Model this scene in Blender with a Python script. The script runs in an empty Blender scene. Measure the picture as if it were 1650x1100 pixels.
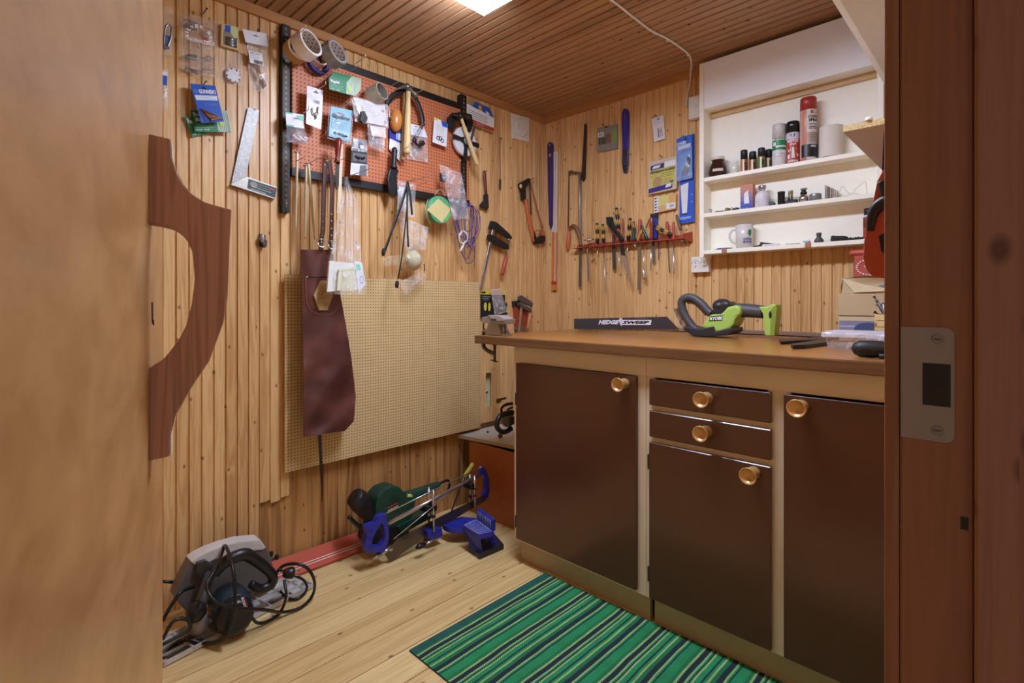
import bpy, bmesh, math, random
from mathutils import Vector, Matrix, noise as mnoise
random.seed(7)
SC = bpy.context.scene
COL = SC.collection
# ---- camera solved from the photograph: 838.5 px focal length, horizon row 487.3, turned 44.27 deg
F, Y0, TH, H = 838.5, 487.3, math.radians(44.27), 1.04
CT, ST = math.cos(TH), math.sin(TH)
XL, YB, ZC = -2.04, 2.37, 2.143       # left wall, back wall, ceiling
ZT = 0.90                             # worktop height
def ray(px, py):
    l = (px - 825) / F
    return (l * CT - ST, l * ST + CT, (Y0 - py) / F)
def onz(px, py, z):
    r = ray(px, py); t = (z - H) / r[2]; return Vector((r[0]*t, r[1]*t, z))
def onx(px, py, x):
    r = ray(px, py); t = x / r[0]; return Vector((x, r[1]*t, H + r[2]*t))
def ony(px, py, y):
    r = ray(px, py); t = y / r[1]; return Vector((r[0]*t, y, H + r[2]*t))

# ---------------------------------------------------------------- materials
def lin(h):
    h = h.lstrip('#'); o = []
    for i in (0, 2, 4):
        c = int(h[i:i+2], 16) / 255
        o.append(c/12.92 if c <= .04045 else ((c+.055)/1.055)**2.4)
    return (*o, 1)
_mc = {}
def nt(name):
    m = bpy.data.materials.new(name); m.use_nodes = True
    t = m.node_tree; t.nodes.clear()
    o = t.nodes.new('ShaderNodeOutputMaterial'); b = t.nodes.new('ShaderNodeBsdfPrincipled')
    t.links.new(b.outputs[0], o.inputs[0])
    return m, t, b, o
def N(t, kind, **kw):
    n = t.nodes.new(kind)
    for k, v in kw.items():
        if k.startswith('i_'):
            k = k[2:]; k = int(k) if k.isdigit() else k
            n.inputs[k].default_value = v
        else: setattr(n, k, v)
    return n
def M(h, r=.5, me=0, nz=.10, sc=40, bump=0, coat=0):
    key = (h, r, me, nz, sc, bump, coat)
    if key in _mc: return _mc[key]
    m, t, b, o = nt('paint_' + h)
    tc = N(t, 'ShaderNodeTexCoord'); n = N(t, 'ShaderNodeTexNoise', i_Scale=sc, i_Detail=4.0)
    t.links.new(tc.outputs['Object'], n.inputs['Vector'])
    c = lin(h)
    mx = N(t, 'ShaderNodeMix', data_type='RGBA')
    mx.inputs[6].default_value = tuple(x*(1-nz) for x in c[:3]) + (1,)
    mx.inputs[7].default_value = tuple(min(1, x*(1+nz)) for x in c[:3]) + (1,)
    t.links.new(n.outputs[0], mx.inputs[0]); t.links.new(mx.outputs[2], b.inputs['Base Color'])
    b.inputs['Roughness'].default_value = r; b.inputs['Metallic'].default_value = me
    if coat: b.inputs['Coat Weight'].default_value = coat; b.inputs['Coat Roughness'].default_value = .2
    if bump:
        bp = N(t, 'ShaderNodeBump', i_Strength=bump, i_Distance=.002)
        t.links.new(n.outputs[0], bp.inputs['Height']); t.links.new(bp.outputs[0], b.inputs['Normal'])
    _mc[key] = m; return m
def film(h='ffffff', a=.25, r=.12, key=None):
    k = ('film', h, a, r)
    if k in _mc: return _mc[k]
    m, t, b, o = nt('clear_film')
    tr = N(t, 'ShaderNodeBsdfTransparent'); mx = N(t, 'ShaderNodeMixShader')
    b.inputs['Base Color'].default_value = lin(h); b.inputs['Roughness'].default_value = r
    b.inputs['Specular IOR Level'].default_value = .9
    tc = N(t, 'ShaderNodeTexCoord'); n = N(t, 'ShaderNodeTexNoise', i_Scale=26.0, i_Detail=2.0, i_Distortion=1.2)
    t.links.new(tc.outputs['Object'], n.inputs['Vector'])
    bp = N(t, 'ShaderNodeBump', i_Strength=.5, i_Distance=.01)
    t.links.new(n.outputs[0], bp.inputs['Height']); t.links.new(bp.outputs[0], b.inputs['Normal'])
    mr = N(t, 'ShaderNodeMapRange', clamp=True); mr.inputs[1].default_value = .5; mr.inputs[2].default_value = .82; mr.inputs[3].default_value = a*.35; mr.inputs[4].default_value = min(1., a*1.7)  # noise turns patches whiter: streak highlights painted into the film
    t.links.new(n.outputs[0], mr.inputs[0]); fr = mr
    t.links.new(fr.outputs[0], mx.inputs[0]); t.links.new(tr.outputs[0], mx.inputs[1]); t.links.new(b.outputs[0], mx.inputs[2])
    t.links.new(mx.outputs[0], o.inputs[0])
    _mc[k] = m; return m
def wood(name, light, dark, knot='4a2810', along='z', across='y', pitch=.075, off=0., rough=.42, var=.5, gsc=1.0, knots=True, kr=.066, bumpy=.15, coat=0., ra=.17, rf=42., kt=.55):
    """boards of width pitch: grain runs along one world axis, tint changes per board, scattered knots"""
    m, t, b, o = nt(name)
    g = N(t, 'ShaderNodeNewGeometry'); sp = N(t, 'ShaderNodeSeparateXYZ'); t.links.new(g.outputs['Position'], sp.inputs[0])
    ax = {'x': 0, 'y': 1, 'z': 2}
    A, C = sp.outputs[ax[along]], sp.outputs[ax[across]]
    D = sp.outputs[3 - ax[along] - ax[across]]
    def mth(op, a, bv=None, c=None):
        n = N(t, 'ShaderNodeMath', operation=op)
        for i, v in enumerate((a, bv, c)):
            if v is None: continue
            if isinstance(v, (int, float)): n.inputs[i].default_value = v
            else: t.links.new(v, n.inputs[i])
        return n.outputs[0]
    idx = mth('FLOOR', mth('DIVIDE', mth('SUBTRACT', C, off), pitch))
    wn = N(t, 'ShaderNodeTexWhiteNoise', noise_dimensions='1D'); t.links.new(idx, wn.inputs['W'])
    rnd = wn.outputs['Value']
    shift = mth('MULTIPLY', rnd, 37.0)
    cv = N(t, 'ShaderNodeCombineXYZ')
    t.links.new(mth('ADD', mth('MULTIPLY', A, 1.3*gsc), shift), cv.inputs[0]); t.links.new(mth('MULTIPLY', C, 26*gsc), cv.inputs[1]); t.links.new(mth('MULTIPLY', D, 26*gsc), cv.inputs[2])
    n1 = N(t, 'ShaderNodeTexNoise', i_Scale=1.0, i_Detail=3.0, i_Distortion=.6); t.links.new(cv.outputs[0], n1.inputs['Vector'])
    rings = mth('SINE', mth('MULTIPLY', n1.outputs[0], rf))
    cv2 = N(t, 'ShaderNodeCombineXYZ')
    t.links.new(mth('ADD', mth('MULTIPLY', A, 9*gsc), shift), cv2.inputs[0]); t.links.new(mth('MULTIPLY', C, 420*gsc), cv2.inputs[1]); t.links.new(mth('MULTIPLY', D, 420*gsc), cv2.inputs[2])
    n2 = N(t, 'ShaderNodeTexNoise', i_Scale=1.0, i_Detail=2.0); t.links.new(cv2.outputs[0], n2.inputs['Vector'])
    fac = mth('ADD', mth('MULTIPLY_ADD', rings, ra, .30), mth('MULTIPLY_ADD', n2.outputs[0], .5, -.25))
    fac = mth('ADD', fac, mth('MULTIPLY_ADD', rnd, var, -var/2))
    cr = N(t, 'ShaderNodeMix', data_type='RGBA', clamp_factor=True)
    cr.inputs[6].default_value = lin(light); cr.inputs[7].default_value = lin(dark)
    t.links.new(fac, cr.inputs[0])
    colr = cr.outputs[2]
    if knots:
        cv3 = N(t, 'ShaderNodeCombineXYZ')
        t.links.new(mth('ADD', mth('MULTIPLY', A, 9.), shift), cv3.inputs[0]); t.links.new(mth('MULTIPLY', C, 15.), cv3.inputs[1]); t.links.new(mth('MULTIPLY', rnd, 9.), cv3.inputs[2])
        vo = N(t, 'ShaderNodeTexVoronoi', voronoi_dimensions='2D', i_Scale=1.0, i_Randomness=1.0); t.links.new(cv3.outputs[0], vo.inputs['Vector'])
        mr = N(t, 'ShaderNodeMapRange', clamp=True); mr.inputs[1].default_value = kr*.45; mr.inputs[2].default_value = kr*1.25; mr.inputs[3].default_value = .8; mr.inputs[4].default_value = 0
        t.links.new(vo.outputs['Distance'], mr.inputs[0])
        sc_ = N(t, 'ShaderNodeSeparateColor'); t.links.new(vo.outputs['Color'], sc_.inputs[0])
        keep = mth('MULTIPLY', mr.outputs[0], mth('GREATER_THAN', sc_.outputs[0], kt))
        mk = N(t, 'ShaderNodeMix', data_type='RGBA'); mk.inputs[7].default_value = lin(knot)
        t.links.new(keep, mk.inputs[0]); t.links.new(colr, mk.inputs[6]); colr = mk.outputs[2]
    t.links.new(colr, b.inputs['Base Color'])
    b.inputs['Roughness'].default_value = rough
    if coat: b.inputs['Coat Weight'].default_value = coat
    if bumpy:
        bp = N(t, 'ShaderNodeBump', i_Strength=bumpy, i_Distance=.001); t.links.new(n2.outputs[0], bp.inputs['Height']); t.links.new(bp.outputs[0], b.inputs['Normal'])
    return m
def pegboard(name, h, hole, pitch, rad, across='y', u0=0., z0=0.):
    m, t, b, o = nt(name)
    g = N(t, 'ShaderNodeNewGeometry'); sp = N(t, 'ShaderNodeSeparateXYZ'); t.links.new(g.outputs['Position'], sp.inputs[0])
    def mth(op, a, bv=None):
        n = N(t, 'ShaderNodeMath', operation=op)
        for i, v in enumerate((a, bv)):
            if v is None: continue
            if isinstance(v, (int, float)): n.inputs[i].default_value = v
            else: t.links.new(v, n.inputs[i])
        return n.outputs[0]
    def cell(s, o0): return mth('SUBTRACT', mth('FRACT', mth('DIVIDE', mth('SUBTRACT', s, o0), pitch)), .5)
    u = cell(sp.outputs[1 if across == 'y' else 0], u0); v = cell(sp.outputs[2], z0)
    d = mth('SQRT', mth('ADD', mth('MULTIPLY', u, u), mth('MULTIPLY', v, v)))
    msk = mth('LESS_THAN', d, rad / pitch)
    n = N(t, 'ShaderNodeTexNoise', i_Scale=18.0, i_Detail=5.0); t.links.new(g.outputs['Position'], n.inputs['Vector'])
    c = lin(h); mx = N(t, 'ShaderNodeMix', data_type='RGBA')
    mx.inputs[6].default_value = tuple(x*.9 for x in c[:3])+(1,); mx.inputs[7].default_value = tuple(min(1, x*1.1) for x in c[:3])+(1,)
    t.links.new(n.outputs[0], mx.inputs[0])
    m2 = N(t, 'ShaderNodeMix', data_type='RGBA'); m2.inputs[7].default_value = lin(hole)
    t.links.new(msk, m2.inputs[0]); t.links.new(mx.outputs[2], m2.inputs[6]); t.links.new(m2.outputs[2], b.inputs['Base Color'])
    b.inputs['Roughness'].default_value = .55
    return m
def glow(name, h, s):
    m, t, b, o = nt(name)
    b.inputs['Base Color'].default_value = lin(h); b.inputs['Emission Color'].default_value = lin(h); b.inputs['Emission Strength'].default_value = s
    return m

# ---------------------------------------------------------------- text
_tc = {}
def glyphs(s, bold=.02):
    k = (s, bold)
    if k in _tc: return _tc[k]
    cu = bpy.data.curves.new('lettering', 'FONT'); cu.body = s; cu.resolution_u = 2; cu.offset = bold
    ob = bpy.data.objects.new('lettering', cu); COL.objects.link(ob)
    bpy.context.view_layer.update()
    dg = bpy.context.evaluated_depsgraph_get(); ev = ob.evaluated_get(dg); me = ev.to_mesh()
    V = [(v.co.x, v.co.y) for v in me.vertices]; P = [list(p.vertices) for p in me.polygons]
    ev.to_mesh_clear(); bpy.data.objects.remove(ob); bpy.data.curves.remove(cu)
    x0 = min(v[0] for v in V); x1 = max(v[0] for v in V); y0 = min(v[1] for v in V); y1 = max(v[1] for v in V)
    V = [((x-x0)/(x1-x0), (y-y0)/(y1-y0)) for x, y in V]
    _tc[k] = (V, P); return V, P

# ---------------------------------------------------------------- things
class Thing:
    """frame L: faces the left wall (local X = +y, Y = into the wall); frame B: faces the back wall."""
    def __init__(s, name, label, cat, group=None, fr='L', at=None, loc=None, kind=None):
        s.name, s.label, s.cat, s.group, s.fr, s.kind = name, label, cat, group, fr, kind
        if loc is None:
            p = s._pl(at[0], at[1], at[2] if len(at) > 2 else 0); loc = p
        s.loc = Vector(loc); s.rz = math.pi/2 if fr == 'L' else 0.
        s.mat = Matrix.Translation(s.loc) @ Matrix.Rotation(s.rz, 4, 'Z'); s.inv = s.mat.inverted()
        s.root = None
        if at is not None and len(at) > 2 and name not in ('apron', 'plastic_bag', 'strap_set', 'hanging_hook'): s.hang = .62
    hang = None
    def _pl(s, px, py, off):
        if s.hang and off > .03: off = .03 + (off-.03)*s.hang
        return onx(px, py, XL + off) if s.fr == 'L' else ony(px, py, YB - off)
    def w(s, px, py, off=0): return s.inv @ s._pl(px, py, off)
    def f(s, px, py, z=0): return s.inv @ onz(px, py, z)
    def g(s, x, y, z): return s.inv @ Vector((x, y, z))
    def tag(s, o):
        o.name = s.name
        o['label'] = s.label; o['category'] = s.cat
        if s.group: o['group'] = s.group
        if s.kind: o['kind'] = s.kind
        o.location = s.loc; o.rotation_euler = (0, 0, s.rz)
        return o
    def empty(s):
        if s.root is None:
            e = bpy.data.objects.new(s.name, None); COL.objects.link(e); e.empty_display_size = .02
            s.root = s.tag(e)
        return s.root
    def mb(s): return MB(s)

class MB:
    def __init__(s, t): s.t = t; s.V = []; s.Fc = []; s.mi = []; s.sm = []; s.ms = []
    def m(s, mat):
        if isinstance(mat, str): mat = M(mat)
        if mat not in s.ms: s.ms.append(mat)
        return s.ms.index(mat)
    def add(s, V, Fs, mat, smooth=False):
        b = len(s.V); k = s.m(mat); s.V += [Vector(v) for v in V]
        for f in Fs: s.Fc.append([i+b for i in f]); s.mi.append(k); s.sm.append(smooth)
        return s
    def bm(s, bm_, mat, smooth=False):
        bm_.verts.index_update()
        s.add([v.co.copy() for v in bm_.verts], [[v.index for v in f.verts] for f in bm_.faces], mat, smooth); bm_.free(); return s
    def box(s, a, b, mat, bev=0, rot=None, seg=1):
        a, b = Vector(a), Vector(b); bm_ = bmesh.new(); bmesh.ops.create_cube(bm_, size=1)
        d = b - a; c = (a + b) / 2
        bmesh.ops.scale(bm_, vec=(abs(d.x), abs(d.y), abs(d.z)), verts=bm_.verts)
        if bev: bmesh.ops.bevel(bm_, geom=list(bm_.edges), offset=bev, segments=seg, affect='EDGES', profile=.6)
        if rot is not None: bmesh.ops.transform(bm_, matrix=rot.to_4x4(), verts=bm_.verts)
        bmesh.ops.translate(bm_, vec=c, verts=bm_.verts)
        return s.bm(bm_, mat)
    def obox(s, p, q, wid, th, mat, nrm=(0, -1, 0), bev=0):
        """a bar from p to q, wid across (in the plane square to nrm), th along nrm"""
        p, q = Vector(p), Vector(q); d = q - p; L = d.length; d.normalize(); n = Vector(nrm); x = d.cross(n).normalized(); n = x.cross(d).normalized()
        R = Matrix((x, n, d)).transposed()
        c = (p+q)/2; h = Vector((wid/2, th/2, L/2))
        return s.box(c-h, c+h, mat, bev, R)
    def prism(s, pts, dv, mat, smooth=False, bev=0):
        """planar outline pts (3D) pushed along dv"""
        bm_ = bmesh.new(); vs = [bm_.verts.new(p) for p in pts]; f = bm_.faces.new(vs)
        r = bmesh.ops.extrude_face_region(bm_, geom=[f]); nv = [e for e in r['geom'] if isinstance(e, bmesh.types.BMVert)]
        bmesh.ops.translate(bm_, vec=Vector(dv), verts=nv)
        bmesh.ops.recalc_face_normals(bm_, faces=bm_.faces)
        if bev: bmesh.ops.bevel(bm_, geom=list(bm_.edges), offset=bev, segments=2, affect='EDGES', profile=.6)
        return s.bm(bm_, mat, smooth)
    def pp(s, pxs, off, th, mat, bev=0):
        """pixel outline on the plane at off from the wall, th thick towards the wall"""
        return s.prism([s.t.w(x, y, off) for x, y in pxs], (0, th, 0), mat, bev=bev)
    def tube(s, pts, r, mat, n=8, curve=True, flat=None, sub=5):
        P = [Vector(p) for p in pts]; R = list(r) if isinstance(r, (list, tuple)) else [r]*len(P)
        if curve and len(P) > 2:
            Q, RR = [], []
            for i in range(len(P)-1):
                p0, p1, p2, p3 = P[max(i-1, 0)], P[i], P[i+1], P[min(i+2, len(P)-1)]
                for k in range(sub):
                    u = k/sub
                    Q.append(.5*((2*p1)+(p2-p0)*u+(2*p0-5*p1+4*p2-p3)*u*u+(3*p1-p0-3*p2+p3)*u**3)); RR.append(R[i]+(R[i+1]-R[i])*u)
            Q.append(P[-1]); RR.append(R[-1]); P, R = Q, RR
        V, Fs = [], []; up = None
        for i, p in enumerate(P):
            d = (P[min(i+1, len(P)-1)] - P[max(i-1, 0)])
            if d.length < 1e-9: d = Vector((0, 0, 1))
            d.normalize()
            if up is None: up = Vector((0, -1, 0)) if abs(d.y) < .9 else Vector((0, 0, 1))
            x = d.cross(up)
            if x.length < 1e-6: x = d.orthogonal()
            x.normalize(); y = x.cross(d).normalized(); up = y
            fy = flat if flat else 1.
            for k in range(n):
                a = 2*math.pi*k/n; V.append(p + x*math.cos(a)*R[i] + y*math.sin(a)*R[i]*fy)
        for i in range(len(P)-1):
            for k in range(n):
                k2 = (k+1) % n; Fs.append([i*n+k, i*n+k2, (i+1)*n+k2, (i+1)*n+k])
        Fs.append(list(range(n))[::-1]); Fs.append([(len(P)-1)*n+k for k in range(n)])
        return s.add(V, Fs, mat, True)
    def tp(s, pxs, r, mat, **k): return s.tube([s.t.w(*p) for p in pxs], r, mat, **k)
    def lathe(s, p, q, prof, mat, n=16, caps=True, smooth=True, a0=0, flat=1.0):
        """prof = [(fraction along p->q, radius)]"""
        p, q = Vector(p), Vector(q); d = (q-p); L = d.length; d.normalize()
        x = d.cross(Vector((0, -1, 0)))
        if x.length < 1e-4: x = d.cross(Vector((0, 0, 1)))
        x.normalize(); y = d.cross(x)
        V, Fs = [], []
        for u, r in prof:
            for k in range(n):
                a = 2*math.pi*k/n + a0; V.append(p + d*u*L + x*math.cos(a)*r + y*math.sin(a)*r*flat)
        m_ = len(prof)
        for i in range(m_-1):
            for k in range(n):
                k2 = (k+1) % n; Fs.append([i*n+k, i*n+k2, (i+1)*n+k2, (i+1)*n+k])
        s.add(V, Fs, mat, smooth)
        if caps:
            b = len(s.V) - len(V); k_ = s.m(mat)
            for f in (list(range(n))[::-1], [(m_-1)*n+k for k in range(n)]): s.Fc.append([b+i for i in f]); s.mi.append(k_); s.sm.append(False)
        return s
    def cyl(s, p, q, r, mat, n=14): return s.lathe(p, q, [(0, r), (1, r)], mat, n)
    def ell(s, c, rad, mat, n=14, h=9, rot=None):
        V, Fs = [], []; c = Vector(c)
        for i in range(h+1):
            th = math.pi*i/h
            for k in range(n):
                a = 2*math.pi*k/n; v = Vector((rad[0]*math.sin(th)*math.cos(a), rad[1]*math.sin(th)*math.sin(a), rad[2]*math.cos(th)))
                if rot is not None: v = rot @ v
                V.append(c+v)
        for i in range(h):
            for k in range(n):
                k2 = (k+1) % n; Fs.append([i*n+k, (i+1)*n+k, (i+1)*n+k2, i*n+k2])
        return s.add(V, Fs, mat, True)
    def sheet(s, fn, nu, nv, mat, smooth=True, th=0):
        V = [fn(i/nu, j/nv) for j in range(nv+1) for i in range(nu+1)]; w_ = nu+1
        Fs = [[j*w_+i, j*w_+i+1, (j+1)*w_+i+1, (j+1)*w_+i] for j in range(nv) for i in range(nu)]
        return s.add(V, Fs, mat, smooth)
    def text(s, st, fn, mat, bold=.02):
        """fn(u,v): u left to right, v top to bottom, both 0..1"""
        V, P = glyphs(st, bold); return s.add([fn(x, 1-y) for x, y in V], P, mat)
    def part(s, name, parent=None, label=None, kind=None):
        me = s.mesh(name); o = bpy.data.objects.new(name, me); COL.objects.link(o)
        o.parent = parent if parent is not None else s.t.empty()
        if label: o['label'] = label
        if kind: o['kind'] = kind
        return o
    def solo(s):
        o = bpy.data.objects.new(s.t.name, s.mesh(s.t.name)); COL.objects.link(o); s.t.root = s.t.tag(o); return o
    def mesh(s, name):
        me = bpy.data.meshes.new(name); me.from_pydata([tuple(v) for v in s.V], [], s.Fc)
        for m_ in s.ms: me.materials.append(m_)
        me.polygons.foreach_set('material_index', s.mi); me.polygons.foreach_set('use_smooth', s.sm)
        me.update(); return me

class Quad:
    """a flat or tilted rectangle given by its four corners TL TR BR BL (3D, local)"""
    def __init__(s, c, nrm=(0, -1, 0)): s.c = [Vector(x) for x in c]; s.n = Vector(nrm).normalized()
    def __call__(s, u, v, lift=0.):
        a, b, c, d = s.c; return (a*(1-u)+b*u)*(1-v) + (d*(1-u)+c*u)*v + s.n*lift
    def sub(s, u0, v0, u1, v1, lift): return lambda u, v: s(u0+(u1-u0)*u, v0+(v1-v0)*v, lift)
def decor(mb, q, items, lift=.0006):
    """printed design: ('r',u0,v0,u1,v1,mat) block, ('t',text,u0,v0,u1,v1,mat), ('p',[(u,v)..],mat) shape, ('l',u0,v0,u1,v1,n,mat) rows of small print, ('b',...) bar code, ('c',u,v,ru,rv,mat) disc"""
    for k, it in enumerate(items):
        L = lift*(1+k*.35)
        if it[0] == 'r':
            _, u0, v0, u1, v1, m = it; mb.add([q(u0, v0, L), q(u0, v1, L), q(u1, v1, L), q(u1, v0, L)], [[0, 1, 2, 3]], m)
        elif it[0] == 't':
            _, st, u0, v0, u1, v1, m = it[:7]; mb.text(st, q.sub(u0, v0, u1, v1, L), m, it[7] if len(it) > 7 else .02)
        elif it[0] == 'p':
            mb.add([q(u, v, L) for u, v in it[1]], [list(range(len(it[1])))], it[2])
        elif it[0] == 'c':
            _, u, v, ru, rv, m = it; mb.add([q(u+ru*math.cos(a*math.pi/8), v+rv*math.sin(a*math.pi/8), L) for a in range(16)], [list(range(16))], m)
        elif it[0] == 'o':
            _, u, v, ru, rv, w_, m = it
            V = []; Fs = []
            for a in range(20):
                c_, s_ = math.cos(a*math.pi/10), math.sin(a*math.pi/10)
                V += [q(u+ru*c_, v+rv*s_, L), q(u+ru*(1-w_)*c_, v+rv*(1-w_)*s_, L)]
            for a in range(20): b_ = (a+1) % 20; Fs.append([2*a, 2*b_, 2*b_+1, 2*a+1])
            mb.add(V, Fs, m)
        elif it[0] in 'lb':
            _, u0, v0, u1, v1, n, m = it; rr = random.Random(n*17+k)
            for i in range(n):
                if it[0] == 'l':
                    y = v0 + (v1-v0)*i/max(n-1, 1); h_ = (v1-v0)/max(n, 2)*.32; e = u1 - (u1-u0)*rr.random()*.3
                    mb.add([q(u0, y, L), q(u0, y+h_, L), q(e, y+h_, L), q(e, y, L)], [[0, 1, 2, 3]], m)
                else:
                    x = u0 + (u1-u0)*i/n; w_ = (u1-u0)/n*(.3+.45*rr.random())
                    mb.add([q(x, v0, L), q(x, v1, L), q(x+w_, v1, L), q(x+w_, v0, L)], [[0, 1, 2, 3]], m)
    return mb
def slab(mb, q, th, mat):
    """a solid card of thickness th behind quad q"""
    n = q.n; c = q.c; V = [*c, *[p - n*th for p in c]]
    return mb.add(V, [[0, 3, 2, 1], [4, 5, 6, 7], [0, 1, 5, 4], [1, 2, 6, 5], [2, 3, 7, 6], [3, 0, 4, 7]], mat)
def pillow(mb, q, bulge, mat, nu=10, nv=10, seed=0, back=None, wrinkle=.25):
    """a sealed bag: front and back sheets that meet at the rim"""
    rr = random.Random(seed); ph = [rr.random()*6 for _ in range(4)]
    def prof(u, v): return (max(0, math.sin(math.pi*u))**.5)*(max(0, math.sin(math.pi*v))**.5)
    def fr(u, v):
        w_ = 1 + wrinkle*math.sin(9*u+ph[0]+5*v)*math.sin(7*v+ph[1]) + wrinkle*.6*math.sin(17*v-13*u+ph[2])
        return q(u, v, bulge*prof(u, v)*w_)
    mb.sheet(fr, nu, nv, mat)
    mb.sheet(lambda u, v: q(1-u, v, -(back if back is not None else bulge*.5)*prof(u, v)), nu, nv, mat)
    return mb
def arc(c, ru, rv, a0, a1, n): return [(c[0]+ru*math.cos(math.radians(a0+(a1-a0)*i/n)), c[1]+rv*math.sin(math.radians(a0+(a1-a0)*i/n))) for i in range(n+1)]
def struct(name, build, loc=(0, 0, 0), fr='B'):
    t = Thing(name, name.replace('_', ' '), name.split('_')[0], loc=loc, fr=fr, kind='structure'); return t
LAMP, WORLD, EXPO = 61.0, .42, 0.0
# ================================================================ the room
W_WALL = wood('pine_panelling', 'e6bb82', 'b37f49', '6b3f1e', 'z', 'y', .077, .468-.005, .38, .55, ra=.22)
W_BACK = wood('pine_panelling_back', 'e8be86', 'b98850', '6b3f1e', 'z', 'x', .075, -1.124-.005, .38, .55, ra=.22)
W_CEIL = wood('pine_ceiling', 'bc926c', '8e6446', '44240f', 'x', 'y', .0866, 0, .36, .45)
W_TRIM = wood('trim_pine', 'b9814a', '9a6234', '5a3418', 'y', 'z', .5, 0, .45, .3, knots=False)
W_TRIMX = wood('trim_pine_back', 'b9814a', '9a6234', '5a3418', 'x', 'z', .5, 0, .45, .3, knots=False)
W_LOW = wood('smooth_pine', 'c8955a', '7d4a24', '43230f', 'z', 'y', .112, .72, .45, .5, gsc=.55, kr=.06, ra=.34, rf=30.)
W_FLOOR = wood('pine_floor', 'e8cb92', 'ba9052', '5f3a1c', 'y', 'x', .1140, -1.775, .42, .40, gsc=.8, kr=.085, kt=.82)
W_JAMB = wood('stained_jamb', '8a5a42', '6c4230', '2e160c', 'z', 'y', .5, 0, .45, .2, kr=.07)
W_JAMBX = wood('stained_jamb_stop', '8e6250', '74483a', '3a1c10', 'z', 'x', .5, 0, .45, .2, kr=.13)

def staves(mb, axis, a0, a1, first, pitch, z0f, wall, mat, skip=None):
    """board panelling: one stave is a flat strip and a rectangular groove 6 mm deep"""
    k0 = math.floor((a0-first)/pitch); k1 = math.ceil((a1-first)/pitch)
    gw, gd = .0100, .0048
    for k in range(k0, k1):
        u = first + k*pitch
        prof = [(u, 0), (u+.0010, -.0012), (u+pitch-gw-.0015, -.0012), (u+pitch-gw, 0), (u+pitch-gw+.0006, gd), (u+pitch-.0006, gd), (u+pitch, 0)]
        prof = [(min(max(p, a0), a1), q) for p, q in prof]
        for za, zb in z0f(k, u):
            V = []
            for z in (za, zb):
                for p, q in prof:
                    V.append((wall-q, p, z) if axis == 'y' else ((p, wall+q, z) if axis == 'x' else (p, z, q)))
            n = len(prof)
            Fs = [[i, i+1, n+i+1, n+i] if axis != 'y' else [i, i+1, n+i+1, n+i] for i in range(n-1)]
            mb.add(V, Fs, mat)
            # closed bottom edge
            if za > .01:
                B = [((wall-.014, p, za) if axis == 'y' else (p, wall+.014, za)) for p, q in prof]
                T = [((wall-q, p, za) if axis == 'y' else (p, wall+q, za)) for p, q in prof]
                mb.add(T+B, [[i, i+1, n+i+1, n+i] for i in range(n-1)], mat)

# left wall -------------------------------------------------------
t = struct('wall_left', None); mb = t.mb()
def zs_left(k, u):
    c = u + .015
    if c < .722: return [(0, 2.12)]
    lo = .281 + (.007 if k % 2 else -.003)
    if c > .835: lo = .40
    if 1.880 <= c <= 1.915: return [(lo, .482), (.662, 2.12)]
    if 1.965 <= c <= 2.04: return [(lo, .49 if c < 2.0 else .503), (.515, 2.12)]
    return [(lo, 2.12)]
staves(mb, 'y', -.16, YB, .468, .0385, zs_left, XL, W_WALL)
mb.box((XL-.10, -.25, 0), (XL-.034, YB+.1, 2.2), 'e9dfae')              # insulation board behind the panelling
for k in range(16):                                                     # the smooth boards low on the wall
    a = .722 + k*.112
    mb.box((XL-.034, a, 0), (XL-.014, min(a+.1112, YB), .62), W_LOW, .001) if a < 1.80 else mb.box((XL-.034, a, 0), (XL-.014, min(a+.1112, YB), .40), W_LOW, .001)
mb.tube([(XL-.02, 1.878, .535), (XL-.018, 1.895, .55), (XL-.02, 1.925, .556)], .004, '18181a')
mb.solo()
# back wall -------------------------------------------------------
t = struct('wall_back', None); mb = t.mb()
staves(mb, 'x', XL, -.03, -1.124, .0375, lambda k, u: [(0, 2.12)], YB, W_BACK)
mb.box((XL-.1, YB+.014, 0), (.1, YB+.1, 2.2), 'b98a58')
mb.solo()
# ceiling ---------------------------------------------------------
t = struct('ceiling', None); mb = t.mb()
first = 2.36; pitch = .0433
for k in range(-60, 1):
    u = first + k*pitch; gw, gd = .0085, .006
    prof = [(u, 0), (u+.001, -.0012), (u+pitch-gw-.0015, -.0012), (u+pitch-gw, 0), (u+pitch-gw+.0006, gd), (u+pitch-.0006, gd), (u+pitch, 0)]
    V = [(x, p, ZC+.0+q) for x in (XL, -.03) for p, q in prof]; n = 7
    mb.add(V, [[n+i, n+i+1, i+1, i] for i in range(6)], W_CEIL)
mb.box((XL-.1, -.3, ZC+.007), (.1, YB+.1, ZC+.08), 'a87848')
mb.solo()
# floor -----------------------------------------------------------
t = struct('floor', None); mb = t.mb()
for k in range(-3, 20):
    a = -1.775 + k*.114
    if a > .3: break
    mb.box((max(a, XL-.03)+.0014, -.4, -.022), (a+.1126, YB+.02, 0), W_FLOOR, .0003)
mb.box((XL-.1, -.5, -.06), (.6, YB+.1, -.02), '1e120a')
mb.solo()
# front and right walls (right wall holds the doorway the picture is taken through)
t = struct('wall_front', None); mb = t.mb()
mb.box((XL-.1, -.25, 0), (-.03, -.16, 2.2), W_BACK); mb.solo()
HX, HY = -.095, -.05
t = struct('wall_right', None); mb = t.mb()
mb.box((-.100, .742, 0), (-.03, YB+.1, 2.2), W_WALL); mb.box((-.100, -.16, 2.02), (-.03, .742, 2.2), W_WALL); mb.box((-.100, -.25, 0), (-.03, -.085, 2.02), W_WALL); mb.solo()
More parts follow.
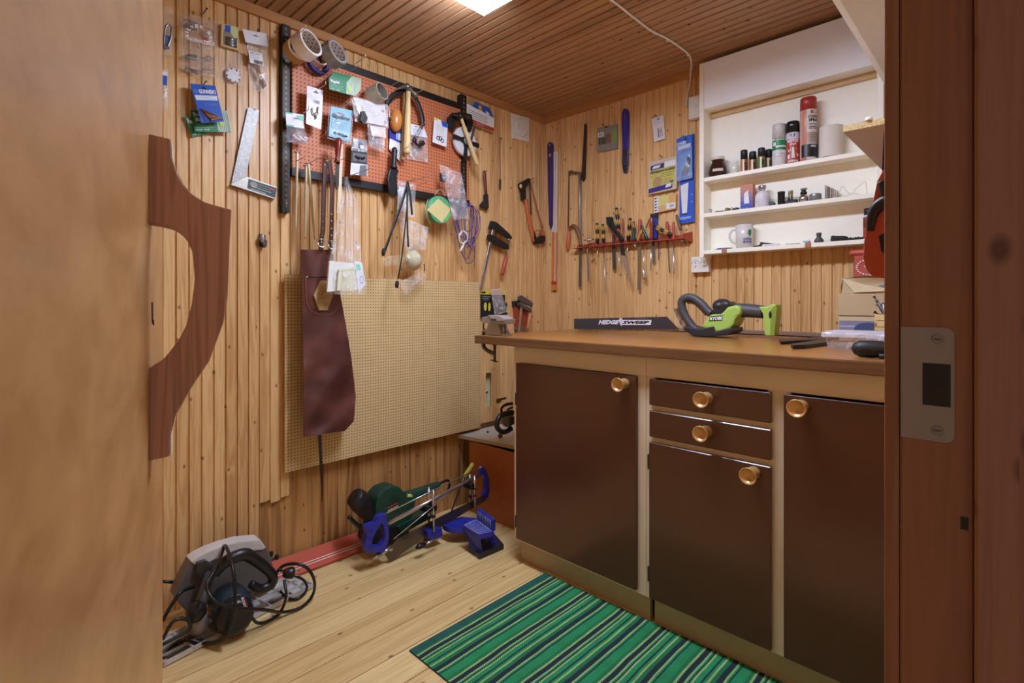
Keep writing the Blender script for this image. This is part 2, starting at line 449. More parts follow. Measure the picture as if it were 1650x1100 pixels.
# ceiling trim
t = struct('trim_1', None); t.mb().box((XL-.001, -.16, 2.107), (XL+.016, YB, ZC+.004), W_TRIM, .003).solo()
t = struct('trim_2', None); t.mb().box((XL+.016, YB-.016, 2.107), (-1.048, YB+.001, ZC+.004), W_TRIMX, .003).solo()
# right jamb with the strike plate
t = struct('trim_3', None); mb = t.mb()
mb.box((-.093, .700, 0), (-.032, .742, 2.04), W_JAMB, .002)
mb.box((-.032, .688, 0), (.16, .742, 2.04), W_JAMBX, .003)
mb.box((-.108, .702, 0), (-.093, .775, 2.06), W_JAMB, .005, seg=2)
jamb = mb.solo()
def J(px, py, y=.700): return ony(px, py, y)
mb = MB(t)
def rrect(x0, z0, x1, z1, r, corners, y):
    P = []
    for cx_, cz_, sx, sz, a0, k in ((x1, z1, -1, -1, 0, 0), (x0, z1, 1, -1, 90, 1), (x0, z0, 1, 1, 180, 2), (x1, z0, -1, 1, 270, 3)):
        if k in corners: P += [(cx_+sx*r+r*math.cos(math.radians(a0+i*15)), y, cz_+sz*r+r*math.sin(math.radians(a0+i*15))) for i in range(7)]
        else: P.append((cx_, y, cz_))
    return P
pa, pb = J(1452, 526), J(1538, 715)
STEEL_D = M('8e8684', .45, .35)
mb.prism(rrect(pa.x, pb.z, pb.x, pa.z, .008, (0, 3), .6988), (0, .0018, 0), STEEL_D)
pc, pd = J(1487, 584), J(1532, 656)
mb.prism(rrect(pc.x, pd.z, pd.x, pc.z, .001, (), .6982), (0, .001, 0), '120a08')
plate = mb.part('strike_plate', jamb, 'grey steel strike plate')
for cy in (546, 693):
    q = J(1511, cy); MB(t).lathe((q.x, .6990, q.z), (q.x, .6975, q.z), [(0, .0054), (.6, .0050), (1, .0038)], '7e7674', 16).box((q.x-.003, .6972, q.z-.0006), (q.x+.003, .698, q.z+.0006), '3a3432').part('screw', plate)
q = J(1554, 842); MB(t).prism(rrect(q.x-.003, q.z-.007, q.x+.003, q.z+.006, .001, (), .6994), (0, .001, 0), '160c08').part('screw_hole', jamb)
t = struct('trim_4', None); t.mb().box((-.095, -.085, 0), (-.03, -.056, 2.04), W_JAMB, .002).box((-.10, -.085, 2.03), (.14, .742, 2.06), W_JAMB, .002).solo()

# the open door ---------------------------------------------------
FIBRE = nt('hardboard')
def _fibre():
    m, t_, b, o = FIBRE
    g = N(t_, 'ShaderNodeNewGeometry')
    mp = N(t_, 'ShaderNodeMapping'); mp.inputs['Scale'].default_value = (7, 7, 13); t_.links.new(g.outputs['Position'], mp.inputs[0])
    n = N(t_, 'ShaderNodeTexNoise', i_Scale=1.6, i_Detail=6.0, i_Roughness=.62, i_Distortion=.4); t_.links.new(mp.outputs[0], n.inputs['Vector'])
    r = N(t_, 'ShaderNodeValToRGB'); r.color_ramp.elements[0].position = .3; r.color_ramp.elements[1].position = .72
    r.color_ramp.elements[0].color = lin('aa7a48'); r.color_ramp.elements[1].color = lin('cf9f68')
    t_.links.new(n.outputs[0], r.inputs[0]); t_.links.new(r.outputs[0], b.inputs['Base Color']); b.inputs['Roughness'].default_value = .34
    return m
FIB = _fibre()
t = struct('door_1', None)
dd = Vector((-.956, .2937, 0)).normalized(); dn = Vector((dd.y, -dd.x, 0)); dn = dn if dn.y > 0 else -dn
hg = Vector((HX, HY, 0))
def D(s, n, z): return hg + dd*s + dn*n + Vector((0, 0, z))
# where the sight line of the free edge meets the door
r = ray(262, 500); den = r[0]*dn.x + r[1]*dn.y; tt = (hg.x*dn.x+hg.y*dn.y)/den; s_edge = (Vector((r[0]*tt, r[1]*tt, 0))-hg).dot(dd)
r = ray(240, 500); den = r[0]*dn.x + r[1]*dn.y; tt = (hg.x*dn.x+hg.y*dn.y)/den; s_h = (Vector((r[0]*tt, r[1]*tt, 0))-hg).dot(dd)
mb = t.mb()
V = [D(s, n, z) for z in (.012, 2.02) for s, n in ((.015, -.04), (s_edge, -.04), (s_edge, 0), (.015, 0))]
mb.add(V, [[3, 2, 1, 0], [4, 5, 6, 7], [0, 1, 5, 4], [1, 2, 6, 5], [2, 3, 7, 6], [3, 0, 4, 7]], FIB)
door = mb.solo()
WAL = wood('walnut_handle', 'bd8c78', '845846', '6a4038', 'z', 'y', .5, 0, .5, .1, gsc=1.0, knots=False, ra=.22, rf=60.)
LIT_EDGE = M('e2cfae', .5)
def hp(px, py):          # onto the standing plane of the handle (through s_h, along the door's normal)
    r = ray(px, py); b = hg + dd*s_h; den = r[0]*dd.x+r[1]*dd.y; k = (b.x*dd.x+b.y*dd.y)/den
    return Vector((r[0]*k, r[1]*k, H+r[2]*k))
out = [(238.5, 215), (274.4, 223.4), (276, 253), (284.5, 278.6), (294, 296), (307, 310.7), (329.6, 325.4), (360.6, 334.4), (373, 337.7), (370, 394), (367, 473), (360.6, 518), (338, 580), (304.2, 630.7), (281.7, 670), (274.4, 698.3), (273.8, 735), (238.9, 743.4),
       (238.9, 594), (252, 586), (264.8, 577.2), (287.3, 549), (300, 524), (309, 490), (313.8, 450.4), (309.9, 405.4), (302, 388), (293, 377), (282, 369), (270.4, 364.8), (255, 361.5), (239.4, 359)]
P = [hp(*q) for q in out]
mb = MB(t); mb.prism(P, dd*.024, WAL, bev=.0016)
# pale strips that paint lamplight onto the edge of the hand-sawn curve
e1 = [hp(*q) for q in out[1:6]]; e2 = [hp(*q) for q in out[13:17]]
for e in (e1, e2):
    n_ = len(e); rim = [p + dn*.0006 + dd*.002 for p in e] + [p + dn*.0006 + dd*.0225 for p in e]
    mb.add(rim, [[i, i+1, n_+i+1, n_+i] for i in range(n_-1)], LIT_EDGE)
mb.part('door_handle', door, 'dark brown hand-cut wooden pull with an arched hand hole')
r = ray(245, 505); den = r[0]*dn.x + r[1]*dn.y; tt = (hg.x*dn.x+hg.y*dn.y)/den; kp = Vector((r[0]*tt, r[1]*tt, H+r[2]*tt)); ks = (kp-hg).dot(dd)
mb = MB(t); mb.prism([D(ks-.006, .0008, kp.z+.013), D(ks+.004, .0008, kp.z+.013), D(ks+.006, .0008, kp.z), D(ks+.001, .0008, kp.z-.012), D(ks-.004, .0008, kp.z-.006)], dn*-.002, '1c120c')
mb.prism([D(ks+.009, .0008, kp.z-.007), D(ks+.013, .0008, kp.z-.007), D(ks+.013, .0008, kp.z-.014), D(ks+.009, .0008, kp.z-.014)], dn*-.002, '1c120c'); mb.part('keyhole', door)

# ceiling lamp ----------------------------------------------------
LX0, LX1, LY0, LY1 = -1.355, -.56, 1.06, 1.262
t = Thing('ceiling_lamp', 'white box ceiling lamp with a glowing diffuser on the panelled ceiling', 'lamp', loc=((LX0+LX1)/2, (LY0+LY1)/2, ZC))
a = t.g(LX0, LY0, ZC); b = t.g(LX1, LY1, ZC)
mb = t.mb(); mb.box((a.x, a.y-.004, -.014), (b.x, b.y+.004, 0), 'e8e8e8', .002)
mb.part('housing')
HS = M('c4c4c4', .4)
for s_ in (0, 1):
    x = a.x-.006 if s_ == 0 else b.x
    mb = t.mb(); mb.prism([(x, a.y-.002, -.008), (x, b.y+.002, -.008), (x, b.y+.002, -.05), (x, b.y-.02, -.078), (x, a.y+.02, -.078), (x, a.y-.002, -.05)], (.006, 0, 0), HS); mb.part('end_cap')
mb = t.mb(); mb.prism([(a.x, a.y, -.014), (a.x, b.y, -.014), (a.x, b.y, -.048), (a.x, b.y-.02, -.074), (a.x, a.y+.02, -.074), (a.x, a.y, -.048)], (b.x-a.x, 0, 0), glow('lamp_diffuser', 'd8e6ff', LAMP)); mb.part('diffuser', label='bright white diffuser')

# cable on the ceiling, junction box, socket
t = Thing('power_cable', 'white power cable clipped across the ceiling and down the back wall', 'cable', loc=(-1.06, 1.6, ZC-.006))
W_PL = M('e9e6e0', .35); mb = t.mb()
c = [onz(960, -18, ZC-.007), onz(985, 0, ZC-.007), onz(1017, 25, ZC-.007), onz(1050, 50, ZC-.007), onz(1076, 63, ZC-.007), onz(1109, 87, ZC-.008)]
c = [t.inv @ p for p in c] + [t.g(-1.085, 2.30, ZC-.008), t.g(-1.108, 2.342, ZC-.014), t.g(*ony(1113, 103, YB-.022)), t.g(*ony(1112, 130, YB-.012)), t.g(*ony(1107, 155, YB-.007)), t.g(*ony(1106, 172, YB-.006))]
mb.tube(c, .0042, W_PL, n=8); mb.part('wire')
for q in (onz(985, 0, ZC-.004), onz(1076, 64, ZC-.004), onz(1109, 88, ZC-.004), ony(1106.5, 157, YB-.005)):
    q = t.inv @ q; t.mb().box(q-Vector((.006, .006, .007)), q+Vector((.006, .006, .004)), W_PL, .002).part('clip')
t = Thing('junction_box', 'white junction box beside the top of the wall shelf', 'electrical box', fr='B', at=(1119, 172))
mb = t.mb(); a = t.w(1109, 157, .034); b = t.w(1131, 187, .034); mb.box((a.x, -.034, b.z), (a.x+.072, .001, a.z), W_PL, .003); q = t.w(1122, 170, .034)
mb.part('body'); t.mb().cyl(q, q+Vector((0, -.001, 0)), .0016, '3a3a3a').part('screw')
t = Thing('wall_socket', 'white double wall socket under the left corner of the shelf', 'socket', fr='B', at=(1127, 426))
mb = t.mb(); a = t.w(1113.5, 414, .03); b = t.w(1142, 438, .03); mb.box((a.x, -.03, b.z), (b.x, .001, a.z), W_PL, .004, seg=2); mb.part('plate')
cz = (a.z+b.z)/2
for s_ in (-1, 1):
    cx = (a.x+b.x)/2 + s_*.0205
    mb = t.mb()
    V = []; Fs = []
    for i in range(11):
        an = math.radians(-5+19*i); V += [(cx+.0175*math.cos(an), -.0306, cz+.004+.0175*math.sin(an)), (cx+.016*math.cos(an), -.0306, cz+.004+.016*math.sin(an))]
    mb.add(V, [[2*i, 2*i+1, 2*i+3, 2*i+2] for i in range(10)], '6a6660')
    for d in (-1, 1): mb.cyl((cx, -.0300, cz+d*.0095), (cx, -.0312, cz+d*.0095), .0028, '2a2826', 10)
    mb.part('outlet')
# ceiling vent on the left wall
t = Thing('wall_vent', 'square white air vent with a round dish high near the corner', 'vent', at=(839, 205))
mb = t.mb(); mb.pp([(826, 182.5), (853.5, 190), (852.5, 228.5), (827, 222)], .014, .016, W_PL, .002); mb.part('plate')
q = t.w(839.5, 205, .014); t.mb().lathe(q, q+Vector((0, -.009, 0)), [(0, .052), (.5, .052), (.9, .047), (1, .044)], W_PL, 28).part('dish')
# ================================================================ bench, base cabinets, wall shelf, peg boards
CREAM = M('e3cfb4', .45, nz=.06, sc=9); BROWN = M('522f1e', .22, nz=.12, sc=6, coat=.3); BRASS = M('dcb27a', .34, .55, nz=.12, sc=120)
YD, YF = 1.498, 1.513
def knob(t, x, z, parent):
    p = t.g(x, YD, z); q = t.g(x, YD-.048, z)
    t.mb().lathe(p, q, [(0, .0165), (.1, .0175), (.2, .0160), (.3, .0155), (.36, .0168), (.42, .0155), (.6, .0165), (.82, .0195), (1, .0232), (1, .0215), (.85, .017), (.68, .008), (.66, .0005)], BRASS, 24, caps=False).part('knob', parent)
def leaf(t, name, x0, x1, z0, z1, knobs, hinges=(), par=None):
    a, b = t.g(x0, YD, z0), t.g(x1, YF, z1)
    d = t.mb().box(a, b, BROWN, .002).part(name, par)
    for kx, kz in knobs: knob(t, kx, kz, d)
    for hz in hinges:
        p = t.g(x0, YD+.002, hz); t.mb().box(p+Vector((-.006, -.001, -.024)), p+Vector((.002, .010, .024)), '2a1c16', .001).part('hinge', d)
def carcass(t, x0, x1, openings):
    """painted face frame around the openings, sides, floor and a recessed plinth"""
    mb = t.mb()
    for xa, xb in ((x0, x0+.018), (x1-.018, x1)): mb.box(t.g(xa, YF+.019, .087), t.g(xb, 2.325, .864), CREAM)
    mb.box(t.g(x0, YF+.019, .087), t.g(x1, 2.325, .105), CREAM)
    mb.box(t.g(x0, 2.315, .087), t.g(x1, 2.325, .864), CREAM)
    mb.box(t.g(x0+.018, YF+.019, .85), t.g(x1-.018, 2.315, .864), CREAM)
    mb.part('carcass')
    mb = t.mb()
    xs = sorted(openings, key=lambda o: o[0])
    mb.box(t.g(x0, YF, .800), t.g(x1, YF+.019, .866), CREAM, .001); mb.box(t.g(x0, YF, .086), t.g(x1, YF+.019, .112), CREAM, .001)
    c = [x0] + [v for o in xs for v in o] + [x1]
    for i in range(0, len(c), 2): mb.box(t.g(c[i], YF, .112), t.g(c[i+1], YF+.019, .800), CREAM, .001)
    mb.part('face_frame')
    t.mb().box(t.g(x0+.015, 1.538, 0), t.g(x1, 1.556, .0865), M('b7a284', .5), .001).part('plinth')
t = Thing('base_cabinet', 'cream base cabinet with one tall brown door at the left end of the workbench', 'cabinet', fr='B', loc=(-1.164, 1.9, 0))
carcass(t, -1.462, -.8668, [(-1.428, -.91)])
q_ = ony(995, 620, YD-.046); leaf(t, 'door', -1.440, -.896, .099, .799, [(q_.x, q_.z)], (.655, .165))
t = Thing('base_cabinet', 'cream base cabinet with two brown drawers and two brown doors under the worktop', 'cabinet', fr='B', loc=(-.49, 1.9, 0))
carcass(t, -.8660, -.102, [(-.835, -.494), (-.437, -.114)])
t.mb().box(t.g(-.835, YF, .692), t.g(-.494, YF+.019, .718), CREAM).box(t.g(-.835, YF, .592), t.g(-.494, YF+.019, .614), CREAM).part('drawer_rail')
kx = lambda px, py: ony(px, py, YD-.046)
for nm, z0, z1, k in (('drawer', .713, .796, (1129, 644)), ('drawer', .612, .695, (1128, 699))):
    q = kx(*k); leaf(t, nm, -.848, -.482, z0, z1, [(q.x, q.z)])
q = kx(1205, 767); leaf(t, 'door', -.849, -.482, .095, .594, [(q.x, q.z)], (.53, .17))
q = kx(1283, 658); leaf(t, 'door', -.450, -.104, .094, .796, [(q.x, q.z)])
TOPW = wood('oak_laminate', 'ac7238', '845424', '4a2a14', 'x', 'y', .6, 0, .30, .1, gsc=.8, knots=False, bumpy=.05)
EDGE = wood('worktop_edge', '7c5434', '54351e', '4a2a14', 'x', 'z', .6, 0, .42, .1, gsc=.8, knots=False)
t = Thing('worktop', 'long brown wood worktop resting on the cream base cabinets', 'worktop', fr='B', loc=(-.88, 1.9, .9))
mb = t.mb(); mb.box(t.g(-1.665, 1.478, .8665), t.g(-.101, 2.345, .8995), EDGE, .003, seg=2)
a, b = t.g(-1.661, 1.482, .9), t.g(-.104, 2.342, .9); mb.add([(a.x, a.y, 0), (b.x, a.y, 0), (b.x, b.y, 0), (a.x, b.y, 0)], [[0, 1, 2, 3]], TOPW); mb.solo()
t = Thing('batten', 'grey-brown wooden batten along the wall at the back of the worktop', 'batten', fr='B', loc=(-.88, YB, .9))
t.mb().box(t.g(-1.50, 2.347, .902), t.g(-.101, YB+.001, .919), M('8d7260', .5, nz=.2), .002).solo()

# wall shelf -------------------------------------------------------
SHW = M('fbf6e8', .42, nz=.04); WHT = M('f8f8fb', .35, nz=.03); YS = 2.279
t = Thing('wall_shelf', 'cream open wall shelf with three boards and a white panel across its top', 'shelf', fr='B', loc=(-.718, YB, 1.25))
def bx(nm, x0, y0, z0, x1, y1, z1, m, bev=.0008, lab=None): return t.mb().box(t.g(x0, y0, z0), t.g(x1, y1, z1), m, bev).part(nm, label=lab)
bx('back_panel', -1.018, 2.358, 1.262, -.3695, 2.3695, 2.10, SHW)
bx('side_panel', -1.037, YS, 1.245, -1.0165, 2.3693, 2.119, SHW); bx('side_panel', -.370, YS, 1.245, -.350, 2.3693, 2.119, SHW)
for z in (1.601, 1.440, 1.274): bx('shelf_board', -1.016, YS+.001, z-.017, -.3705, 2.3575, z, SHW)
bx('top_panel', -1.016, YS+.0005, 1.909, -.3705, YS+.018, 2.118, WHT, lab='white front panel')
bx('top_board', -1.016, YS+.019, 1.909, -.3705, 2.3575, 1.925, SHW)
bx('rail', -1.016, 2.347, 1.884, -.3705, 2.3575, 1.9085, M('c9a878', .5))
for px, py in ((1167, 402), (1302, 394)):
    q = ony(px, py, YS); bx('clip', q.x-.011, YS-.0015, 1.258, q.x+.011, YS+.0005, 1.277, M('a97a58', .5))
t = Thing('wall_cabinet', 'white cabinet hung high on the right, cut off by the door frame', 'cabinet', fr='B', loc=(-.21, 1.7, 1.79))
t.mb().box(t.g(-.318, 1.15, 1.79), t.g(-.1005, 2.276, 2.10), M('d8cfc6', .45), .001).part('body')
for y0, y1 in ((1.152, 1.71), (1.714, 2.274)): t.mb().box(t.g(-.334, y0, 1.793), t.g(-.3185, y1, 2.098), WHT, .001).part('door')
CHIP = nt('chipboard')
def _chip():
    m, t_, b, o = CHIP
    g = N(t_, 'ShaderNodeNewGeometry'); v = N(t_, 'ShaderNodeTexVoronoi', i_Scale=900.0); t_.links.new(g.outputs['Position'], v.inputs['Vector'])
    r = N(t_, 'ShaderNodeValToRGB'); e = r.color_ramp.elements; e[0].position = .1; e[0].color = lin('6d5030'); e[1].position = .55; e[1].color = lin('d9bd8a')
    t_.links.new(v.outputs['Color'], r.inputs[0]); t_.links.new(r.outputs[0], b.inputs['Base Color']); b.inputs['Roughness'].default_value = .7
    return m
CHIPM = _chip()
t = Thing('chipboard_shelf', 'chipboard shelf with a white underside on the right beside the paper roll', 'shelf', fr='B', loc=(-.21, 1.9, 1.48))
a, b = t.g(-.326, 1.56, 1.480), t.g(-.1005, 2.276, 1.496)
mb = t.mb(); mb.box(a, b, CHIPM, .0004); e = .0005
mb.add([(a.x, a.y+.001, a.z-e), (b.x, a.y+.001, a.z-e), (b.x, b.y, a.z-e), (a.x, b.y, a.z-e)], [[3, 2, 1, 0]], M('b79f92', .45)); mb.add([(a.x, a.y+.001, b.z+e), (b.x, a.y+.001, b.z+e), (b.x, b.y, b.z+e), (a.x, b.y, b.z+e)], [[0, 1, 2, 3]], M('e0d8cc', .45)); mb.solo()

# peg boards --------------------------------------------------------
BLK = M('19120f', .5, 0, nz=.2)
PEG_B = pegboard('beige_pegboard', 'd9b985', '4a2e14', .0127, .0023, 'y', .825, .39)
t = Thing('pegboard', 'large beige pegboard leaning flat on the left wall below the orange tool board', 'pegboard', at=(612, 600))
mb = t.mb()
a = t.g(XL+.022, .819, .389); b = t.g(XL+.027, 1.827, 1.147); mb.box(a, b, M('c9a672', .6), .0004)
e = -.0004 + min(a.y, b.y); mb.add([(a.x, e, a.z), (b.x, e, a.z), (b.x, e, b.z), (a.x, e, b.z)], [[0, 1, 2, 3]], PEG_B); mb.part('panel')
for y in (.835, 1.32, 1.81):
    for z in (.402, 1.132):
        p = t.g(XL+.022, y, z); t.mb().cyl(p, p+Vector((0, .0205, 0)), .007, 'cbb48a').part('spacer')
def zz(px, py, o=.026): return onx(px, py, XL+o)
t = Thing('tool_board', 'orange pegboard tool panel on black steel rails, full of hanging tools', 'tool panel', at=(605, 200))
PEG_O = pegboard('orange_pegboard', 'c9764e', '3a180c', .0158, .0029, 'y', .858, 1.5)
zt = zz(742.7, 176).z; zbm = zz(560, 287).z; yl = .848; yr = 1.752
mb = t.mb(); a = t.g(XL+.020, yl, zbm); b = t.g(XL+.0255, yr, zt); mb.box(a, b, M('c07048', .6), .0004)
e = -.0004 + min(a.y, b.y); mb.add([(a.x, e, a.z), (b.x, e, a.z), (b.x, e, b.z), (a.x, e, b.z)], [[0, 1, 2, 3]], PEG_O); mb.part('panel', label='orange perforated panel')
for z in (zt, zbm):
    z0, z1 = (z-.003, z+.028) if z == zt else (z-.030, z+.003)
    t.mb().box(t.g(XL+.008, yl-.002, z0), t.g(XL+.0285, yr+.002, z1), BLK, .001).part('rail', label='black steel rail')
for (xa, ya), (xb, yb) in (((455, 43), (467, 343)), ((742.7, 151), (752, 345))):
    mb = t.mb(); p = onx(xa, ya, XL+.03); q = onx(xb, yb, XL+.03); zb_ = q.z
    zt_ = 2.104 if xa < 500 else p.z
    mb.box(t.g(XL, p.y, zb_), t.g(XL+.0305, q.y, zt_), BLK, .001)
    z = zb_+.02
    while z < zt_-.02:
        yc = (p.y+q.y)/2
        c0 = t.g(XL+.0307, yc-.004, z); c1 = t.g(XL+.0307, yc+.004, z+.011); mb.add([c0, (c1.x, c0.y, c0.z), c1, (c0.x, c0.y, c1.z)], [[0, 1, 2, 3]], '86643f'); z += .0205
    u_ = mb.part('upright', label='black slotted steel upright')
    for z in (zb_+.035, zt_-.04):
        s_ = t.g(XL+.0305, (p.y+q.y)/2, z); t.mb().lathe(s_, s_+Vector((0, -.003, 0)), [(0, .005), (.6, .0045), (1, .002)], M('b8b4b0', .3, .8), 10).part('screw', u_)
# low board and orange box in the gap behind the cabinet ---------------
t = Thing('low_shelf', 'low white-topped board in the gap between the wall and the base cabinet', 'shelf', loc=(XL, 1.9, .37))
mb = t.mb(); pts = [(XL+.001, 1.695), (-1.466, 1.775), (-1.466, 2.36), (XL+.001, 2.36)]
P = [t.g(x, y, .372) for x, y in pts]; mb.prism(P, (0, 0, -.017), M('b09a78', .5)); mb.add([p+Vector((0, 0, .0004)) for p in P], [[0, 1, 2, 3]], M('cdc7c0', .4)); mb.solo()
t = Thing('storage_box', 'orange-brown panel box standing under the low white board beside the cabinet', 'box', loc=(-1.72, 1.75, 0))
mb = t.mb(); mb.box(t.g(-1.968, 1.712, .001), t.g(-1.467, 1.727, .349), M('a85a2a', .4, nz=.12), .001).part('front_panel', label='orange-brown front panel')
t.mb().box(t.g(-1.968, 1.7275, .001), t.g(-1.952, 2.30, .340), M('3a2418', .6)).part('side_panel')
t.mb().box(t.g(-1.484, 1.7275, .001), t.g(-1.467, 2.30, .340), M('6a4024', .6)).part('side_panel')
# rug ------------------------------------------------------------------
def _rug():
    m, t_, b, o = nt('woven_rug')
    g = N(t_, 'ShaderNodeNewGeometry'); sp = N(t_, 'ShaderNodeSeparateXYZ'); t_.links.new(g.outputs['Position'], sp.inputs[0])
    def mth(op, a, bv=None, c=None):
        n = N(t_, 'ShaderNodeMath', operation=op)
        for i, v in enumerate((a, bv, c)):
            if v is None: continue
            if isinstance(v, (int, float)): n.inputs[i].default_value = v
            else: t_.links.new(v, n.inputs[i])
        return n.outputs[0]
    # slightly wandering rows
    n0 = N(t_, 'ShaderNodeTexNoise', i_Scale=6.0, i_Detail=2.0); t_.links.new(g.outputs['Position'], n0.inputs['Vector'])
    x = mth('ADD', sp.outputs[0], mth('MULTIPLY_ADD', n0.outputs[0], .010, -.005))
    zig = mth('MULTIPLY', mth('PINGPONG', sp.outputs[1], .004), .6)
    x = mth('ADD', x, zig)
    ph = mth('FRACT', mth('DIVIDE', mth('ADD', x, 1.302), .148))
    r = N(t_, 'ShaderNodeValToRGB'); r.color_ramp.interpolation = 'CONSTANT'
    G, K, Yl, G2 = '208c56', '142a34', '98bc76', '187544'
    stops = [(0, G), (.17, G2), (.24, Yl), (.285, K), (.385, Yl), (.415, G), (.445, K), (.475, Yl), (.51, G), (.60, K), (.635, G), (.68, Yl), (.72, G2), (.80, K), (.90, Yl), (.935, G), (.965, K)]
    e = r.color_ramp.elements
    while len(e) < len(stops): e.new(.5)
    for i, (p, c) in enumerate(stops): e[i].position = p; e[i].color = lin(c)
    t_.links.new(ph, r.inputs[0])
    # dark border at the short end
    edge = mth('LESS_THAN', sp.outputs[0], -1.272)
    m0 = N(t_, 'ShaderNodeMix', data_type='RGBA'); m0.inputs[7].default_value = lin('1d5a50'); t_.links.new(edge, m0.inputs[0]); t_.links.new(r.outputs[0], m0.inputs[6])
    # weave
    cx = N(t_, 'ShaderNodeCombineXYZ'); t_.links.new(mth('MULTIPLY', sp.outputs[0], 420), cx.inputs[0]); t_.links.new(mth('MULTIPLY', sp.outputs[1], 250), cx.inputs[1])
    n1 = N(t_, 'ShaderNodeTexNoise', i_Scale=1.0, i_Detail=2.0); t_.links.new(cx.outputs[0], n1.inputs['Vector'])
    n2 = N(t_, 'ShaderNodeTexNoise', i_Scale=14.0, i_Detail=2.0); t_.links.new(g.outputs['Position'], n2.inputs['Vector'])
    hs = N(t_, 'ShaderNodeHueSaturation'); t_.links.new(mth('ADD', mth('MULTIPLY_ADD', n1.outputs[0], 1.5, .1), mth('MULTIPLY_ADD', n2.outputs[0], .6, -.25)), hs.inputs['Value']); t_.links.new(m0.outputs[2], hs.inputs['Color'])
    t_.links.new(hs.outputs[0], b.inputs['Base Color']); b.inputs['Roughness'].default_value = .9
    bp = N(t_, 'ShaderNodeBump', i_Strength=.6, i_Distance=.003); t_.links.new(n1.outputs[0], bp.inputs['Height']); t_.links.new(bp.outputs[0], b.inputs['Normal'])
    return m
t = Thing('rug', 'green striped woven rug lying on the pine floor in front of the cabinets', 'rug', fr='B', loc=(-.8, 1.2, 0))
RUG = _rug(); mb = t.mb()
def rg(u, v):
    x = -1.302 + u*1.13; y = .897 + v*(.620+.018*u); return t.g(x, y, .0055 + .0012*math.sin(9*u)*math.sin(5*v))
mb.sheet(rg, 40, 14, RUG)
rim = [rg(i/40, 0) for i in range(41)] + [rg(1, j/14) for j in range(1, 15)] + [rg(1-i/40, 1) for i in range(1, 41)] + [rg(0, 1-j/14) for j in range(1, 14)]
n = len(rim); mb.add(rim + [Vector((p.x, p.y, .0006)) for p in rim], [[i, n+i, n+(i+1) % n, (i+1) % n] for i in range(n)], M('173a3c', .9)); mb.solo()
# ================================================================ left wall: packets, tools and the apron
WIRE = M('b9b4ae', .3, .85); STEEL = M('a9a9ac', .28, .9, nz=.15); DSTEEL = M('4a4644', .35, .8); BLACK = M('1c1b1d', .45); RUB = M('17171a', .6)
PAPER = M('e9e8ee', .6, nz=.03); FILM = film('ffffff', .22, .1); FILM2 = film('f2f2f6', .42, .12); INK = M('3a3a44', .6); GREY = M('8f8f96', .5); LGREY = M('c9c9d0', .5)
LWD = M('e0c48c', .5, nz=.12, sc=90); GREEN = M('1f7a4c', .5); BLUE = M('2456b8', .45); RED = M('b8382c', .45)
def hook(px, py, L, label, at0=.026, group=None):
    group = 'wire hooks on the orange tool board'
    if not any(k in label for k in ('apron straps', 'plastic bag', 'black straps')): L *= .6
    """bent wire peg: a leg down the board, an arm into the room, a turned-up tip. px,py = where the arm ends"""
    t = Thing('hanging_hook', label, 'hook', at=(px, py, at0+L), group=group)
    # root at the board
    e = t.w(px, py, at0+L); b = Vector((e.x, -at0, e.z-.004))
    t.loc = t.mat @ b; t.mat = Matrix.Translation(t.loc) @ Matrix.Rotation(t.rz, 4, 'Z'); t.inv = t.mat.inverted()
    t.mb().tube([(0, .002, 0), (0, -.004, 0), (0, -L*.5, 0), (0, -L+.004, .001), (0, -L, .004), (0, -L-.001, .012)], .0014, WIRE, n=6, sub=3).solo()
def nail(t, px, py, L, r=.0016): 
    p = t.w(px, py, 0); return t.mb().cyl(Vector((p.x, .002, p.z)), Vector((p.x, -L, p.z+.002)), r, DSTEEL, 8).cyl(Vector((p.x, -L, p.z+.002)), Vector((p.x, -L-.001, p.z+.002)), r*2.2, DSTEEL, 8)
def Q(t, pts, o): 
    o = o if isinstance(o, (list, tuple)) else [o]*4
    q = Quad([t.w(x, y, k) for (x, y), k in zip(pts, o)])
    n = (q.c[3]-q.c[0]).cross(q.c[1]-q.c[0]).normalized(); q.n = n if n.y < 0 else -n; return q
def euro(u, v, s=1.): return ('p', [(u-.17*s, v), (u-.06*s, v-.012), (u-.03*s, v-.05), (u+.03*s, v-.05), (u+.06*s, v-.012), (u+.17*s, v), (u+.17*s, v+.03), (u-.17*s, v+.03)], BLACK)

# --- things seen past the edge of the door
t = Thing('carabiner', 'chrome snap hook in a clear packet at the edge of the door, higher up', 'hook', at=(268, 60))
mb = t.mb(); q = Q(t, [(245, 5), (279, 14), (277, 90), (245, 84)], .012); pillow(mb, q, .010, FILM, 6, 8, 1); mb.part('packet')
mb = t.mb(); mb.tp([(270, 78, .02), (264, 72, .02), (266, 48, .02), (270, 40, .02), (276, 44, .02), (275, 62, .02), (270, 76, .02)], .0035, STEEL); mb.part('snap_hook'); mb = t.mb(); q2 = Q(t, [(252, 52), (274, 58), (273, 80), (252, 76)], .014); slab(mb, q2, .001, BLUE); mb.part('label', label='blue label')
t = Thing('packet', 'small clear packet with a blue and white label at the edge of the door', 'packet', at=(264, 140))
mb = t.mb(); q = Q(t, [(248, 108), (271, 112), (271, 178), (248, 174)], .010); pillow(mb, q, .006, FILM2, 6, 8, 2); mb.part('bag')
mb = t.mb(); q = Q(t, [(250, 112), (270, 116), (269, 138), (250, 134)], .018); slab(mb, q, .001, PAPER); decor(mb, q, [('r', 0, .3, 1, 1, BLUE)]); mb.part('label')
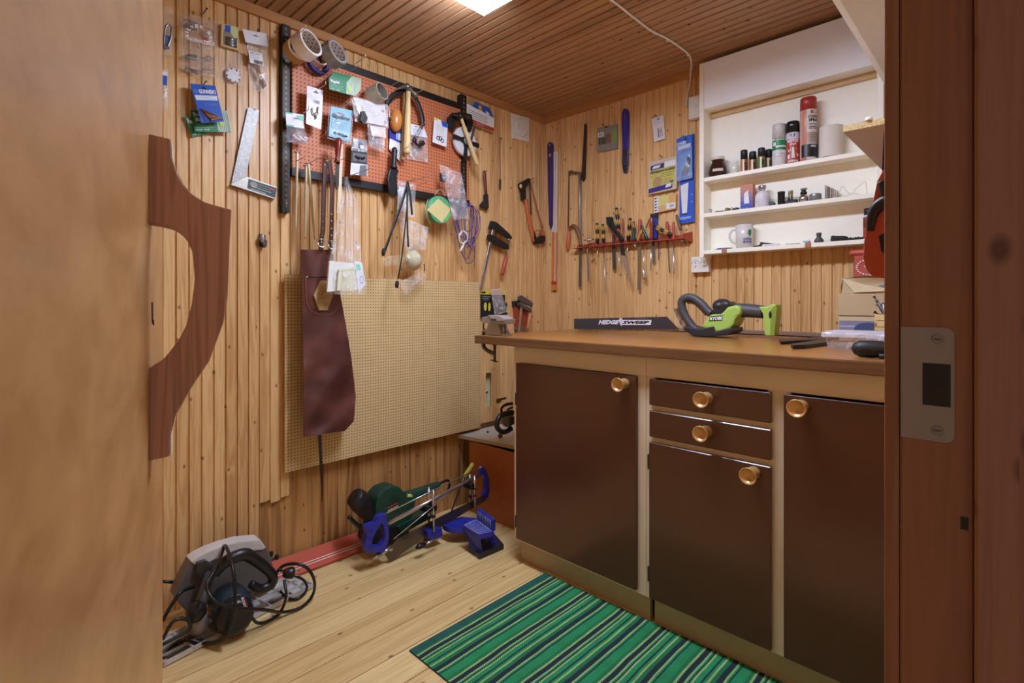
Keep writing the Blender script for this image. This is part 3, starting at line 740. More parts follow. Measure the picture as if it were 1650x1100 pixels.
# --- assortment box
t = Thing('assortment_box', 'clear plastic sorting box of nails and screws with white printed lettering', 'box', at=(322, 80))
q = Q(t, [(293, 22), (350, 34), (350, 126), (295, 113)], .034)
mb = t.mb(); slab(mb, q, .024, film('d9d4d2', .30, .1)); mb.part('case', label='clear plastic case')
mb = t.mb(); rim = [(293, 22), (350, 34), (350, 126), (295, 113)]
P = [t.w(x, y, .035) for x, y in rim]; mb.tube(P + [P[0]], .0016, film('e8e6e4', .55), n=6, curve=False)
for v in (.42, .60, .74, .88): mb.tube([q(.04, v, -.004), q(.96, v, -.004)], .001, film('e8e6e4', .5), n=5)
mb.tube([q(.5, .42, -.004), q(.52, 1, -.004)], .001, film('e8e6e4', .5), n=5); mb.part('divider')
rr = random.Random(3)
for nm, n_, u0, u1, v0, v1, mat_ in (('nails', 13, .05, .45, .06, .2, DSTEEL), ('nails', 10, .55, .95, .1, .3, STEEL), ('nails', 9, .55, .95, .62, .74, STEEL), ('nails', 14, .05, .45, .64, .74, DSTEEL), ('nails', 7, .56, .95, .77, .95, STEEL), ('nails', 12, .06, .45, .88, .97, DSTEEL)):
    mb = t.mb()
    for i in range(n_):
        u, v = u0+(u1-u0)*rr.random()*.6, v0+(v1-v0)*rr.random(); a = q(u, v, -.012-.006*rr.random()); b = q(min(u1, u+.25), v+.04*(rr.random()-.5), -.012-.006*rr.random()); mb.tube([a, b], .0011, mat_, n=5)
    mb.part(nm)
mb = t.mb(); WH = M('f4f4f4', .5)
st = 'SILVER BOX'
for i, ch in enumerate(st):
    if ch == ' ': continue
    a = math.radians(195 - i*210/(len(st)-1)); u, v = .47+.34*math.cos(a), .335-.17*math.sin(a); ca, sa = math.sin(a), math.cos(a)
    def fn(x, y, u=u, v=v, a=a, k=(.3 if ch == 'I' else 1.)):
        dx, dy = (x-.5)*.095*k, (y-.5)*.062; r_ = math.pi/2-a
        return q(u + dx*math.cos(r_) - dy*1.5*math.sin(r_), v + dx*.62*math.sin(r_) + dy*math.cos(r_), .0012)
    mb.text(ch, fn, WH, .05)
mb.text('HAUSHALTSBOX', q.sub(.12, .385, .93, .45, .0012), WH, .02); decor(mb, q, [('c', .64, .355, .09, .035, M('a8402c', .5))], .001); mb.part('lettering', label='white printed lettering')
nail(t, 326, 24, .05).part('nail')
# --- small nail case, button bag, screw bag
t = Thing('nail_case', 'small flat yellow-rimmed case of nails with a blue corner', 'case', at=(370, 58))
q = Q(t, [(357, 37), (384.5, 44), (384, 81), (356, 73)], .020); mb = t.mb(); slab(mb, q, .018, M('cdb98a', .4)); mb.part('tray', label='yellowish tray')
mb = t.mb(); decor(mb, q, [('r', .12, .28, .92, .94, M('8f8068', .5)), ('r', .2, .04, .52, .34, BLUE), ('p', [(.52, .06), (.8, .02), (.95, .2), (.95, .42), (.8, .55), (.52, .34)], M('cfd69a', .5))], .0008); mb.part('label')
mb = t.mb()
for i in range(12): u = .2+.06*rr.random(); v = .56+.032*i; mb.tube([q(u, v, .003), q(.9, v+.05*(rr.random()-.4), .003)], .0011, STEEL, n=5)
mb.part('nails')
t = Thing('packet', 'clear packet holding a round white disc with dark marks round its rim', 'packet', at=(372, 108))
mb = t.mb(); q = Q(t, [(354, 77), (391, 88), (392, 140), (355, 132)], .008); pillow(mb, q, .010, FILM, 8, 8, 5); mb.part('bag')
c = t.w(375, 122, .010); mb = t.mb(); mb.lathe(c, c+Vector((0, -.007, 0)), [(0, .0255), (.6, .0255), (1, .023)], M('d7d7dc', .35), 26)
for i in range(8): a = i*.785+.3; mb.box(c+Vector((.022*math.cos(a)-.0025, -.0078, .022*math.sin(a)-.0025)), c+Vector((.022*math.cos(a)+.0025, -.006, .022*math.sin(a)+.0025)), BLACK if i % 3 else RED)
mb.part('disc', label='white disc')
t = Thing('packet', 'clear bag of brown screws under a blank white header card', 'packet', at=(412, 60))
mb = t.mb(); q = Q(t, [(390.5, 46.5), (429, 54), (432.5, 75.5), (396, 68)], .022); slab(mb, q, .0015, PAPER); decor(mb, q, [euro(.52, .35, .9)]); mb.part('header_card', label='white header card')
mb = t.mb(); q = Q(t, [(398, 69), (432, 76), (434, 151), (401, 142)], .020); pillow(mb, q, .010, FILM, 8, 12, 6)
mb.part('bag'); mb = t.mb()
for i in range(7): mb.tube([t.w(402+i*1.6, 86+i*2, .024), t.w(424+i*.9, 143-i*.8, .022)], .0016, M('8a5a3a', .4, .3), n=6)
mb.part('screws'); mb = t.mb(); q = Q(t, [(400, 81), (422, 86), (425, 106), (403, 101)], .031); slab(mb, q, .0005, PAPER); decor(mb, q, [('t', 'ART. FÄRG', .1, .07, .85, .19, INK), ('l', .1, .27, .8, .55, 4, GREY), ('b', .32, .66, .95, .95, 9, BLACK)]); mb.part('price_label', label='white bar-code label')
nail(t, 411, 55, .034).part('nail')
# --- rapid cards behind, gunnebo card in front
def staple_card(label, pts, o, grp=None, full=True):
    t = Thing('staple_card', label, 'packet', at=(pts[0][0]+15, pts[0][1]), group=grp)
    mb = t.mb(); q = Q(t, pts, o); slab(mb, q, .0035, GREEN)
    decor(mb, q, [('r', .64, .0, 1, 1, M('cfd8c4', .5))] + [('r', .66+.05*i, 0, .68+.05*i, 1, M('6f9a78', .5)) for i in range(7)] + [('t', 'Rapid', .05, .10, .36, .42, PAPER, .04), ('l', .05, .50, .55, .74, 3, M('8fc0a0', .5)), ('t', '6 mm   5/16"', .05, .82, .40, .93, M('cfe6d6', .5)), ('r', .70, .35, .82, .70, M('b6cf4a', .5))]); mb.solo()
staple_card('dark green staple card, lower left behind the blue bolt card', [(296, 187), (346, 196), (345, 212), (310, 221)], .012)
staple_card('dark green staple card in the middle behind the blue bolt card', [(307, 177), (356, 183), (372, 200), (313, 209)], .020)
staple_card('front green staple card showing its whole label below the blue bolt card', [(312, 188), (366, 178), (373, 213), (314, 212)], .027)
t = Thing('bolt_card', 'blue hanging card of brown bolts with GUNNEBO lettering', 'packet', at=(330, 137))
mb = t.mb(); q = Q(t, [(306.5, 134.5), (347, 138), (361, 195.5), (324.5, 198)], [.035, .035, .055, .055]); slab(mb, q, .0015, BLUE)
decor(mb, q, [euro(.5, .09, .55), ('t', 'GUNNEBO', .26, .13, .95, .245, PAPER, .04), ('o', .14, .19, .08, .045, .3, M('7ba0e0', .5)), ('r', .05, .29, .95, .42, M('dfe6f2', .5)), ('l', .1, .31, .9, .39, 3, M('8899bb', .5)), ('t', 'GUNNEBO', .34, .50, .93, .57, M('6a8ad6', .5)), ('p', [(.05, .66), (.2, .62), (.95, .93), (.95, .97), (.2, .97)], M('3a3f8a', .5))]); mb.part('card')
mb = t.mb()
for i in range(11):
    u = .12+.045*i; v = .66+.014*i; mb.tube([q(u, v, .004), q(u+.32, .955-.004*i, .005)], .0017, M('9a6446' if i % 2 else '6e4630', .4, .3), n=6); mb.ell(q(u+.32, .955-.004*i, .006), (.003, .003, .003), M('b88a6a', .3, .6), 6, 4)
mb.part('bolts'); nail(t, 325, 139, .05).part('nail')
# --- try square
t = Thing('try_square', 'rusty steel try square with a dark green stock hung on the panelling', 'square', at=(405, 178))
mb = t.mb(); mb.pp([(400, 172.5), (418, 178), (395.5, 288), (372.5, 297)], .010, .003, M('96928e', .45, .5, nz=.55, sc=160)); mb.part('blade', label='spotted steel blade')
mb = t.mb(); mb.pp([(372.5, 296.5), (397, 284), (447, 302), (443.5, 321), (372.5, 298)], .020, .017, M('a9a39c', .4, .6, nz=.3, sc=70), .001); mb.part('stock')
mb = t.mb(); q = Q(t, [(400.5, 288), (446, 303), (443, 318.5), (398.5, 303)], .0206); slab(mb, q, .002, M('22312f', .4)); decor(mb, q, [('c', .2, .42, .13, .3, M('8a8078', .5)), ('l', .35, .2, .95, .4, 2, M('8fa098', .5)), ('l', .12, .62, .9, .88, 2, M('cfd6d2', .5)), ('p', [(.78, .15), (.92, .25), (.9, .4), (.74, .3)], RED)]); mb.part('inlay', label='dark green maker plate')
nail(t, 409, 178, .012).part('nail')
# --- coat hook
t = Thing('coat_hook', 'small grey metal coat hook on the bare panelling right of the door pull', 'hook', at=(423, 388))
mb = t.mb(); mb.ell(t.w(422.5, 384, .024), (.0085, .010, .017), M('9a98a2', .35, .3)); mb.tp([(423, 378, .004), (423, 386, .012), (426, 396, .016), (428.5, 394, .028), (429, 386, .034)], [.005, .006, .005, .004, .0035], M('7d7a82', .35, .3)); mb.pp([(418, 376), (428, 379), (428, 399), (418, 397)], .003, .003, DSTEEL); mb.solo()

# --- tape rolls ------------------------------------------------------
def tape(label, px, py, o, R, r, W, ch, inner, tilt=(0., 0.), extra=None):
    t = Thing('tape_roll', label, 'tape', 'tape rolls on the tool board', at=(px, py, .026))
    c = t.w(px, py, o); ax = Vector((tilt[0], -1, tilt[1])).normalized(); p, q = c-ax*W/2, c+ax*W/2
    mb = t.mb(); mb.lathe(p, q, [(0, r+.002), (0, R), (1, R), (1, r+.002)], ch, 36, caps=False, smooth=False); mb.part('tape')
    mb = t.mb(); mb.lathe(p, q, [(-.01, r+.0022), (1.01, r+.0022), (1.01, r), (-.01, r), (-.01, r+.0022)], inner, 36, caps=False, smooth=False); 
    if inner is CORE:
        x_ = ax.cross(Vector((0, 0, 1))).normalized(); y_ = ax.cross(x_)
        for k in range(14):
            for j in range(3):
                a_ = k*.449+j*.2; rd = x_*math.cos(a_)+y_*math.sin(a_); tg = -x_*math.sin(a_)+y_*math.cos(a_); o_ = c+ax*W*(-.28+.28*j)+rd*(r-.0004); mb.add([o_-tg*.0035-ax*.0022, o_+tg*.0035-ax*.0022, o_+tg*.0035+ax*.0022, o_-tg*.0035+ax*.0022], [[0, 1, 2, 3]], M('5a5054', .6))
    mb.part('core', label='printed cardboard core'); return t
CORE = M('d9d2cc', .6); TAN = M('c29a68', .5)
tape('tan roll of parcel tape half hidden behind the white tape roll', 478, 82, .075, .046, .038, .036, TAN, M('a88458', .6), (.15, .2))
tape('pinkish roll of masking tape behind the silver tape roll', 511, 92, .080, .040, .034, .025, M('d8a8a0', .5), CORE, (.2, .3))
tape('blue ring of tape hanging lowest behind the two front tape rolls', 512, 101, .060, .046, .034, .020, M('28307e', .45), M('5a4a3a', .6), (.1, .1))
tape('thick white tape roll at the top left of the tool board', 494, 73, .165, .052, .043, .05, M('f2ece8', .4), CORE, (.35, .30))
tape('silver-clear tape roll right of the white tape roll', 538, 87, .165, .050, .040, .046, M('9a928c', .3, .3), CORE, (.35, .30))
tape('tan tape roll with spare wires in it, left of the orange ear defenders', 607, 151, .125, .037, .032, .060, M('b0a48e', .4), M('8b857e', .5), (.35, .25))
hook(470, 62, .15, 'wire hook at the top left of the tool board, through the white tape roll', group=None)
hook(566, 105, .14, 'wire hook through the silver-clear tape roll')
hook(622, 141, .12, 'wire hook through the tan tape roll of spare wires')
t = Thing('wire_bundle', 'loose shiny wire bits tucked inside the tan tape roll', 'wire', at=(607, 151, .026))
mb = t.mb(); c = t.w(606, 153, .15)
for i in range(9):
    a = rr.random()*6; p = c+Vector((.022*math.cos(a), .03, .02*math.sin(a))); mb.tube([p, c+Vector((.008*math.cos(a*2), 0, .01*math.sin(a*3))), c+Vector((.02*math.cos(a+2), -.018, .02*math.sin(a+1)))], .0015, WIRE, n=5)
mb.solo()
# --- green staple cards stacked on a hook
for i in range(9):
    j = 8-i; x, y, o = 530+j*1.0, 122-j*1.2+3, .118-j*.0085
    lab = {0: 'front green staple card on the hook with its label in full view', 8: 'hindmost green staple card of the pack on the hook'}.get(j, f'green staple card {["","second","third","fourth","fifth","sixth","seventh","eighth",""][j]} from the front of the pack on the hook')
    staple_card(lab, [(x, y), (x+44, y+11), (x+43, y+30), (x+.5, y+19)], o, 'green staple cards hung in a pack')
hook(557, 117, .125, 'wire hook through the pack of green staple cards')
# --- long white blister card
t = Thing('hardware_card', 'long white hanging card with a small metal fitting under clear plastic', 'packet', at=(508, 140, .026))
q = Q(t, [(495, 138), (521, 145.5), (517.5, 208.5), (493, 199)], .105); mb = t.mb(); slab(mb, q, .0015, PAPER)
decor(mb, q, [euro(.55, .10, .9), ('l', .1, .04, .45, .06, 2, INK), ('l', .15, .23, .8, .30, 3, LGREY), ('b', .42, .31, .82, .39, 8, GREY), ('r', .15, .44, .8, .80, M('d2d2d2', .35))]); mb.part('card')
mb = t.mb(); a = q(.3, .55, .006); mb.tube([a, q(.36, .66, .010), q(.42, .72, .006)], .003, M('e8e4e0', .2, .6)); mb.tube([q(.68, .48, .005), q(.66, .66, .008), q(.52, .70, .008), q(.6, .78, .006)], .003, M('8a8478', .25, .8)); mb.ell(q(.56, .66, .006), (.004, .004, .005), STEEL, 8, 6); mb.part('fitting', label='small metal fitting')
hook(508, 145, .10, 'wire hook holding the long white hardware card')
# --- white and green header bag
t = Thing('packet', 'grey bag of white plugs under a white card with a green band', 'packet', at=(478, 184, .026))
q = Q(t, [(460.5, 180), (490, 185), (490.5, 207), (461.5, 203)], .085); mb = t.mb(); slab(mb, q, .0015, PAPER); decor(mb, q, [('r', 0, 0, .35, .10, M('58b090', .5)), ('p', [(.55, .15), (1, .05), (1, .5), (.7, .45)], M('7cc0a8', .5)), euro(.55, .36, 1.0), ('r', 0, .88, .4, 1, M('58b090', .5))]); mb.part('header_card', label='white and green header card')
mb = t.mb(); q = Q(t, [(461.5, 203), (491, 207), (497, 233), (463, 229)], .084); pillow(mb, q, .016, film('c4c2cc', .55, .1), 9, 8, 8); mb.part('bag')
mb = t.mb()
for i in range(7): c = q(.25+.09*i, .68+.12*((i*7) % 3-1), .004); mb.lathe(c, c+Vector((.016, 0, .004*(i % 3-1))), [(0, .0025), (.3, .004), (1, .0035)], M('e4e2e6', .4), 8)
mb.part('plugs', label='white plugs'); hook(484, 183, .075, 'wire hook holding the white and green header bag')
# --- gipsskruv bag
t = Thing('packet', 'light blue bag of plasterboard screws with black Gipsskruv lettering', 'packet', at=(548, 176, .026))
q = Q(t, [(533.5, 171), (567, 178), (563, 229), (529.5, 219)], .110); mb = t.mb(); slab(mb, q, .0012, M('82b6cc', .5)); decor(mb, q, [('p', [(.3, .14), (.7, .18), (.66, .22), (.34, .18)], M('a05a44', .5)), ('t', 'Gipsskruv', .06, .22, .95, .40, M('14142a', .5), .07), ('l', .08, .44, .9, .66, 7, M('5f8fa8', .5)), ('p', [(.05, .74), (.95, .72), (.97, .94), (.05, .95)], M('a8c6d0', .35))]); mb.part('card', label='light blue printed card')
mb = t.mb(); q2 = Q(t, [(530, 171), (570, 179), (566, 233), (527, 223)], .100); pillow(mb, q2, .010, FILM, 9, 9, 9); mb.part('bag')
mb = t.mb()
for i in range(14): u = .2+.05*i*.9; a = q(u, .80+.1*rr.random(), .006); mb.tube([a, q(u+.15*(rr.random()-.2), .80+.12*rr.random(), .008)], .0014, DSTEEL, n=5)
mb.part('screws'); hook(546, 174, .105, 'wire hook holding the light blue screw bag')
# --- white parts bags with a black plastic piece
t = Thing('packet', 'white card packet in a clear bag with two grey studs, left of the ear defenders', 'packet', at=(590, 165, .026))
q = Q(t, [(568, 156), (620, 170), (625, 204), (584, 196)], .110); mb = t.mb(); slab(mb, q, .004, M('dcd6d6', .4)); decor(mb, q, [('l', .2, .2, .7, .5, 4, M('c4b8b8', .5)), ('c', .90, .30, .05, .07, GREY), ('c', .92, .82, .05, .07, GREY)]); mb.part('card'); mb = t.mb(); q2 = Q(t, [(566, 154), (624, 168), (627, 207), (572, 196)], .104); pillow(mb, q2, .014, FILM2, 10, 8, 10); mb.part('bag')
t = Thing('plastic_clip', 'small black plastic clip hanging in front of the white card packet', 'clip', at=(586, 188, .026))
mb = t.mb(); mb.prism([t.w(x, y, .155) for x, y in [(582, 179), (588, 179), (590, 184), (593, 190), (591, 196), (585, 199), (581, 194), (583, 186)]], (0, .012, 0), BLACK, bev=.002); mb.tp([(586, 180, .128), (584, 172, .11), (583, 168, .03)], .0008, WIRE, n=5); mb.solo()
t = Thing('packet', 'small clear packet of grey wall plugs below the white card packet', 'packet', at=(608, 215, .026))
q = Q(t, [(592, 200), (622, 205), (619, 246), (594, 236)], .095); mb = t.mb(); pillow(mb, q, .014, FILM2, 8, 9, 11); mb.part('bag')
mb = t.mb(); q3 = Q(t, [(596, 202), (621, 206), (622, 222), (599, 218)], .100); slab(mb, q3, .001, M('e2d2cc', .5)); mb.part('card'); mb = t.mb()
for i in range(10): c = q(.15+.07*i, .84+.06*(i % 3-1), .002); mb.tube([c, c+Vector((.004, -.002, .010))], .002, M('8a8e9a', .4), n=6)
mb.part('plugs')
# --- hammers ---------------------------------------------------------
def hammer(label, head_c, hp, o, hmat, hw, hl, handle, claw=True, r=.0115):
    t = Thing('hammer', label, 'hammer', at=(head_c[0], head_c[1], .026))
    p = t.w(*handle[0], o); q = t.w(*handle[1], o); L = (q-p).length
    mb = t.mb(); mb.lathe(p, q, [(0, r*.75), (.12, r*.72), (.3, r*.9), (.55, r), (.8, r*1.08), (.97, r*1.12), (1, r*.8)], LWD, 14, flat=1.25); mb.part('handle', label='pale wooden handle')
    mb = t.mb(); c = t.w(*head_c, o); f = t.w(*hp[0], o+.01); b = t.w(*hp[1], o-.01)
    d = (f-c)
    mb.lathe(c, f, [(-.2, .010), (.2, .0125), (.5, .010), (.62, .010), (.7, .0145), (1, .0145), (1.03, .013)], hmat, 14)
    if claw:
        for s_ in (-1, 1): mb.tube([c+Vector((0, s_*.002, 0)), c.lerp(b, .5)+Vector((0, s_*.006, .004)), b+Vector((0, s_*.010, 0))], [.011, .008, .003], hmat, n=8)
    else: mb.lathe(c, b, [(-.2, .010), (.3, .012), (.9, .005), (1, .002)], hmat, 10)
    mb.ell(c, (.015, .016, .016), hmat); mb.part('head', label='grey steel head'); return t
hammer('hammer with a long pale handle hung before the orange ear defenders', (656, 140), ((671, 155), (640, 144)), .125, M('7a7470', .3, .75, nz=.25), .02, .1, ((658, 148), (655, 248)), True, .0135)
t = Thing('wooden_rod', 'pale square wooden rod hanging behind the long-handled hammer', 'stick', at=(651, 200, .026))
mb = t.mb(); mb.obox(t.w(652, 150, .085), t.w(649, 257, .085), .013, .012, M('b0905e', .5, nz=.1), bev=.001); mb.solo()
hook(648, 148, .11, 'double wire hook carrying the long-handled hammer')
hook(664, 152, .11, 'right arm of the wire hook under the hammer head')
# --- ear defenders
t = Thing('ear_defenders', 'orange ear defenders with a black headband on the tool board', 'ear defenders', at=(650, 150, .026))
mb = t.mb(); mb.tube([t.w(x, y, .085) for x, y in [(623, 168), (631, 156), (644, 148), (657, 148), (668, 156), (676, 172), (681, 190), (682, 202)]], .0115, BLACK, n=10, flat=.45); mb.part('headband', label='black padded headband')
for (x, y, o, cup) in ((637, 194, .075, 1), (672, 226, .07, 0)):
    mb = t.mb()
    if cup:
        mb.ell(t.w(x+1, y, o), (.029, .026, .052), M('c9803f', .3), 18, 12, Matrix.Rotation(.08, 3, 'Y')); mb.part('ear_cup', label='glossy orange ear cup')
        t.mb().ell(t.w(x+2, y, o-.024), (.022, .014, .045), BLACK, 14, 10).part('cushion')
mb = t.mb(); mb.tp([(624, 168, .085), (627, 180, .085), (628, 190, .085)], .002, STEEL, n=6); mb.tp([(678, 203, .085), (667, 221, .085)], .0016, STEEL, n=6); mb.tp([(682, 203, .085), (671, 223, .085)], .0016, STEEL, n=6); mb.ell(t.w(627.5, 192, .088), (.008, .008, .008), BLACK, 10, 7); mb.part('fork_wire')
mb = t.mb(); mb.ell(t.w(668, 226, .085), (.012, .008, .014), BLACK, 12, 8); mb.ell(t.w(680, 230, .085), (.017, .008, .012), BLACK, 12, 8); mb.tube([t.w(668, 228, .085), t.w(674, 234, .085), t.w(682, 232, .085)], .006, BLACK); mb.part('pivot', label='black pivot joint')
# --- bag under the ear defenders, blue box, o-ring card
t = Thing('packet', 'clear bag with a blue-printed white card behind the ear defender wires', 'packet', at=(676, 205, .026))
q = Q(t, [(661, 199), (683, 204), (689, 222), (662, 217)], .042); mb = t.mb(); slab(mb, q, .001, PAPER); decor(mb, q, [euro(.4, .16, .6), ('l', .15, .42, .8, .8, 3, M('8a94d0', .5))]); mb.part('header_card')
mb = t.mb(); q = Q(t, [(658, 215), (688, 222), (690, 262), (655, 256)], .040); pillow(mb, q, .014, FILM2, 9, 9, 12)
mb.part('bag'); mb = t.mb(); mb.tube([q(.15, .9, .004), q(.4, .82, .008), q(.7, .92, .006)], .002, M('b8a468', .5)); mb.prism([q(.42, .3, .004), q(.62, .35, .004), q(.55, .62, .004), q(.3, .55, .004)], (0, .003, 0), M('9a9aa4', .4)); mb.part('fitting')
hook(672, 203, .05, 'wire hook holding the blue-printed card bag')
t = Thing('packet', 'blue and white carton with a bar code behind the hammer handles', 'packet', at=(640, 222, .026))
q = Q(t, [(628, 206), (650, 210), (648, 231), (628, 222)], .052); mb = t.mb(); slab(mb, q, .012, M('2a3a9a', .45)); decor(mb, q, [('b', .5, .3, .95, .85, 9, PAPER)]); mb.part('carton'); q = Q(t, [(628, 222), (648, 231), (646, 262), (627, 240)], .045)
mb = t.mb(); pillow(mb, q, .008, M('d8d6d6', .4), 6, 6, 14); mb.part('bag')
t = Thing('packet', 'white card with three printed black rings, hung by a yellow and blue header', 'packet', at=(709, 192, .026))
q = Q(t, [(700, 188), (721.5, 200), (719.5, 237), (697, 229)], .072); mb = t.mb(); slab(mb, q, .0015, PAPER); decor(mb, q, [('r', 0, 0, .24, .10, M('d6cc4c', .5)), ('l', .15, .22, .85, .5, 8, LGREY), ('o', .5, .60, .3, .04, .2, LGREY), ('o', .36, .76, .13, .09, .35, BLACK), ('o', .52, .74, .13, .09, .35, BLACK), ('o', .66, .80, .13, .09, .35, BLACK)]); mb.part('card'); mb = t.mb(); q2 = Q(t, [(711, 194), (721, 199), (721, 206), (713, 203)], .073); slab(mb, q2, .001, BLUE); mb.part('tab', label='blue corner tab')
hook(704, 188, .06, 'wire hook holding the white card of printed rings')
# --- tape measure reel + small hammer
t = Thing('measuring_reel', 'white open-reel measuring tape with a black cross frame', 'tape measure', at=(752, 220, .026))
c = t.w(749, 228, .075); R = .072
mb = t.mb(); mb.lathe(c+Vector((0, .014, 0)), c+Vector((0, -.006, 0)), [(0, R*.97), (.1, R), (.9, R), (1, R*.97)], M('dcdadd', .35), 40); mb.part('disc', label='white reel disc')
mb = t.mb()
for ang in (8, 98, 188, 278):
    a = math.radians(ang-12); d = Vector((math.cos(a), 0, math.sin(a))); s_ = Vector((-d.z, 0, d.x)); y = Vector((0, -.014, 0)); e = R*(1.14 if ang != 278 else 1.25)
    if ang == 98: continue
    mb.prism([c+y+d*.014+s_*.017, c+y+d*.034+s_*.009, c+y+d*e+s_*.012, c+y+d*(e+.004), c+y+d*e-s_*.012, c+y+d*.034-s_*.009, c+y+d*.014-s_*.017], (0, .007, 0), BLACK, bev=.001)
mb.lathe(c+Vector((0, -.006, 0)), c+Vector((0, -.013, 0)), [(0, .022), (1, .022)], BLACK, 20); mb.lathe(c+Vector((0, -.013, 0)), c+Vector((0, -.018, 0)), [(0, .018), (.8, .018), (1, .015)], M('8e8a8c', .35, .4), 20)
mb.part('cross_frame', label='black cross frame')
mb = t.mb(); P = [t.w(x, y, .088) for x, y in [(725, 205), (723, 190), (729, 182), (745, 180), (760, 184), (763, 198), (758, 214), (752, 212), (754, 198), (750, 192), (736, 191), (733, 198), (736, 204), (732, 209)]]
mb.prism(P, (0, .018, 0), BLACK, bev=.002); mb.part('handle', label='black carrying handle')
hammer('small hammer with a pale handle hung in front of the measuring reel', (741, 187), ((758, 190), (729, 185)), .125, M('3a3634', .3, .7), .02, .1, ((743, 190), (769, 266)), False, .0095)
t = Thing('file', 'thin dark metal file beside the small hammer handle on the reel', 'file', at=(760, 215, .026))
mb = t.mb(); mb.obox(t.w(765, 203, .108), t.w(756, 238, .108), .012, .003, M('6a6460', .4, .6)); mb.solo()
# --- sanding sheet pack on the wall right of the tool board
t = Thing('sanding_pack', 'blue white and red packet of sanding sheets right of the tool board', 'packet', at=(775, 185))
q = Q(t, [(752, 166), (796.5, 189), (795.5, 212.5), (752, 196)], .030); mb = t.mb(); slab(mb, q, .008, M('e8e6e6', .45)); decor(mb, q, [('l', .08, .28, .97, .62, 4, BLACK), ('r', 0, .74, 1, 1, M('a8402c', .5)), ('l', .35, .82, .7, .9, 2, PAPER)]); mb.part('packet')
mb = t.mb(); q2 = [(752, 165), (763, 172), (766, 163.5), (789, 174), (795, 188), (796.5, 190)]; mb.prism([t.w(x, y, .032) for x, y in q2], (0, .004, 0), M('2a5cb4', .45)); q3 = Q(t, [(770, 168), (784, 174), (784, 184), (770, 178)], .0325); decor(mb, q3, [('c', .25, .4, .2, .4, M('e0a040', .5)), ('l', -.2, .8, .7, 1.1, 2, PAPER), ('p', [(.9, .5), (1.3, .7), (1.3, 1.1), (.95, .95)], PAPER)]); mb.part('header', label='blue header card')
# --- rods, brush, scraper
t = Thing('wire_brush', 'thin wire with an eye and a small bristle tip hanging under the vent', 'brush', at=(805, 228))
mb = t.mb(); mb.tp([(806, 230, .008), (804, 227, .008), (804, 223, .008), (807, 222, .008), (808, 226, .008), (806, 230, .008), (806, 260, .008), (806, 290, .008)], .0014, M('5a5450', .4, .6), n=6); mb.part('wire'); p, q = t.w(806, 288, .008), t.w(805.5, 306, .008); t.mb().lathe(p, q, [(0, .003), (.1, .006), (.85, .006), (1, .002)], M('4a3a28', .8), 10).part('bristles'); nail(t, 806, 224, .012).part('nail')
t = Thing('scraper', 'scraper with a red-brown handle and a black angled head on the left wall', 'scraper', at=(780, 280))
mb = t.mb(); P, q = t.w(780, 275, .018), t.w(783.5, 314, .018); mb.lathe(P, q, [(0, .006), (.05, .010), (.4, .0105), (.8, .009), (1, .008)], M('6e3326', .45), 12, flat=.7); mb.part('handle', label='red-brown handle')
mb = t.mb(); mb.pp([(781, 313), (787, 313), (787.5, 322), (788, 334), (785, 338), (774, 333), (775.5, 328), (781, 322)], .024, .012, M('2a2626', .5), .002); mb.part('head'); nail(t, 779.5, 277, .02).part('nail')
# --- three thin rods on one hook
for i, (a, b, lab, o) in enumerate((((479, 246), (476.5, 368), 'longest pale rod at the left, hanging upright below the tool board', .12), ((493.5, 268), (491.5, 385), 'middle pale rod of the three thin rods', .10), ((497, 264), (507, 386), 'right pale rod slanting across the middle one', .11))):
    t = Thing('metal_rod', lab, 'rod', 'thin rods hung below the tool board', at=(a[0], a[1], .026)); mb = t.mb(); p, q = t.w(*a, o), t.w(*b, o)
    mb.lathe(p, q, [(0, .0055), (.01, .0058), (.95, .0042), (1, .0015)], M('cbb894', .35, .3), 10); mb.part('shaft')
    mb = t.mb(); mb.cyl(p+Vector((-.012, 0, .001)), p+Vector((.012, 0, .001)), .0022, DSTEEL, 8).part('crossbar')
hook(472, 260, .125, 'wire hook at the left carrying the longest pale rod'); hook(490, 264, .115, 'wire hook carrying the slanting pale rod'); hook(503, 258, .10, 'empty wire hook left of the apron straps'); hook(517, 262, .13, 'wire hook with the apron straps over it'); hook(513, 221, .06, 'empty wire hook under the long white hardware card')
# --- drywall saw with a red handle and white blade guard
t = Thing('keyhole_saw', 'saw with a dark red turned handle in front of a pale wooden blade guard', 'saw', at=(546, 225, .026))
mb = t.mb(); p, q = t.w(546, 222, .16), t.w(543, 262, .16); mb.lathe(p, q, [(0, .004), (.05, .011), (.25, .013), (.5, .011), (.75, .008), (.9, .010), (1, .012)], M('7a2a20', .3), 16); mb.part('handle', label='dark red handle')
mb = t.mb(); mb.pp([(541, 260), (547, 260), (546, 300), (543, 306), (541, 300)], .158, .002, DSTEEL); mb.part('blade'); 
t = Thing('blade_guard', 'pale flat wooden strip hanging behind the red saw handle', 'stick', at=(549, 232, .026))
mb = t.mb(); mb.pp([(549, 231), (553, 232), (551, 290), (549, 344), (542.5, 343), (546, 290)], .140, .004, M('dcc6a8', .5), .0005); mb.solo()
hook(534, 262, .135, 'wire hook carrying the red-handled saw')
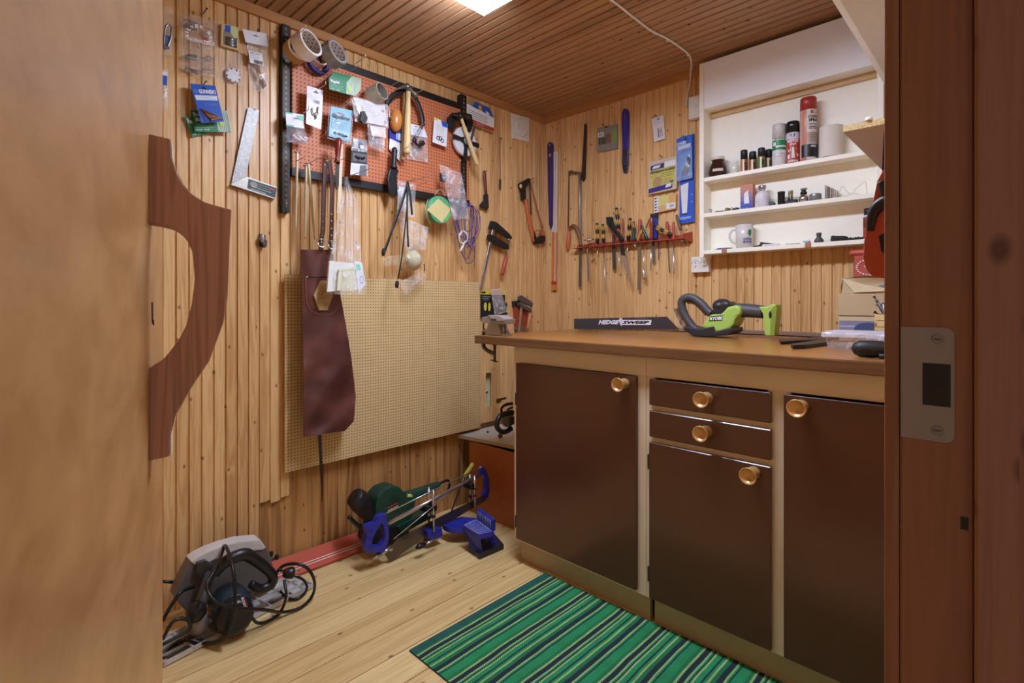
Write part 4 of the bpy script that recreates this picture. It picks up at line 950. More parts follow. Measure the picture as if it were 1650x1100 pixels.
# --- black blister packs
t = Thing('hardware_card', 'black and silver blister pack of small parts under the light blue bag', 'packet', at=(577, 226, .026))
q = Q(t, [(568, 222), (591, 226), (592, 284), (564, 281)], .10); mb = t.mb(); slab(mb, q, .003, M('3a383c', .4)); decor(mb, q, [('r', .1, .0, .4, .28, M('b8b6bc', .3)), ('r', .55, .16, .8, .26, PAPER), ('r', .1, .40, .95, .62, M('6a666c', .35)), ('r', 0, .68, 1, 1, M('d8d6da', .3)), ('p', [(.55, .72), (.95, .7), (.95, 1), (.5, 1)], M('6e6c74', .35))]); mb.part('card'); mb = t.mb()
for i in range(5): mb.ell(q(.3+.12*i, .50+.03*(i % 2), .004), (.006, .005, .005), BLACK, 8, 6)
mb.part('fittings'); mb = t.mb(); q2 = Q(t, [(568, 222), (591, 226), (592, 246), (566, 242)], .104); pillow(mb, q2, .006, FILM2, 6, 6, 15); mb.part('bag')
hook(575, 224, .095, 'wire hook holding the black and silver blister pack'); hook(563, 262, .10, 'empty wire hook left of the black blister pack')
# --- black knife sheath
t = Thing('knife', 'black knife in a black sheath hanging at the bottom of the tool board', 'knife', at=(634, 245, .026))
mb = t.mb(); p, q = t.w(636, 238, .10), t.w(634, 272, .10); mb.lathe(p, q, [(0, .008), (.1, .013), (.5, .012), (.85, .013), (.92, .017), (1, .014)], BLACK, 14); mb.part('handle')
mb = t.mb(); mb.pp([(629, 272), (641, 272), (643, 276), (640, 281), (640, 300), (637.5, 317), (633, 315), (627, 304), (625, 290), (627, 279)], .108, .016, M('1a1a1e', .4), .003); mb.part('sheath')
hook(640, 242, .10, 'wire hook carrying the black sheath knife')
# --- apron --------------------------------------------------------------
LEA = nt('brown_leather')
def _lea():
    m, t_, b, o = LEA
    tc = N(t_, 'ShaderNodeTexCoord'); n = N(t_, 'ShaderNodeTexNoise', i_Scale=7.0, i_Detail=6.0); t_.links.new(tc.outputs['Object'], n.inputs['Vector'])
    r = N(t_, 'ShaderNodeValToRGB'); r.color_ramp.elements[0].color = lin('4a2624'); r.color_ramp.elements[1].color = lin('74423a'); r.color_ramp.elements[0].position = .35; r.color_ramp.elements[1].position = .7
    t_.links.new(n.outputs[0], r.inputs[0]); t_.links.new(r.outputs[0], b.inputs['Base Color']); b.inputs['Roughness'].default_value = .42
    n2 = N(t_, 'ShaderNodeTexNoise', i_Scale=160.0, i_Detail=3.0); t_.links.new(tc.outputs['Object'], n2.inputs['Vector'])
    bp = N(t_, 'ShaderNodeBump', i_Strength=.25, i_Distance=.002); t_.links.new(n2.outputs[0], bp.inputs['Height']); t_.links.new(bp.outputs[0], b.inputs['Normal']); return m
LEATH = _lea()
t = Thing('apron', 'brown leather apron hung by buckled straps in front of the beige pegboard', 'apron', at=(525, 402, .026))
L_ = [(402, 485), (440, 485.5), (500, 487.5), (560, 488.5), (620, 489), (660, 489.5), (704, 489)]
R_ = [(406, 536), (440, 541), (478, 549), (500, 553), (545, 561), (580, 566.5), (610, 570), (640, 573.5), (670, 571.5), (685, 569), (697, 556)]
def interp(tab, y):
    for (ya, xa), (yb, xb) in zip(tab, tab[1:]):
        if y <= yb: return xa + (xb-xa)*(y-ya)/(yb-ya)
    return tab[-1][1]
def apr(u, v, sgn=1):
    y = 402+v*302; xl_ = interp(L_, y); xr_ = interp(R_, min(y, 697)); 
    yr = y - (4*u*math.sin(v*math.pi*.5))*(1 if v > .8 else .3)
    if v > .93: xr_ = 571 - (v-.93)/.07*15; yr = y - u*10*(v-.85)/.15
    o = .115 + .022*math.sin(u*math.pi)*(.5+.5*v) + .008*math.sin(v*9+u*4)*u + .007*math.sin(v*23+u*7)*(1 if v > .6 else .4) + .0012*math.sin(v*37-u*6)*math.sin(v*5+u*3) + .003*math.sin(u*6-v*5)
    p = t.w(xl_+(xr_-xl_)*u, yr, o); return p
mb = t.mb(); mb.sheet(apr, 16, 46, LEATH); mb.sheet(lambda u, v: apr(1-u, v)+Vector((0, .004+.03*math.sin(u*math.pi)*.6, 0)), 16, 46, LEATH)
for uu in (0, 1): mb.sheet(lambda u, v: apr(uu, v)+Vector((0, .004*u, 0)), 1, 46, LEATH)
body = mb.part('body')
mb = t.mb(); st = M('a86a5c', .6)
pk = [(492, 446), (546, 447)]; pts = [(492, 446), (492.5, 470), (494, 488), (500, 500), (512, 506), (526, 507), (538, 503), (546, 492), (548, 476)]
def ap_px(x, y, d=.0016):
    v = (y-402)/302; xl_, xr_ = interp(L_, y), interp(R_, y); u = min(max((x-xl_)/(xr_-xl_), 0), 1); return apr(u, v)+Vector((0, -d, 0))
mb.tube([ap_px(*p) for p in pts], .0010, st, n=5); mb.tube([ap_px(492+i*5.4, 446) for i in range(11)], .0012, M('3e201c', .6), n=5); mb.part('pocket_seam', body)
mb = t.mb(); mb.ell(ap_px(494.5, 446.5), (.004, .003, .004), M('c8b4b0', .3, .7), 10, 6); mb.part('rivet', body)
mb = t.mb(); hx = [(514.5, 452), (528, 452), (534.5, 477), (526, 500), (512.5, 500), (504, 475)]
P = [ap_px(x, y, .009) for x, y in hx]; cc = sum(P, Vector())/6 + Vector((0, -.001, 0)); mb.add([*P, cc], [[i, 6, (i+1) % 6] for i in range(6)], M('c4a680', .6)); mb.add([p+Vector((0, .008, 0)) for p in P]+P, [[i, (i+1) % 6, 6+(i+1) % 6, 6+i] for i in range(6)], M('a88a64', .6))
for i, pts in enumerate([[(512, 474), (516, 468), (519, 472), (514, 477), (520, 470), (524, 464), (525, 471)], [(513, 484), (517, 478), (520, 482), (523, 476), (527, 480)], [(516, 488), (520, 486), (522, 492), (525, 488), (527, 493)], [(518, 461), (521, 459), (524, 457)]]): mb.tube([ap_px(x, y, .0105) for x, y in pts], .0006, M('6a5038', .7), n=4)
mb.part('leather_badge', body, label='tan six-sided leather badge')
STRAP = M('4c2a22', .45)
for nm, pts in (('strap', [(524, 262), (522.5, 300), (521, 340), (520, 372), (517, 392), (518, 404)]), ('strap', [(525, 261), (531, 264), (535, 300), (534.5, 340), (534, 372), (533, 404)])):
    mb = t.mb(); mb.tube([t.w(x, y, .150-.02*(y-262)/140) for x, y in pts], .0095, STRAP, n=8, flat=.22)
    if nm == 'strap' and pts[1][0] > 525:
        for yy in (345, 356, 368, 379): mb.ell(t.w(534.2, yy, .142), (.0032, .002, .0032), M('c9c0b4', .3, .6), 8, 5)
    else:
        for yy in (345, 357, 368, 380): mb.ell(t.w(520.3, yy, .142), (.002, .002, .002), M('a89888', .4), 8, 5)
    s_ = mb.part('strap')
for x, y in ((517.5, 391), (534, 394)):
    mb = t.mb(); c = t.w(x, y, .146); mb.tube([c+Vector((-.013, 0, .014)), c+Vector((.013, 0, .014)), c+Vector((.013, -.004, -.012)), c+Vector((0, -.005, -.018)), c+Vector((-.013, -.004, -.012)), c+Vector((-.013, 0, .014))], .0022, M('c8c2ba', .25, .9), n=6, curve=False); mb.tube([c+Vector((0, -.002, .014)), c+Vector((0, -.005, -.016))], .0016, M('c8c2ba', .25, .9), n=5); mb.part('buckle', label='steel buckle')
mb = t.mb(); mb.tube([t.w(x, y, o) for x, y, o in [(515, 700, .13), (516.5, 730, .12), (517.5, 755, .11), (519, 785, .09), (518.5, 808, .08)]], [.007, .0065, .006, .004, .0015], M('241a18', .5), n=8, flat=.4); mb.part('strap', label='thin dark hanging tie strap')
# --- bag of folded papers ---------------------------------------------------
t = Thing('plastic_bag', 'clear plastic bag gathered to a point, with folded papers in the bottom, over the apron', 'bag', at=(560, 285, .026))
def bag(u, v):
    y = 284+v*190
    w_l = interp([(284, 557), (300, 555), (330, 549), (370, 540), (400, 536), (430, 529), (460, 526), (474, 529)], y); w_r = interp([(284, 561), (300, 565), (315, 575), (330, 579), (370, 578), (410, 583), (440, 588), (465, 592), (474, 588)], y)
    b = .02*math.sin(math.pi*u)*(.3+v*1.5) + .006*math.sin(u*26+v*3)*(1-v*.5); return t.w(w_l+(w_r-w_l)*u, y, .185+b)
mb = t.mb(); mb.sheet(bag, 30, 26, FILM2); mb.sheet(lambda u, v: bag(1-u, v)+Vector((0, .012+.03*v*math.sin(math.pi*u), 0)), 12, 14, FILM); mb.part('bag', label='crinkled clear bag')
CRM = M('dcd8b8', .6); 
mb = t.mb(); q = Q(t, [(531, 420), (572, 424), (580, 466), (527, 470)], .200); slab(mb, q, .010, M('e2e0da', .6)); mb.part('paper', label='white paper')
mb = t.mb(); q = Q(t, [(570, 420), (583, 423), (589, 458), (578, 470)], .202); slab(mb, q, .004, M('dedee2', .6)); decor(mb, q, [('p', [(.2, .1), (.7, .1), (.7, .35), (.2, .3)], M('8fd6b0', .5)), ('o', .6, .7, .25, .15, .2, M('8a90b8', .5))]); mb.part('paper', label='white paper with a green mark')
mb = t.mb(); q = Q(t, [(546, 433), (572, 431), (571, 468), (543, 468)], .212); slab(mb, q, .006, CRM); decor(mb, q, [('r', 0, .09, .98, .11, M('a8a488', .5)), ('r', .49, .6, .5, 1, M('a8a488', .5))]); mb.part('paper', label='folded cream paper')
hook(559, 283, .15, 'wire hook carrying the gathered plastic bag')
# --- straps, dust mask ----------------------------------------------------------
t = Thing('packet', 'clear packet with a white leaflet behind the black straps', 'packet', at=(650, 300, .026))
q = Q(t, [(641, 290), (670, 297), (668, 350), (639, 348)], .075); mb = t.mb(); pillow(mb, q, .008, FILM2, 8, 10, 16); mb.part('bag'); mb = t.mb(); q = Q(t, [(643, 300), (658, 304), (656, 342), (640, 338)], .080); slab(mb, q, .001, M('e6e2e2', .5)); mb.part('leaflet', label='white leaflet')
t = Thing('strap_set', 'pair of long thin black elastic straps with end clips looped over a hook', 'strap', at=(657, 293, .026))
def strap(pts, r): mb = t.mb(); mb.tube([t.w(*p) for p in pts], r, BLACK, n=8, flat=.3); return mb.part('strap')
strap([(657, 293, .135), (648, 325, .14), (632, 370, .14), (620, 404, .14)], .0062); strap([(658, 293, .135), (655, 340, .15), (648, 410, .15), (641, 450, .15)], .0035); strap([(657, 293, .132), (661, 315, .135), (664, 346, .135)], .0055); strap([(656, 295, .13), (656, 350, .14), (658, 398, .14)], .0045)
for x, y, o in ((618, 406, .14), (639.5, 458, .15)): p = t.w(x, y, o); t.mb().lathe(p+Vector((.002, 0, .016)), p+Vector((-.002, 0, -.016)), [(0, .004), (.2, .008), (.7, .008), (1, .004)], RUB, 10).part('end_clip')
hook(656, 292, .13, 'wire hook carrying the black straps'); hook(650, 292, .07, 'short wire hook left of the black straps'); hook(667, 298, .07, 'short wire hook right of the black straps')
t = Thing('dust_mask', 'pale dust mask with two white valves hung under a crumpled clear bag', 'mask', at=(660, 405))
c = t.w(666, 419, .075)
def dome(u, v):
    a = u*2*math.pi; r = v**.75; x = (.043 + .002*math.cos(2*a))*r*math.cos(a); z = .048*r*math.sin(a); return c+Vector((x, -.036*(1-v*v), z))
mb = t.mb(); mb.sheet(dome, 28, 8, M('c2b698', .7, nz=.15)); mb.part('cup')
for x, y in ((657.5, 414), (673, 413)): p = t.w(x, y, .106); t.mb().lathe(p, p+Vector((0, -.006, 0)), [(0, .0095), (.7, .0095), (1, .008)], M('e2dccc', .4), 18).part('valve')
mb = t.mb(); q = Q(t, [(641, 347), (690, 366), (686, 402), (655, 404)], .085); pillow(mb, q, .02, FILM2, 12, 12, 17, wrinkle=.6); mb.part('bag', label='crumpled clear bag')
mb = t.mb(); mb.tp([(675, 400, .07), (682, 425, .08), (678, 450, .09), (650, 466, .09), (640, 458, .09)], .0016, M('cfa878', .6), n=6); mb.part('elastic')
mb = t.mb(); q = Q(t, [(645, 455), (683, 432), (688, 452), (652, 476)], .07); pillow(mb, q, .012, film('efe6da', .35), 10, 6, 18); mb.part('shield', label='clear plastic shield')
mb = t.mb(); q = Q(t, [(617, 414), (652, 410), (652, 425), (617, 430)], .05); pillow(mb, q, .006, film('efe0c4', .3), 8, 5, 19); mb.part('shield'); mb = t.mb(); mb.tp([(683, 425, .07), (683, 437, .07)], .004, BLACK); mb.part('buckle')
nail(t, 660, 402, .04).part('nail')
# --- green line spool, clear bag, purple cord
t = Thing('line_spool', 'round clear case of green trimmer line with a square yellow note on it', 'spool', at=(709, 320, .026))
c = t.w(708.5, 338, .11); mb = t.mb(); mb.lathe(c+Vector((0, .02, 0)), c+Vector((0, -.008, 0)), [(0, .064), (.1, .067), (.9, .067), (1, .063)], film('e4f0e8', .22), 36); mb.part('case', label='clear round case')
mb = t.mb()
G1 = M('2fae62', .35)
for k in range(7):
    for i in range(2): mb.tube([c+Vector(((.061-.0048*k)*math.cos(a*math.pi/12), .010-i*.014, (.061-.0048*k)*math.sin(a*math.pi/12))) for a in range(25)], .0026, G1 if (k+i) % 2 else M('43c47a', .35), n=6, curve=False)
mb.lathe(c+Vector((0, .012, 0)), c+Vector((0, .008, 0)), [(0, .063), (1, .063)], M('2c9c58', .5), 30); mb.part('line', label='coiled green line')
mb = t.mb(); q = Q(t, [(706, 320), (727, 337), (712.5, 359), (688, 338)], .124); slab(mb, q, .001, M('d6c68a', .6)); mb.part('note', label='square yellow paper note'); mb = t.mb(); mb.tp([(690, 320, .118), (686, 335, .12), (689, 352, .122), (695, 362, .122)], .0012, M('8fd0a4', .4), n=5); mb.part('loose_end')
mb = t.mb(); mb.tp([(700, 317, .11), (705, 307, .10), (712, 306, .10), (718, 317, .11)], .002, film('e8f0ea', .5), n=6); mb.part('hanger')
hook(707, 306, .10, 'wire hook carrying the round green line case'); hook(697, 304, .06, 'empty wire hook left of the round green line case')
t = Thing('plastic_bag', 'crumpled clear bag hanging at the lower right corner of the tool board', 'bag', at=(730, 270, .026))
q = Q(t, [(707, 264), (744, 279), (757, 352), (731, 354)], .10); mb = t.mb(); pillow(mb, q, .022, FILM2, 14, 14, 20, wrinkle=.6); mb.part('bag'); mb = t.mb(); mb.prism([t.w(x, y, .10) for x, y in [(710, 279), (716, 277), (720, 284), (719, 294), (711, 292)]], (0, .010, 0), M('35323a', .5), bev=.002); mb.part('fitting', label='dark plastic fitting')
hook(723, 265, .105, 'wire hook carrying the crumpled clear bag')
t = Thing('cord_bundle', 'tangled bundle of purple cord hanging behind the clear bag', 'cord', at=(758, 325))
rr = random.Random(11); PUR = M('3a2a86', .45)
mb = t.mb()
for i in range(9):
    x0 = 748+rr.random()*8; w_ = 6+rr.random()*17; bt = 372+rr.random()*26+ (26 if i > 6 else 0); o = .03+.035*rr.random(); m_ = (330+bt)/2
    mb.tp([(755+rr.random()*4, 327, .05), (x0-w_*.8, m_-20, o), (x0-w_*.55, m_+18, o+.01), (x0+rr.random()*8, bt, o+.012), (x0+w_*.9, m_+14, o), (x0+w_, m_-16, o-.01), (757+rr.random()*3, 330, .05)], .0017, PUR, n=6, sub=6)
mb.tp([(752, 380, .05), (748, 410, .05), (752, 424, .05), (762, 420, .05), (766, 400, .05), (763, 380, .05)], .0017, PUR, n=6); mb.tp([(764, 396, .05), (765, 415, .05), (764.5, 431, .05)], .0015, M('4a3a3a', .5), n=5); mb.solo()
t = Thing('cable_coil', 'small coil of white cable with a plug tangled under the purple cord', 'cable', at=(748, 380))
mb = t.mb(); WC = M('dcdad6', .4)
for k in range(3): mb.tp([(744+k, 372, .07), (740, 378+k*2, .075), (741, 389, .075), (747, 393-k, .075), (753, 386, .075), (752, 376+k, .075), (746, 371, .07)], .0022, WC, n=6)
mb.tp([(751, 364, .07), (753, 357, .07)], .0022, WC, n=6); mb.tp([(749, 388, .075), (745, 398, .08)], .0024, WC, n=6); mb.part('cable'); p, q = t.w(746.5, 395, .08), t.w(741.5, 405, .08); t.mb().lathe(p, q, [(0, .003), (.2, .006), (1, .006)], WC, 10).part('plug')
# --- bar clamp on the wall
def clamp(label, bar, jaws, spin, o, jm, hm, barm, at, hr=.0105):
    t = Thing('bar_clamp', label, 'clamp', at=at)
    mb = t.mb(); mb.obox(t.w(*bar[0], o), t.w(*bar[1], o), .015, .006, barm, bev=.0005); mb.part('bar', label='steel bar')
    for j in jaws: mb = t.mb(); mb.prism([t.w(x, y, o+.009) for x, y in j], (0, .018, 0), jm, bev=.002); mb.part('jaw')
    a, b, c_, d = [t.w(x, y, o) for x, y in spin]
    t.mb().cyl(a, b, .005, STEEL, 10).lathe(a, a.lerp(b, .12), [(0, .009), (1, .009)], STEEL, 10).part('spindle')
    t.mb().lathe(c_, d, [(0, hr*.6), (.06, hr), (.5, hr*1.08), (.95, hr), (1, hr*.6)], hm, 12).part('handle', label='wooden handle'); return t
clamp('long bar clamp with black jaws and a red handle on the left wall', ((796, 364), (774.5, 466)), ([(793, 355.5), (801, 358), (822, 377), (826, 383), (823, 386), (797, 369), (789.5, 368)], [(789, 377), (797, 379.5), (820, 394), (820.5, 402), (815, 401), (795, 391), (786.5, 386)]), ((820, 384), (815, 412), (816.5, 411), (808.5, 443)), .035, BLACK, M('b04a3a', .45), STEEL, (800, 360))
# ================================================================ back wall: hung tools, tool rack, things on the wall shelf
def B(name, label, cat, px, py, group=None): return Thing(name, label, cat, group, 'B', at=(px, py))
ORG = M('c2613a', .4); SILV = M('c4c4c8', .25, .9); YELB = M('e6b84a', .4); REDP = M('b5483a', .4)
# --- left pair: purple sheath and folding rule
t = B('saw_sheath', 'long dark purple plastic sheath with a round top, left on the back wall', 'sheath', 886, 235)
mb = t.mb(); P = [(881.5, 236), (882.5, 231), (886, 228.5), (890, 231), (891.2, 236), (891.2, 300), (890.5, 362), (887.5, 370), (884.5, 362), (882.5, 300)]
mb.pp(P, .012, .010, M('3a2f6e', .4), .002); mb.part('sheath'); mb = t.mb(); q = t.w(886, 250, .0125); mb.cyl(q, q+Vector((0, -.0006, 0)), .010, M('d08a4a', .5), 14)
for i in range(36): p = t.w(887.5-.03*i, 264+i*2.6, .0125); mb.box(p-Vector((.004, .0004, .0008)), p+Vector((.004, .0002, .0008)), M('8a86c0', .5))
mb.part('marks'); q = t.w(886, 233.5, .0125); t.mb().cyl(q, q+Vector((0, -.001, 0)), .003, 'd8d4e0', 10).part('hang_hole')
t = B('folding_rule', 'long white and orange folding rule hanging beside the purple sheath', 'ruler', 894, 245)
mb = t.mb(); mb.pp([(891, 245), (896, 244), (893.5, 384), (888.5, 384)], .008, .005, M('e6e2e4', .45)); mb.part('white_leg', label='white leaf')
mb = t.mb(); q = Q(t, [(894, 246), (898.5, 244.5), (896.5, 374), (892, 374)], .013); slab(mb, q, .004, M('e4dcd4', .45))
for i in range(60): decor(mb, q, [('r', .1, .02+i*.0162, .5, .026+i*.0162, M('c8743a', .5) if i > 12 else INK)], .0005)
mb.part('marked_leg'); mb = t.mb(); q = Q(t, [(889.5, 373), (897, 373), (896.5, 468), (888.5, 468)], .012); slab(mb, q, .004, M('d6803c', .45))
for i in range(40): decor(mb, q, [('r', .55, .01+i*.0215, .85, .02+i*.0215, PAPER)], .0005)
decor(mb, q, [('r', 0, .84, 1, .90, M('a83a2a', .5))]); mb.part('orange_leg', label='orange leaf'); q = t.w(892, 469, .012); t.mb().cyl(q, q+Vector((0, .010, 0)), .004, DSTEEL).part('pin')
# --- tapered dark blade, hacksaw
t = B('rip_saw', 'dark rusty tapered saw blade hanging above the hacksaw', 'saw', 942, 205)
mb = t.mb(); mb.pp([(941.5, 200), (944, 198.5), (945.3, 202), (943.5, 288), (940, 293), (936.5, 288)], .010, .002, M('4a362a', .45, .5, nz=.3)); mb.solo()
t = B('hacksaw', 'grey tube hacksaw frame with a small orange grip on the back wall', 'hacksaw', 925, 278)
mb = t.mb(); TUBE = M('8a8886', .3, .7); mb.tube([t.w(x, y, .02) for x, y in [(917, 277), (934.5, 278), (934.2, 330), (934.5, 372), (935, 388)]], .0075, TUBE, n=10, curve=False); mb.part('frame', label='grey tube frame')
mb = t.mb(); mb.obox(t.w(917, 276, .02), t.w(915.5, 370, .02), .010, .0012, M('5a463a', .5, .4), nrm=(1, 0, 0)); mb.part('blade'); p, q = t.w(917, 371, .02), t.w(914.5, 402, .02)
t.mb().lathe(p, q, [(0, .007), (.15, .010), (.5, .0125), (.9, .011), (1, .006)], M('c86a44', .4), 14).part('grip', label='orange grip'); p2 = t.w(917, 364, .02); t.mb().lathe(p2, p, [(0, .006), (1, .008)], SILV, 12).part('ferrule')
mb = t.mb(); mb.tube([t.w(x, y, .022) for x, y in [(917, 368), (923, 363), (929, 368), (934, 384), (936, 396)]], [.005, .008, .011, .010, .006], M('8a5430', .45), n=10); mb.part('pistol_grip', label='brown wooden handle')
nail(t, 926, 277, .03).part('nail')
# --- bit set, purple knife, small card
t = B('bit_set', 'grey case of jigsaw blades in black, red and green on the back wall', 'blade set', 978, 205)
q = Q(t, [(963, 206), (994.5, 199), (994.5, 239), (962.5, 245)], .012); mb = t.mb(); slab(mb, q, .009, M('8a8a80', .45)); decor(mb, q, [euro(.45, .04, .6), ('r', .02, .22, .32, .40, PAPER), ('b', .06, .25, .28, .37, 8, INK)]); mb.part('case')
for i in range(10):
    mb = t.mb(); u = .07+.094*i; c_ = ['2a2424', '2a2424', '2a2424', '2a2424', '8a4a34', '8a4a34', '8a4a34', '8fae34', '8fae34', '8fae34'][i]; v0 = .45 if i < 4 else (.34 if i < 7 else .24)
    mb.add([q(u, v0, .0012), q(u, .72, .0012), q(u+.06, .72, .0012), q(u+.06, v0, .0012)], [[0, 1, 2, 3]], M(c_, .4)); mb.add([q(u+.01, .72, .001), q(u+.01, .95, .001), q(u+.05, .95, .001), q(u+.05, .72, .001)], [[0, 1, 2, 3]], M('a8a4a0', .35, .6)); mb.part('blade')
nail(t, 974, 202, .02).part('nail')
t = B('sheath_saw', 'long purple sheathed knife saw with a shiny lower end, high on the back wall', 'saw', 1007, 180)
mb = t.mb(); PUR2 = M('3a3090', .35); mb.pp([(1002, 182), (1004, 176), (1007, 174.5), (1010.5, 176), (1012.2, 182), (1012.6, 205), (1011.6, 240), (1002.8, 240), (1001.6, 205)], .016, .014, PUR2, .002); q = Q(t, [(1005.6, 182), (1008.6, 182), (1008, 225), (1006, 225)], .0166); decor(mb, q, [('l', .2, .05, .9, .22, 5, M('c8a05a', .5)), ('l', .1, .3, .8, .95, 12, M('6a60b8', .5))]); mb.part('sleeve', label='purple sleeve')
mb = t.mb(); mb.pp([(1002.8, 238), (1011.8, 238), (1012, 262), (1010, 276), (1007, 279.5), (1004, 277), (1001.8, 262)], .015, .012, M('5a5674', .2, .7), .002); p = t.w(1006.8, 270, .016); mb.ell(p, (.012, .004, .012), BLACK, 12, 7); mb.part('tip', label='shiny tip')
t = B('hardware_card', 'small tilted white card with a tiny fitting, on a nail high on the back wall', 'packet', 1060, 190)
q = Q(t, [(1050, 191), (1069, 185.5), (1071.5, 223), (1054, 229)], .014); mb = t.mb(); slab(mb, q, .0012, PAPER); decor(mb, q, [euro(.55, .10, .6), ('l', .1, .18, .7, .3, 3, LGREY), ('r', .4, .48, .85, .88, M('d0ccd8', .4)), ('r', .42, .5, .5, .86, M('7a4a5a', .5)), ('r', .62, .62, .75, .66, BLACK)]); mb.part('card'); nail(t, 1059, 188, .02).part('nail')
# --- sandpaper discs, tile box, blue packs
t = B('sandpaper_pack', 'yellow and purple envelope of round sandpapers on a nail above the tool rack', 'packet', 1068, 258)
q = Q(t, [(1046.5, 261), (1092, 250.5), (1090, 304), (1043.5, 313.5)], .022); mb = t.mb(); slab(mb, q, .012, M('cfc0a8', .6)); decor(mb, q, [('r', .06, .14, .92, .92, M('cfc66a', .5)), ('p', [(.06, .14), (.54, .12), (.54, .27), (.06, .28)], M('3a2f8a', .5)), ('r', .56, .10, .95, .27, PAPER), ('p', [(.16, .17), (.42, .16), (.38, .24), (.12, .25)], PAPER), ('t', 'slippappersrondeller', .06, .29, .94, .42, M('3a3420', .5), .03), ('l', .08, .46, .32, .52, 2, M('7a7440', .5)), ('l', .45, .44, .9, .54, 3, M('7a7440', .5)), ('l', .55, .63, .88, .74, 3, M('7a7440', .5)), ('c', .34, .68, .17, .17, M('b89a64', .7)), ('p', [(.04, .84), (.86, .78), (.86, .94), (.04, .97)], M('3a2f8a', .5)), ('p', [(.66, .80), (.84, .79), (.82, .89), (.62, .90)], PAPER), ('r', .78, .72, .90, .76, INK)]); mb.part('envelope'); nail(t, 1068, 253, .03).part('nail')
t = B('sandpaper_pack', 'small yellow and orange packet below the sandpaper envelope', 'packet', 1070, 318)
q = Q(t, [(1053, 318), (1089.5, 312), (1089, 336), (1053.5, 343.5)], .018); mb = t.mb(); slab(mb, q, .010, M('d8b078', .55)); decor(mb, q, [('r', .03, 0, .22, 1, PAPER), ('r', .22, .0, .68, .62, M('d8d080', .5)), ('r', .68, 0, 1, .7, M('dcae68', .5)), ('r', .58, .55, .98, .92, PAPER), ('b', .74, .66, .94, .84, 8, INK)] + [('p', [(.06, .05+.19*i), (.19, .08+.19*i), (.07, .17+.19*i)], BLACK) for i in range(5)]); mb.part('packet'); nail(t, 1074, 317, .012).part('nail')
t = B('saw_blade_card', 'tall blue hanging card with a long white strip, left of the shelf', 'packet', 1107, 225)
q = Q(t, [(1096, 221), (1118.5, 215), (1118.5, 357), (1094.5, 361)], .014); mb = t.mb(); slab(mb, q, .003, M('2a58c4', .45)); decor(mb, q, [('p', [(.06, .56), (.62, .54), (.52, .89), (.2, .89)], M('e6e6ea', .4)), ('r', .18, .885, .55, .90, BLACK), ('t', 'saltypaten', .02, .915, .80, .965, M('b8ccf0', .5)), ('l', .78, .68, .9, .76, 2, M('8aa8e8', .5))]); mb.part('card'); nail(t, 1106, 222, .03).part('nail')
t = B('bolt_card', 'blue bag of long screws hung over the tall blue card, left of the shelf', 'packet', 1103, 225)
q = Q(t, [(1090, 224), (1115, 216), (1115.5, 286), (1090.5, 292)], .030); mb = t.mb(); slab(mb, q, .002, M('2f66c8', .45)); decor(mb, q, [euro(.6, .06, .5), ('t', 'GUNNEBO', .02, .10, .62, .18, M('cfdcf4', .5), .04), ('r', .08, .19, .92, .28, M('c2d2ee', .4)), ('p', [(.1, .4), (.95, .36), (.95, .95), (.1, .95)], M('5f92d8', .4))]); mb.part('card', label='blue printed card')
mb = t.mb()
for i in range(6): mb.tube([q(.3+.09*i, .92-.03*(i % 2), .004), q(.78+.03*i-.02*(i % 3), .48+.02*i, .006)], .0016, SILV, n=6)
mb.part('screws'); mb = t.mb(); q2 = Q(t, [(1090, 242), (1115, 236), (1115.5, 287), (1090.5, 293)], .032); pillow(mb, q2, .006, FILM, 8, 8, 21); mb.part('bag')
# --- tool rack
t = B('tool_rack', 'red folded metal tool rack on the back wall, full of screwdrivers and files', 'tool rack', 1015, 392)
RED2 = M('b4513f', .4, nz=.08); ZR = ony(1010, 391, YB-.055).z; xa = ony(930, 397, YB).x; xb = ony(1102, 380, YB-.055).x
mb = t.mb(); zr = ZR - t.loc.z; a = xa-t.loc.x; b = xb-t.loc.x; xl2 = ony(921, 397.5, YB-.05).x-t.loc.x
mb.prism([Vector((a, 0, zr)), Vector((xl2, -.052, zr)), Vector((b, -.056, zr)), Vector((b+.018, 0, zr))], (0, 0, -.003), RED2); mb.box((a, -.003, zr-.003), (b+.01, .001, zr+.020), RED2); mb.part('tray')
e0 = ony(1101.5, 380, YB-.055).x-t.loc.x; mb = t.mb(); x2 = ony(1114.3, 370, YB).x-t.loc.x
mb.box((e0, -.057, zr-.006), (e0+.003, 0, zr+.02), RED2); mb.box((e0, -.004, zr-.022), (x2, .0005, zr+.030), RED2, .001); mb.prism([Vector((e0, -.057, zr+.019)), Vector((e0+.018, -.004, zr+.030)), Vector((e0+.018, -.004, zr-.02)), Vector((e0, -.057, zr-.006))], (.002, 0, 0), RED2); p = t.w(1106, 370, .005); mb.cyl(p, p+Vector((0, -.003, 0)), .004, SILV); mb.part('end_bracket')
GRP = None
